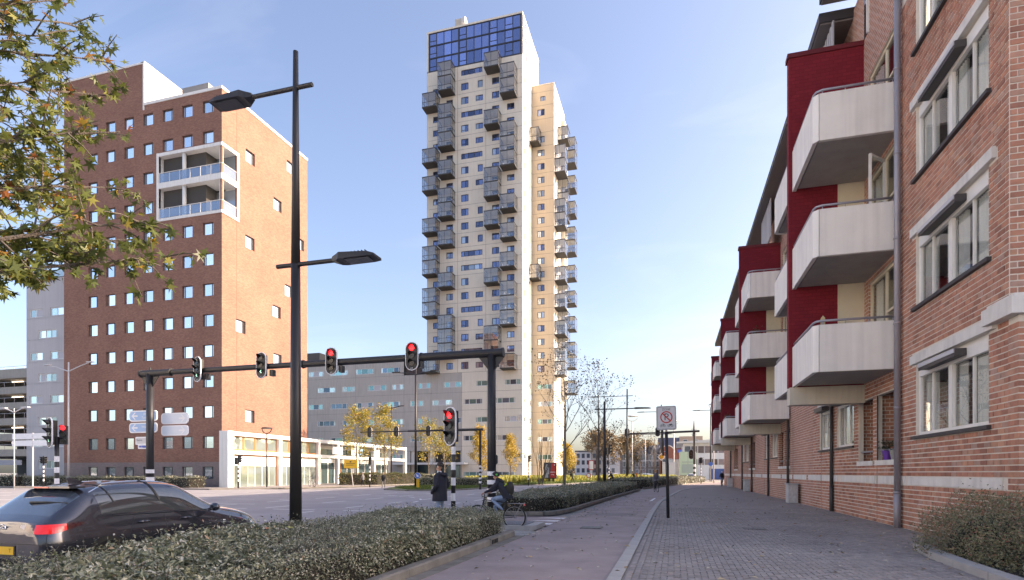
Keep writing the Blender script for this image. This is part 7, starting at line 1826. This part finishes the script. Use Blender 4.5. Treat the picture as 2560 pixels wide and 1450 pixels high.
def fingers(J, E, side, wrist, fwd, down, s=1.0, curl=0.5):
    """palm with four fingers and a thumb leaving its side"""
    w = Vector(wrist); f = Vector(fwd).normalized(); d = Vector(down).normalized(); l = f.cross(d)
    palm = w + f * 0.085 * s; J['palm' + side] = (tuple(palm), 0.024 * s); E.append(('wrist' + side, 'palm' + side))
    for k, ln in enumerate((0.065, 0.075, 0.07, 0.055)):
        b = palm + l * (0.027 - 0.018 * k) * s; m = b + (f * (1 - curl) + d * curl).normalized() * ln * 0.55 * s; e = m + (f * (0.6 - curl) + d * (0.6 + curl)).normalized() * ln * 0.5 * s
        for nm, p, r in (('a', m, 0.0095), ('b', e, 0.0085)): J['f%d%s%s' % (k, nm, side)] = (tuple(p), r * s)
        E += [('palm' + side, 'f%da%s' % (k, side)), ('f%da%s' % (k, side), 'f%db%s' % (k, side))]
    tb = w + f * 0.045 * s + l * 0.035 * s + d * 0.012; te = tb + (f * 0.8 + d * 0.5).normalized() * 0.045 * s
    J['th1' + side] = (tuple(tb), 0.011 * s); J['th2' + side] = (tuple(te), 0.009 * s); E += [('wrist' + side, 'th1' + side), ('th1' + side, 'th2' + side)]
def std_joints(h, stride=0.0, arm=0.0, lean=0.0):
    s = h / 1.8
    J = {'pelvis': ((0, 0, .96), (.15, .115)), 'waist': ((0, .0 + lean * .1, 1.12), (.145, .11)), 'chest': ((0, lean * .25, 1.34), (.17, .125)), 'collar': ((0, lean * .35, 1.49), (.09, .075)), 'neck': ((0, .015 + lean * .4, 1.55), .052),
         'jaw': ((0, .035 + lean * .42, 1.615), .066), 'skull': ((0, .02 + lean * .45, 1.70), .086), 'crown': ((0, .015 + lean * .46, 1.765), .055), 'nose': ((0, .118 + lean * .44, 1.645), .013)}
    E = [('pelvis', 'waist'), ('waist', 'chest'), ('chest', 'collar'), ('collar', 'neck'), ('neck', 'jaw'), ('jaw', 'skull'), ('skull', 'crown'), ('jaw', 'nose')]
    for sd, x in (('L', -1), ('R', 1)):
        st = stride * x; J['sho' + sd] = ((x * .19, lean * .3, 1.44), .062); J['elb' + sd] = ((x * .245, -.03 - st * .5 + lean * .25 + arm * .1, 1.16), .047); J['wrist' + sd] = ((x * .25, .06 - st * .9 + arm * .3, .94 + arm * .12), .032); J['hand' + sd] = ((x * .245, .09 - st * .95 + arm * .36, .86 + arm * .15), .034)
        J['hip' + sd] = ((x * .09, 0, .9), .095); J['knee' + sd] = ((x * .1, .03 + st * .6, .5), .06); J['ankle' + sd] = ((x * .1, -.02 + st * 1.1, .09 + max(0, -st) * .12), .043); J['toe' + sd] = ((x * .11, .13 + st * 1.15, .045 + max(0, -st) * .04), .038)
        E += [('collar', 'sho' + sd), ('sho' + sd, 'elb' + sd), ('elb' + sd, 'wrist' + sd), ('wrist' + sd, 'hand' + sd), ('pelvis', 'hip' + sd), ('hip' + sd, 'knee' + sd), ('knee' + sd, 'ankle' + sd), ('ankle' + sd, 'toe' + sd)]
    J = {k: (tuple(c * s for c in p), tuple(c * s for c in r) if isinstance(r, tuple) else r * s) for k, (p, r) in J.items()}
    return J, E
def dress(top, legs, shoe=M_SHOE, hands=M_SKIN):
    def f(a, b):
        if b in ('jaw', 'skull', 'crown', 'nose', 'neck') : return M_SKIN
        if b[:3] in ('han', 'pal', 'f0a', 'f1a', 'f2a', 'f3a', 'f0b', 'f1b', 'f2b', 'f3b', 'th1', 'th2'): return hands
        if b[:3] in ('toe',): return shoe
        if b[:3] in ('kne', 'ank', 'hip'): return legs
        return top
    return f
def hair(parent, c, r, mat, name='hair', sc=(0.98, 1.12, 1.0), cut=-0.15):
    m = MB(); n, q = 16, 9; vs = []; fs = []
    for i in range(q + 1):
        ph = (PI * (0.62 if cut < 0 else 0.56)) * i / q
        for j in range(n):
            t = 2 * PI * j / n; front = max(0, math.sin(t)); p_ = ph * (1 - (0.42 if cut < 0 else 0.6) * front)
            rr_ = r * (1 + 0.04 * math.sin(5 * t + 3 * i))
            vs.append((c[0] + rr_ * sc[0] * math.sin(p_) * math.cos(t), c[1] + rr_ * sc[1] * math.sin(p_) * math.sin(t), c[2] + rr_ * sc[2] * math.cos(p_)))
    for i in range(q):
        for j in range(n): fs.append((i * n + j, (i + 1) * n + j, (i + 1) * n + (j + 1) % n, i * n + (j + 1) % n))
    m.add(vs, fs); return m.build(name, mat, parent, smooth=True)
def coat(parent, rings, mat, name='coat', n=20):
    """garment as a loft of ellipses: (y, z, half width, half depth)"""
    m = MB(); vs = []
    for k, (y, z, a, b) in enumerate(rings):
        for j in range(n):
            t = 2 * PI * j / n; w = 1 + 0.025 * math.sin(3 * t + k * 1.7) + 0.015 * math.sin(7 * t + k); vs.append((a * w * math.cos(t), y + b * w * math.sin(t), z))
    fs = [(k * n + j, k * n + (j + 1) % n, (k + 1) * n + (j + 1) % n, (k + 1) * n + j) for k in range(len(rings) - 1) for j in range(n)]
    m.add(vs, fs); return m.build(name, mat, parent, smooth=True)
# man in the dark coat, seen in profile
pm = thing('person', 'person in a dark navy coat and jeans standing beside the signal post', 'person', (-6.3, 14.85, 0), R(80), local=True)
J, E = std_joints(1.88, 0.04)
s = 1.88 / 1.8
for sd, x in (('L', -1), ('R', 1)):
    J['elb' + sd] = ((x * .29 * s, -.07 * s, 1.17 * s), .06 * s); J['wrist' + sd] = ((x * .2 * s, .12 * s, 1.02 * s), .045 * s); J['hand' + sd] = ((x * .13 * s, .17 * s, .98 * s), .04 * s)
    J['sho' + sd] = ((x * .2 * s, -.01, 1.44 * s), .085 * s); J['ear' + sd] = ((x * .082 * s, .005, 1.645 * s), .016); E.append(('skull', 'ear' + sd))
fm = dress(M_NAVY, M_JEAN)
skin_body(pm, J, E, lambda a, b: M_SKIN if b[:3] == 'ear' else (M_NAVY if b[:3] == 'han' else fm(a, b)), sub=2)
coat(pm, [(.005, .78 * s, .24, .2), (.0, .95 * s, .235, .19), (-.005, 1.15 * s, .215, .175), (-.005, 1.35 * s, .225, .17), (-.01, 1.47 * s, .16, .12), (-.01, 1.53 * s, .09, .085)], M_NAVY)
m = MB(); m.torus((0, -0.085, 1.5 * s), (0, -0.3, 1), 0.1, 0.045, 18, 8); m.build('hood', M_NAVY, pm, smooth=True)
m = MB(); m.tube((0, 0.02, 1.515 * s), (0, 0.025, 1.575 * s), 0.068, 0.062, 16, False); m.build('collar', plain('shirt white', (0.65, 0.66, 0.7), 0.8), pm, smooth=True)
hair(pm, (0, -0.012, 1.72 * s), 0.103, M_HAIRD, cut=1)
m = MB(); m.box(-0.09, 0.06, 0.2, 0.215, 1.0, 1.22); m.build('paper', plain('paper', (0.75, 0.75, 0.76), 0.7), pm)

# bicycles
def make_bike(label, loc, rz, frame=None, R0=0.335, group='bicycles', rack=True):
    t = thing('bicycle', label, 'bicycle', loc, rz, group=group, local=True)
    fm_ = frame or plain('bike black', (0.02, 0.02, 0.022), 0.35)
    for nm, y in (('rear', -0.53), ('front', 0.56)):
        m = MB(); m.torus((0, y, R0), (1, 0, 0), R0 - 0.02, 0.02, 40, 8); w = m.build('wheel', M_TYRE, t, smooth=True)
        m = MB(); m.torus((0, y, R0), (1, 0, 0), R0 - 0.042, 0.01, 40, 6); m.build('rim', M_RIM, w, smooth=True)
        m = MB(); m.disc((0, y, R0), (1, 0, 0), 0.035, 0.09, 12)
        for k in range(18):
            a = 2 * PI * k / 18; m.tube((0.03 * (-1) ** k, y, R0), (0, y + (R0 - 0.045) * math.cos(a), R0 + (R0 - 0.045) * math.sin(a)), 0.0022, n=4, cap=False)
        m.build('spokes', M_RIM, w)
        m = MB(); m.torus((0, y, R0), (1, 0, 0), R0 + 0.022, 0.016, 26, 6, R(-25) + (PI / 2 if False else 0), R(165)); m.build('mudguard', M_RIM if nm == 'rear' else fm_, t)
    m = MB(); bb = (0, -0.1, 0.3); st = (0, -0.28, 0.74); hd = (0, 0.38, 0.82); hb = (0, 0.41, 0.68); rx = (0, -0.53, R0); fx = (0, 0.56, R0)
    for a, b, r in ((bb, st, .017), (st, hd, .016), (bb, hb, .019), (hd, hb, .022), (rx, bb, .011), (rx, st, .01), (hb, fx, .013), (st, (0, -0.32, 0.84), .013), (hd, (0, 0.36, 0.98), .013)): m.tube(a, b, r, n=8)
    m.build('frame', fm_, t, smooth=True)
    m = MB(); m.path([(-.26, .22, 0.985), (-.24, .34, 1.0), (-.08, .385, 1.0), (.08, .385, 1.0), (.24, .34, 1.0), (.26, .22, .985)], 0.013, 8); m.build('handlebar', M_RIM, t, smooth=True)
    m = MB(); m.prism([(-.03, -.16), (.03, -.16), (.1, -.42), (-.1, -.42)][::-1], 0.84, 0.885); m.build('saddle', M_PLAST, t)
    m = MB(); m.disc((0.05, -0.1, 0.3), (1, 0, 0), 0.085, 0.01, 20); m.bar((0.06, -0.1, 0.3), (0.06, -0.02, 0.16), 0.02); m.bar((-0.06, -0.1, 0.3), (-0.06, -0.18, 0.44), 0.02); m.box(0.06, 0.16, -0.05, 0.03, 0.145, 0.165); m.box(-0.16, -0.06, -0.22, -0.14, 0.43, 0.45); m.build('crank', M_RIM, t)
    if rack:
        m = MB()
        for x in (-.06, 0, .06): m.tube((x, -0.36, 0.72), (x, -0.82, 0.72), 0.007, n=6)
        for x in (-.06, .06): m.tube((x, -0.74, 0.72), (x * .6, -0.53, R0), 0.006, n=6)
        m.box(-0.06, 0.06, -0.83, -0.815, 0.66, 0.74); m.build('carrier', M_RIM, t)
        m = MB(); m.box(-0.03, 0.03, -0.84, -0.831, 0.67, 0.71); m.build('rear_lamp', M_TRED, t)
    return t
def rider_joints(s=1.0, up=0.0):
    J = {'pelvis': ((0, -.31, .93), (.135, .11)), 'waist': ((0, -.26, 1.06), (.13, .105)), 'chest': ((0, -.14, 1.22 + up), (.15, .12)), 'collar': ((0, -.06, 1.33 + up), .075), 'neck': ((0, -.02, 1.38 + up), .048), 'jaw': ((0, .02, 1.43 + up), .06), 'skull': ((0, .02, 1.505 + up), .08), 'crown': ((0, .015, 1.56 + up), .05), 'nose': ((0, .105, 1.455 + up), .012)}
    E = [('pelvis', 'waist'), ('waist', 'chest'), ('chest', 'collar'), ('collar', 'neck'), ('neck', 'jaw'), ('jaw', 'skull'), ('skull', 'crown'), ('jaw', 'nose')]
    for sd, x, ft in (('L', -1, (-.1, -.17, .49)), ('R', 1, (.1, -.01, .2))):
        J['sho' + sd] = ((x * .16, -.07, 1.29 + up), .066); J['elb' + sd] = ((x * .23, .1, 1.1 + up * .5), .052); J['wrist' + sd] = ((x * .25, .26, 1.03), .034)
        J['hip' + sd] = ((x * .09, -.28, .9), .09); kz = ft[2] + 0.4; J['knee' + sd] = ((x * .1, .1 if sd == 'R' else .12, .62 if sd == 'R' else .84), .06); J['ankle' + sd] = ((ft[0], ft[1] - .04, ft[2] + .06), .042); J['toe' + sd] = ((ft[0], ft[1] + .12, ft[2] + .02), .036)
        E += [('collar', 'sho' + sd), ('sho' + sd, 'elb' + sd), ('elb' + sd, 'wrist' + sd), ('pelvis', 'hip' + sd), ('hip' + sd, 'knee' + sd), ('knee' + sd, 'ankle' + sd), ('ankle' + sd, 'toe' + sd)]
    return J, E
make_bike('black bicycle ridden past the hedge end by the person in the black cap', (-4.83, 15.45, 0.02), R(88))
pb = thing('person', 'person in a navy jacket, jeans and black cap riding past the hedge end', 'person', (-4.83, 15.45, 0.02), R(88), local=True)
J, E = rider_joints()
fingers(J, E, 'L', J['wristL'][0], (0.1, 0.8, -0.25), (0.1, -0.2, -1), 1.0, 0.6); fingers(J, E, 'R', J['wristR'][0], (-0.1, 0.8, -0.25), (-0.1, -0.2, -1), 1.0, 0.6)
skin_body(pb, J, E, dress(M_NAVY, M_JEAN), sub=2)
coat(pb, [(-.33, .86, .185, .16), (-.3, .98, .19, .165), (-.22, 1.12, .19, .16), (-.14, 1.24, .185, .145), (-.07, 1.32, .13, .1), (-.04, 1.36, .08, .07)], M_NAVY, 'jacket')
m = MB(); m.torus((0, -0.1, 1.36), (0, -0.5, 1), 0.09, 0.045, 18, 8); m.build('hood', M_NAVY, pb, smooth=True)
c = hair(pb, (0, 0.02, 1.515), 0.102, plain('cap black', (0.012, 0.012, 0.012), 0.8), 'cap')
m = MB(); m.prism([(-.07, -.07), (.07, -.07), (.06, -.17), (-.06, -.17)][::-1], 1.47, 1.482); m.build('cap_peak', plain('cap white', (0.5, 0.55, 0.5), 0.8), pb)
m = MB(); m.disc((-.085, -.03, 1.53), (1, 0.5, 0), 0.03, 0.02, 10); m.build('cap_badge', plain('cap green', (0.05, 0.4, 0.06), 0.7), pb)
bp = thing('backpack', 'black backpack with lime green trim on the rider in the black cap', 'backpack', (-4.83, 15.45, 0.02), R(88), local=True)
m = MB(); m.sphere((0, -0.4, 1.13), 0.18, 16, 10, (0.85, 0.62, 1.15)); m.build('bag', plain('bag black', (0.02, 0.02, 0.018), 0.7, bump=0.3, var=0.1), bp, smooth=True)
for x in (-.1, .1):
    m = MB(); m.torus((x, -0.4, 1.13), (1, 0, 0), 0.15, 0.018, 24, 6, R(75), R(250)); m.build('trim', plain('lime', (0.35, 0.5, 0.02), 0.6), bp)

def walker(label, x, y, h, rz, top, legs, hairm, stride=0.25, bagm=None, z=0.0, hat=None):
    t = thing('person', label, 'person', (x, y, z), rz, local=True)
    J, E = std_joints(h, stride); skin_body(t, J, E, dress(top, legs), sub=1); s = h / 1.8
    coat(t, [(0, .82 * s, .2 * s, .155 * s), (0, 1.1 * s, .19 * s, .15 * s), (0, 1.36 * s, .2 * s, .15 * s), (0, 1.5 * s, .1 * s, .09 * s)], top, 'jacket', 12)
    hair(t, (0, 0.0, 1.71 * s), 0.11 * s, hairm)
    if bagm: m = MB(); m.sphere((0, -.24 * s, 1.25 * s), .2 * s, 12, 8, (.85, .6, 1.2)); m.build('backpack', bagm, t, smooth=True)
    return t
M_BLOND = plain('blond hair', (0.5, 0.33, 0.15), 0.6); M_GREYH = plain('grey hair', (0.4, 0.38, 0.36), 0.6)
walker('person with fair hair and a dark coat walking on the island edge', -29.4, 54.2, 1.62, R(200), M_BLACKC, M_GREYC, M_BLOND, 0.3)
walker('person in a grey-brown coat walking by the rough hedge', -35.3, 60.1, 1.68, R(100), M_GREYC, M_BLACKC, M_GREYH, 0.2)
walker('person in olive clothes with a backpack walking beyond the long hedge', -13.0, 75.6, 1.86, R(-70), M_OLIVE, M_OLIVE, M_HAIRD, 0.3, M_BLACKC, 0.0)
for k, (x, y, c) in enumerate(((-86.1, 56.6, plain('cloth white', (0.6, 0.58, 0.55), 0.9)), (-85.1, 56.9, M_BEIGE), (-85.2, 58.0, plain('cloth cream', (0.55, 0.45, 0.38), 0.9)), (-85.0, 59.1, M_BEIGE))):
    walker(('person in a white top, first of four walking before the car park', 'person in a beige top, second of four walking before the car park', 'person in a cream coat, third of four before the grey block', 'person in a beige coat, last of four before the grey block')[k], x, y, 1.5, R(90 + 20 * k), c, M_GREYC, M_GREYH, 0.15)
def cyclist(label, blabel, x, y, rz, top, legs, hatm, up=0.2):
    make_bike(blabel, (x, y, 0.0), rz)
    t = thing('person', label, 'person', (x, y, 0.0), rz, local=True)
    J, E = rider_joints(1.0, up); skin_body(t, J, E, dress(top, legs), sub=1)
    coat(t, [(-.33, .86, .2, .17), (-.28, 1.02, .2, .17), (-.18, 1.22, .2, .16), (-.1, 1.28 + up * .9, .2, .14), (-.05, 1.34 + up, .09, .08)], top, 'jacket', 12)
    hair(t, (0, 0.01, 1.51 + up), 0.105, hatm, 'hat'); return t
M_ORC = plain('orange hat', (0.6, 0.22, 0.03), 0.7)
cyclist('cyclist with an orange hat and grey-blue jacket on the bike path', 'bicycle ridden by the cyclist with the orange hat', -1.44, 49.1, R(195), cloth('slate', (0.13, 0.14, 0.18)), M_BLACKC, M_ORC)
cyclist('cyclist in a dark jacket and pale cap riding by the brick block', 'bicycle ridden by the cyclist in the pale cap', 5.55, 73.0, R(170), M_BLACKC, M_JEAN, plain('pale cap', (0.4, 0.45, 0.48), 0.8))
cyclist('cyclist in a black coat riding left beyond the long hedge', 'bicycle ridden by the cyclist in the black coat', -8.0, 75.5, R(80), M_BLACKC, M_BLACKC, M_HAIRD)
cyclist('cyclist in dark clothes with an orange bag by the tall lamp post', 'bicycle ridden by the cyclist with the orange bag', -5.4, 79.0, R(95), M_BLACKC, M_BLACKC, M_HAIRD)
ob = thing('shoulder_bag', 'orange bag on the back of a far cyclist by the tall lamp post', 'bag', (-4.85, 79.0, 0.95), local=True)
m = MB(); m.prism([(-.14, -.2), (.14, -.2), (.12, .2), (-.12, .2)], 0, 0.62); m.build('bag', plain('orange bag', (0.7, 0.22, 0.02), 0.6), ob)
m = MB(); m.torus((0, 0, 0.6), (0, 1, 0), 0.12, 0.012, 14, 5); m.build('strap', M_BLACKC, ob)
make_bike('white bicycle standing before the open glass hall', (-37.2, 53.0, 0.11), R(60), plain('bike white', (0.6, 0.6, 0.6), 0.4))
make_bike('parked bicycle with white wheels left of the tall far lamp post', (-6.7, 77.5, 0.0), R(75), plain('bike white', (0.6, 0.6, 0.6), 0.4))

# ================================================================ the far end of the street
M_SLATE = plain('slate', (0.1, 0.105, 0.125), 0.6, var=0.15, scale=1); M_FGREY = plain('far grey brick', (0.24, 0.225, 0.22), 0.9, var=0.15, scale=0.6); M_FRED = plain('far red brick', (0.34, 0.13, 0.09), 0.9, var=0.15, scale=0.5); M_FWH = plain('far white render', (0.74, 0.74, 0.75), 0.8, var=0.05, scale=0.4); M_FGL = mirror_glass('far glass', (0.2, 0.24, 0.28), 0.5, 0.05, 0.1, 0.4)
def far_windows(t, y, xs, zs, w, h, frame=M_FWH, name='window'):
    for z in zs:
        for x in xs:
            m = MB(); m.box(x - w / 2 - 0.12, x + w / 2 + 0.12, y - 0.06, y + 0.05, z - h / 2 - 0.12, z + h / 2 + 0.12); o = m.build(name, frame, t)
            m = MB(); m.box(x - w / 2, x + w / 2, y - 0.1, y - 0.065, z - h / 2, z + h / 2); m.build('pane', M_FGL, o)
for k in range(3):                       # gabled houses
    x0 = -17.3 + k * 4.3; y0 = 200.0
    t = thing('gabled_house', ('grey gabled house far down the street, first of three', 'grey gabled house far down the street, middle of three', 'grey gabled house far down the street, last of three')[k], 'house', (x0, y0, 0), group='gabled houses at the end of the street')
    m = MB(); m.box(x0, x0 + 4.25, y0, y0 + 10, 0, 8.0); m.build('wall', M_FGREY, t)
    m = MB(); m.add([(x0, y0 + .3, 8), (x0 + 4.25, y0 + .3, 8), (x0 + 4.25, y0 + 10, 8), (x0, y0 + 10, 8), (x0 + .4, y0 + 3, 11.0), (x0 + 3.85, y0 + 3, 11.0), (x0 + 3.85, y0 + 8, 11.0), (x0 + .4, y0 + 8, 11.0)], [(0, 1, 5, 4), (1, 2, 6, 5), (2, 3, 7, 6), (3, 0, 4, 7), (4, 5, 6, 7)]); r = m.build('roof', M_SLATE, t)
    m = MB(); c = x0 + 2.1; m.slab([(c - 1.1, y0 - 0.05, 8), (c + 1.1, y0 - 0.05, 8), (c + 0.35, y0 - 0.05, 10.2), (c, y0 - 0.05, 11.3), (c - 0.35, y0 - 0.05, 10.2)], (0, 1, 0), 3.0); m.build('gable', plain('far pale stone', (0.5, 0.47, 0.43), 0.9), t)
    far_windows(t, y0, [x0 + 0.9, x0 + 2.1, x0 + 3.3], [1.9, 4.6, 6.9], 0.75, 1.7)
    m = MB(); m.box(c - 0.35, c + 0.35, y0 - 0.1, y0 - 0.055, 8.3, 9.5); m.build('window', M_FGL, t)
    m = MB(); m.box(x0, x0 + 4.25, y0 - 0.1, y0 - 0.003, 5.6, 5.8); m.build('string_course', M_FWH, t)
t = thing('red_brick_hall', 'red brick hall with round arches and stone trim far down the street', 'building', (0, 196, 0))
m = MB(); m.box(-4.6, 9.5, 196, 206, 0, 9.6); m.build('wall', M_FRED, t)
m = MB(); m.slab([(-4.4 + 0.1, 195.9, 7.6)] + [(-2.1 + 2.2 * math.cos(PI - PI * i / 12), 195.9, 8.3 + 2.2 * math.sin(PI * i / 12)) for i in range(13)] + [(0.1, 195.9, 7.6)], (0, -1, 0), 0.1); m.build('arched_gable', M_FRED, t)
m = MB(); m.path([(-2.1 + 2.3 * math.cos(PI - PI * i / 14), 195.75, 8.3 + 2.3 * math.sin(PI * i / 14)) for i in range(15)], 0.2, 6); m.build('arch_trim', plain('far pale stone', (0.5, 0.47, 0.43), 0.9), t)
for x in (2.4, 4.6, 7.0):
    m = MB(); m.path([(x + 0.8 * math.cos(PI - PI * i / 10), 195.85, 5.9 + 0.8 * math.sin(PI * i / 10)) for i in range(11)], 0.14, 6); m.build('arch_trim', plain('far pale stone', (0.5, 0.47, 0.43), 0.9), t)
    m = MB(); m.box(x - 0.6, x + 0.6, 195.9, 195.99, 4.4, 6.4); m.build('window', M_FGL, t)
far_windows(t, 196, [-3.1, -1.2], [2.4, 5.2], 1.0, 1.9)
m = MB(); m.box(-4.7, 9.6, 195.9, 206.1, 9.601, 10.0); m.build('cornice', M_SLATE, t)
m = MB(); m.box(1.0, 7.0, 195.7, 195.89, 8.2, 9.2); m.build('fascia_sign', plain('far blue sign', (0.1, 0.16, 0.5), 0.5), t)
t = thing('flat_roof_block', 'dark blue and beige flat-roofed block rising behind the red brick hall', 'building', (0, 230, 0))
m = MB(); m.box(-6, 2.0, 230, 245, 0, 15.2); m.build('blue_wall', plain('far blue cladding', (0.11, 0.13, 0.2), 0.7), t)
m = MB(); m.box(2.01, 10.5, 229.5, 245, 0, 15.6); m.build('beige_wall', plain('far beige brick', (0.5, 0.38, 0.28), 0.9, var=0.1), t)
far_windows(t, 229.5, [4.2, 8.0], [13.3], 1.5, 1.9)
t = thing('white_office_block', 'white modern office block with strip windows beyond the brick block', 'building', (14, 150, 0))
m = MB(); m.box(2.2, 40, 150, 175, 0, 9.0); m.build('wall', M_FWH, t)
m = MB(); m.add([(0.6, 148.6, 9.0), (40, 148.6, 9.0), (40, 175, 9.0), (0.6, 175, 9.0), (0.6, 148.6, 9.35), (40, 148.6, 11.5), (40, 175, 11.5), (0.6, 175, 9.35)], [(0, 3, 2, 1), (4, 5, 6, 7), (0, 1, 5, 4), (1, 2, 6, 5), (2, 3, 7, 6), (3, 0, 4, 7)]); m.build('roof', plain('far pale roof', (0.6, 0.6, 0.6), 0.7), t)
for z, h in ((7.4, 1.7), (4.3, 1.4)):
    for k in range(9):
        x = 2.6 + k * 1.6; m = MB(); m.box(x, x + 1.35, 149.9, 149.99, z - h / 2, z + h / 2); m.build('window', M_FGL, t)
m = MB(); m.box(8.5, 12.5, 149.9, 149.99, 0.0, 2.6); m.build('entrance', plain('far blue entrance', (0.06, 0.12, 0.32), 0.4), t)
t = thing('white_house_row', 'pale white and grey houses behind the bare trees', 'building', (-27, 215, 0))
for k, (x, w, h, mt) in enumerate(((-36, 6, 9.5, M_FWH), (-29.9, 5, 11.5, plain('far beige render', (0.55, 0.5, 0.44), 0.9)), (-24.8, 5.5, 10.0, M_FWH), (-19.2, 1.9, 8.5, M_FGREY))):
    m = MB(); m.box(x, x + w, 215, 225, 0, h); b = m.build('wall', mt, t)
    m = MB(); m.box(x - 0.1, x + w + 0.1, 214.8, 225, h + 0.001, h + 0.5); m.build('roof', M_SLATE, b)
    for z in (2.5, 5.5, 8.0):
        for i in range(int(w / 1.9)):
            if z + 1 > h: continue
            m = MB(); m.box(x + 0.6 + i * 1.9, x + 1.7 + i * 1.9, 214.9, 214.99, z - 0.8, z + 0.8); m.build('window', M_FGL, b)
t = thing('church_spire', 'thin scaffolded spire far behind the white office block', 'spire', (9, 300, 0))
m = MB(); m.box(7.0, 12.5, 300, 306, 0, 19); m.build('tower', plain('far beige brick', (0.5, 0.38, 0.28), 0.9), t)
m = MB(); m.tube((9.7, 303, 19), (9.7, 303, 28), 0.9, 0.1, 8); m.build('spire', M_SLATE, t)
for z in (21, 23.5): m = MB(); m.box(8.2, 11.2, 302.9, 303.1, z, z + 0.25); m.build('scaffold', M_LGREY, t)
t = thing('advert_banner_wall', 'pale printed hoarding wall before the red brick hall', 'fence', (1, 160, 0))
for k, c in enumerate(((0.66, 0.6, 0.6), (0.6, 0.62, 0.62), (0.7, 0.66, 0.6), (0.62, 0.55, 0.56), (0.55, 0.55, 0.56))):
    m = MB(); m.box(-3.2 + k * 1.6, -3.2 + k * 1.6 + 1.58, 160, 160.15, 0, 5.2 if k else 4.6); m.build('panel', plain('hoarding %d' % k, c, 0.7, var=0.2, scale=0.8), t)
# block of flats across the side road, reaching in from the picture's far right behind everything, closes the street
t = thing('distant_tree_belt', 'distant hazy band of trees and roofs along the horizon', 'tree belt', (0, 420, 0)); t['kind'] = 'stuff'
rg = np.random.default_rng(5); n = 9000; x = rg.uniform(-420, 260, n); P = np.c_[x, rg.uniform(-8, 8, n), rg.random(n) * (7 + 3 * np.sin(x * 0.06) + 2 * np.sin(x * 0.17))]
add_mesh('crowns', leaf_mesh('crowns', P, rg.normal(0, 1, (n, 3)), rg.normal(0, 1, (n, 3)), 3.0, 2.4, leafmat('far crowns', [(0, (0.14, 0.13, 0.09)), (1, (0.26, 0.22, 0.15))], 0.8, 0.3)), t)
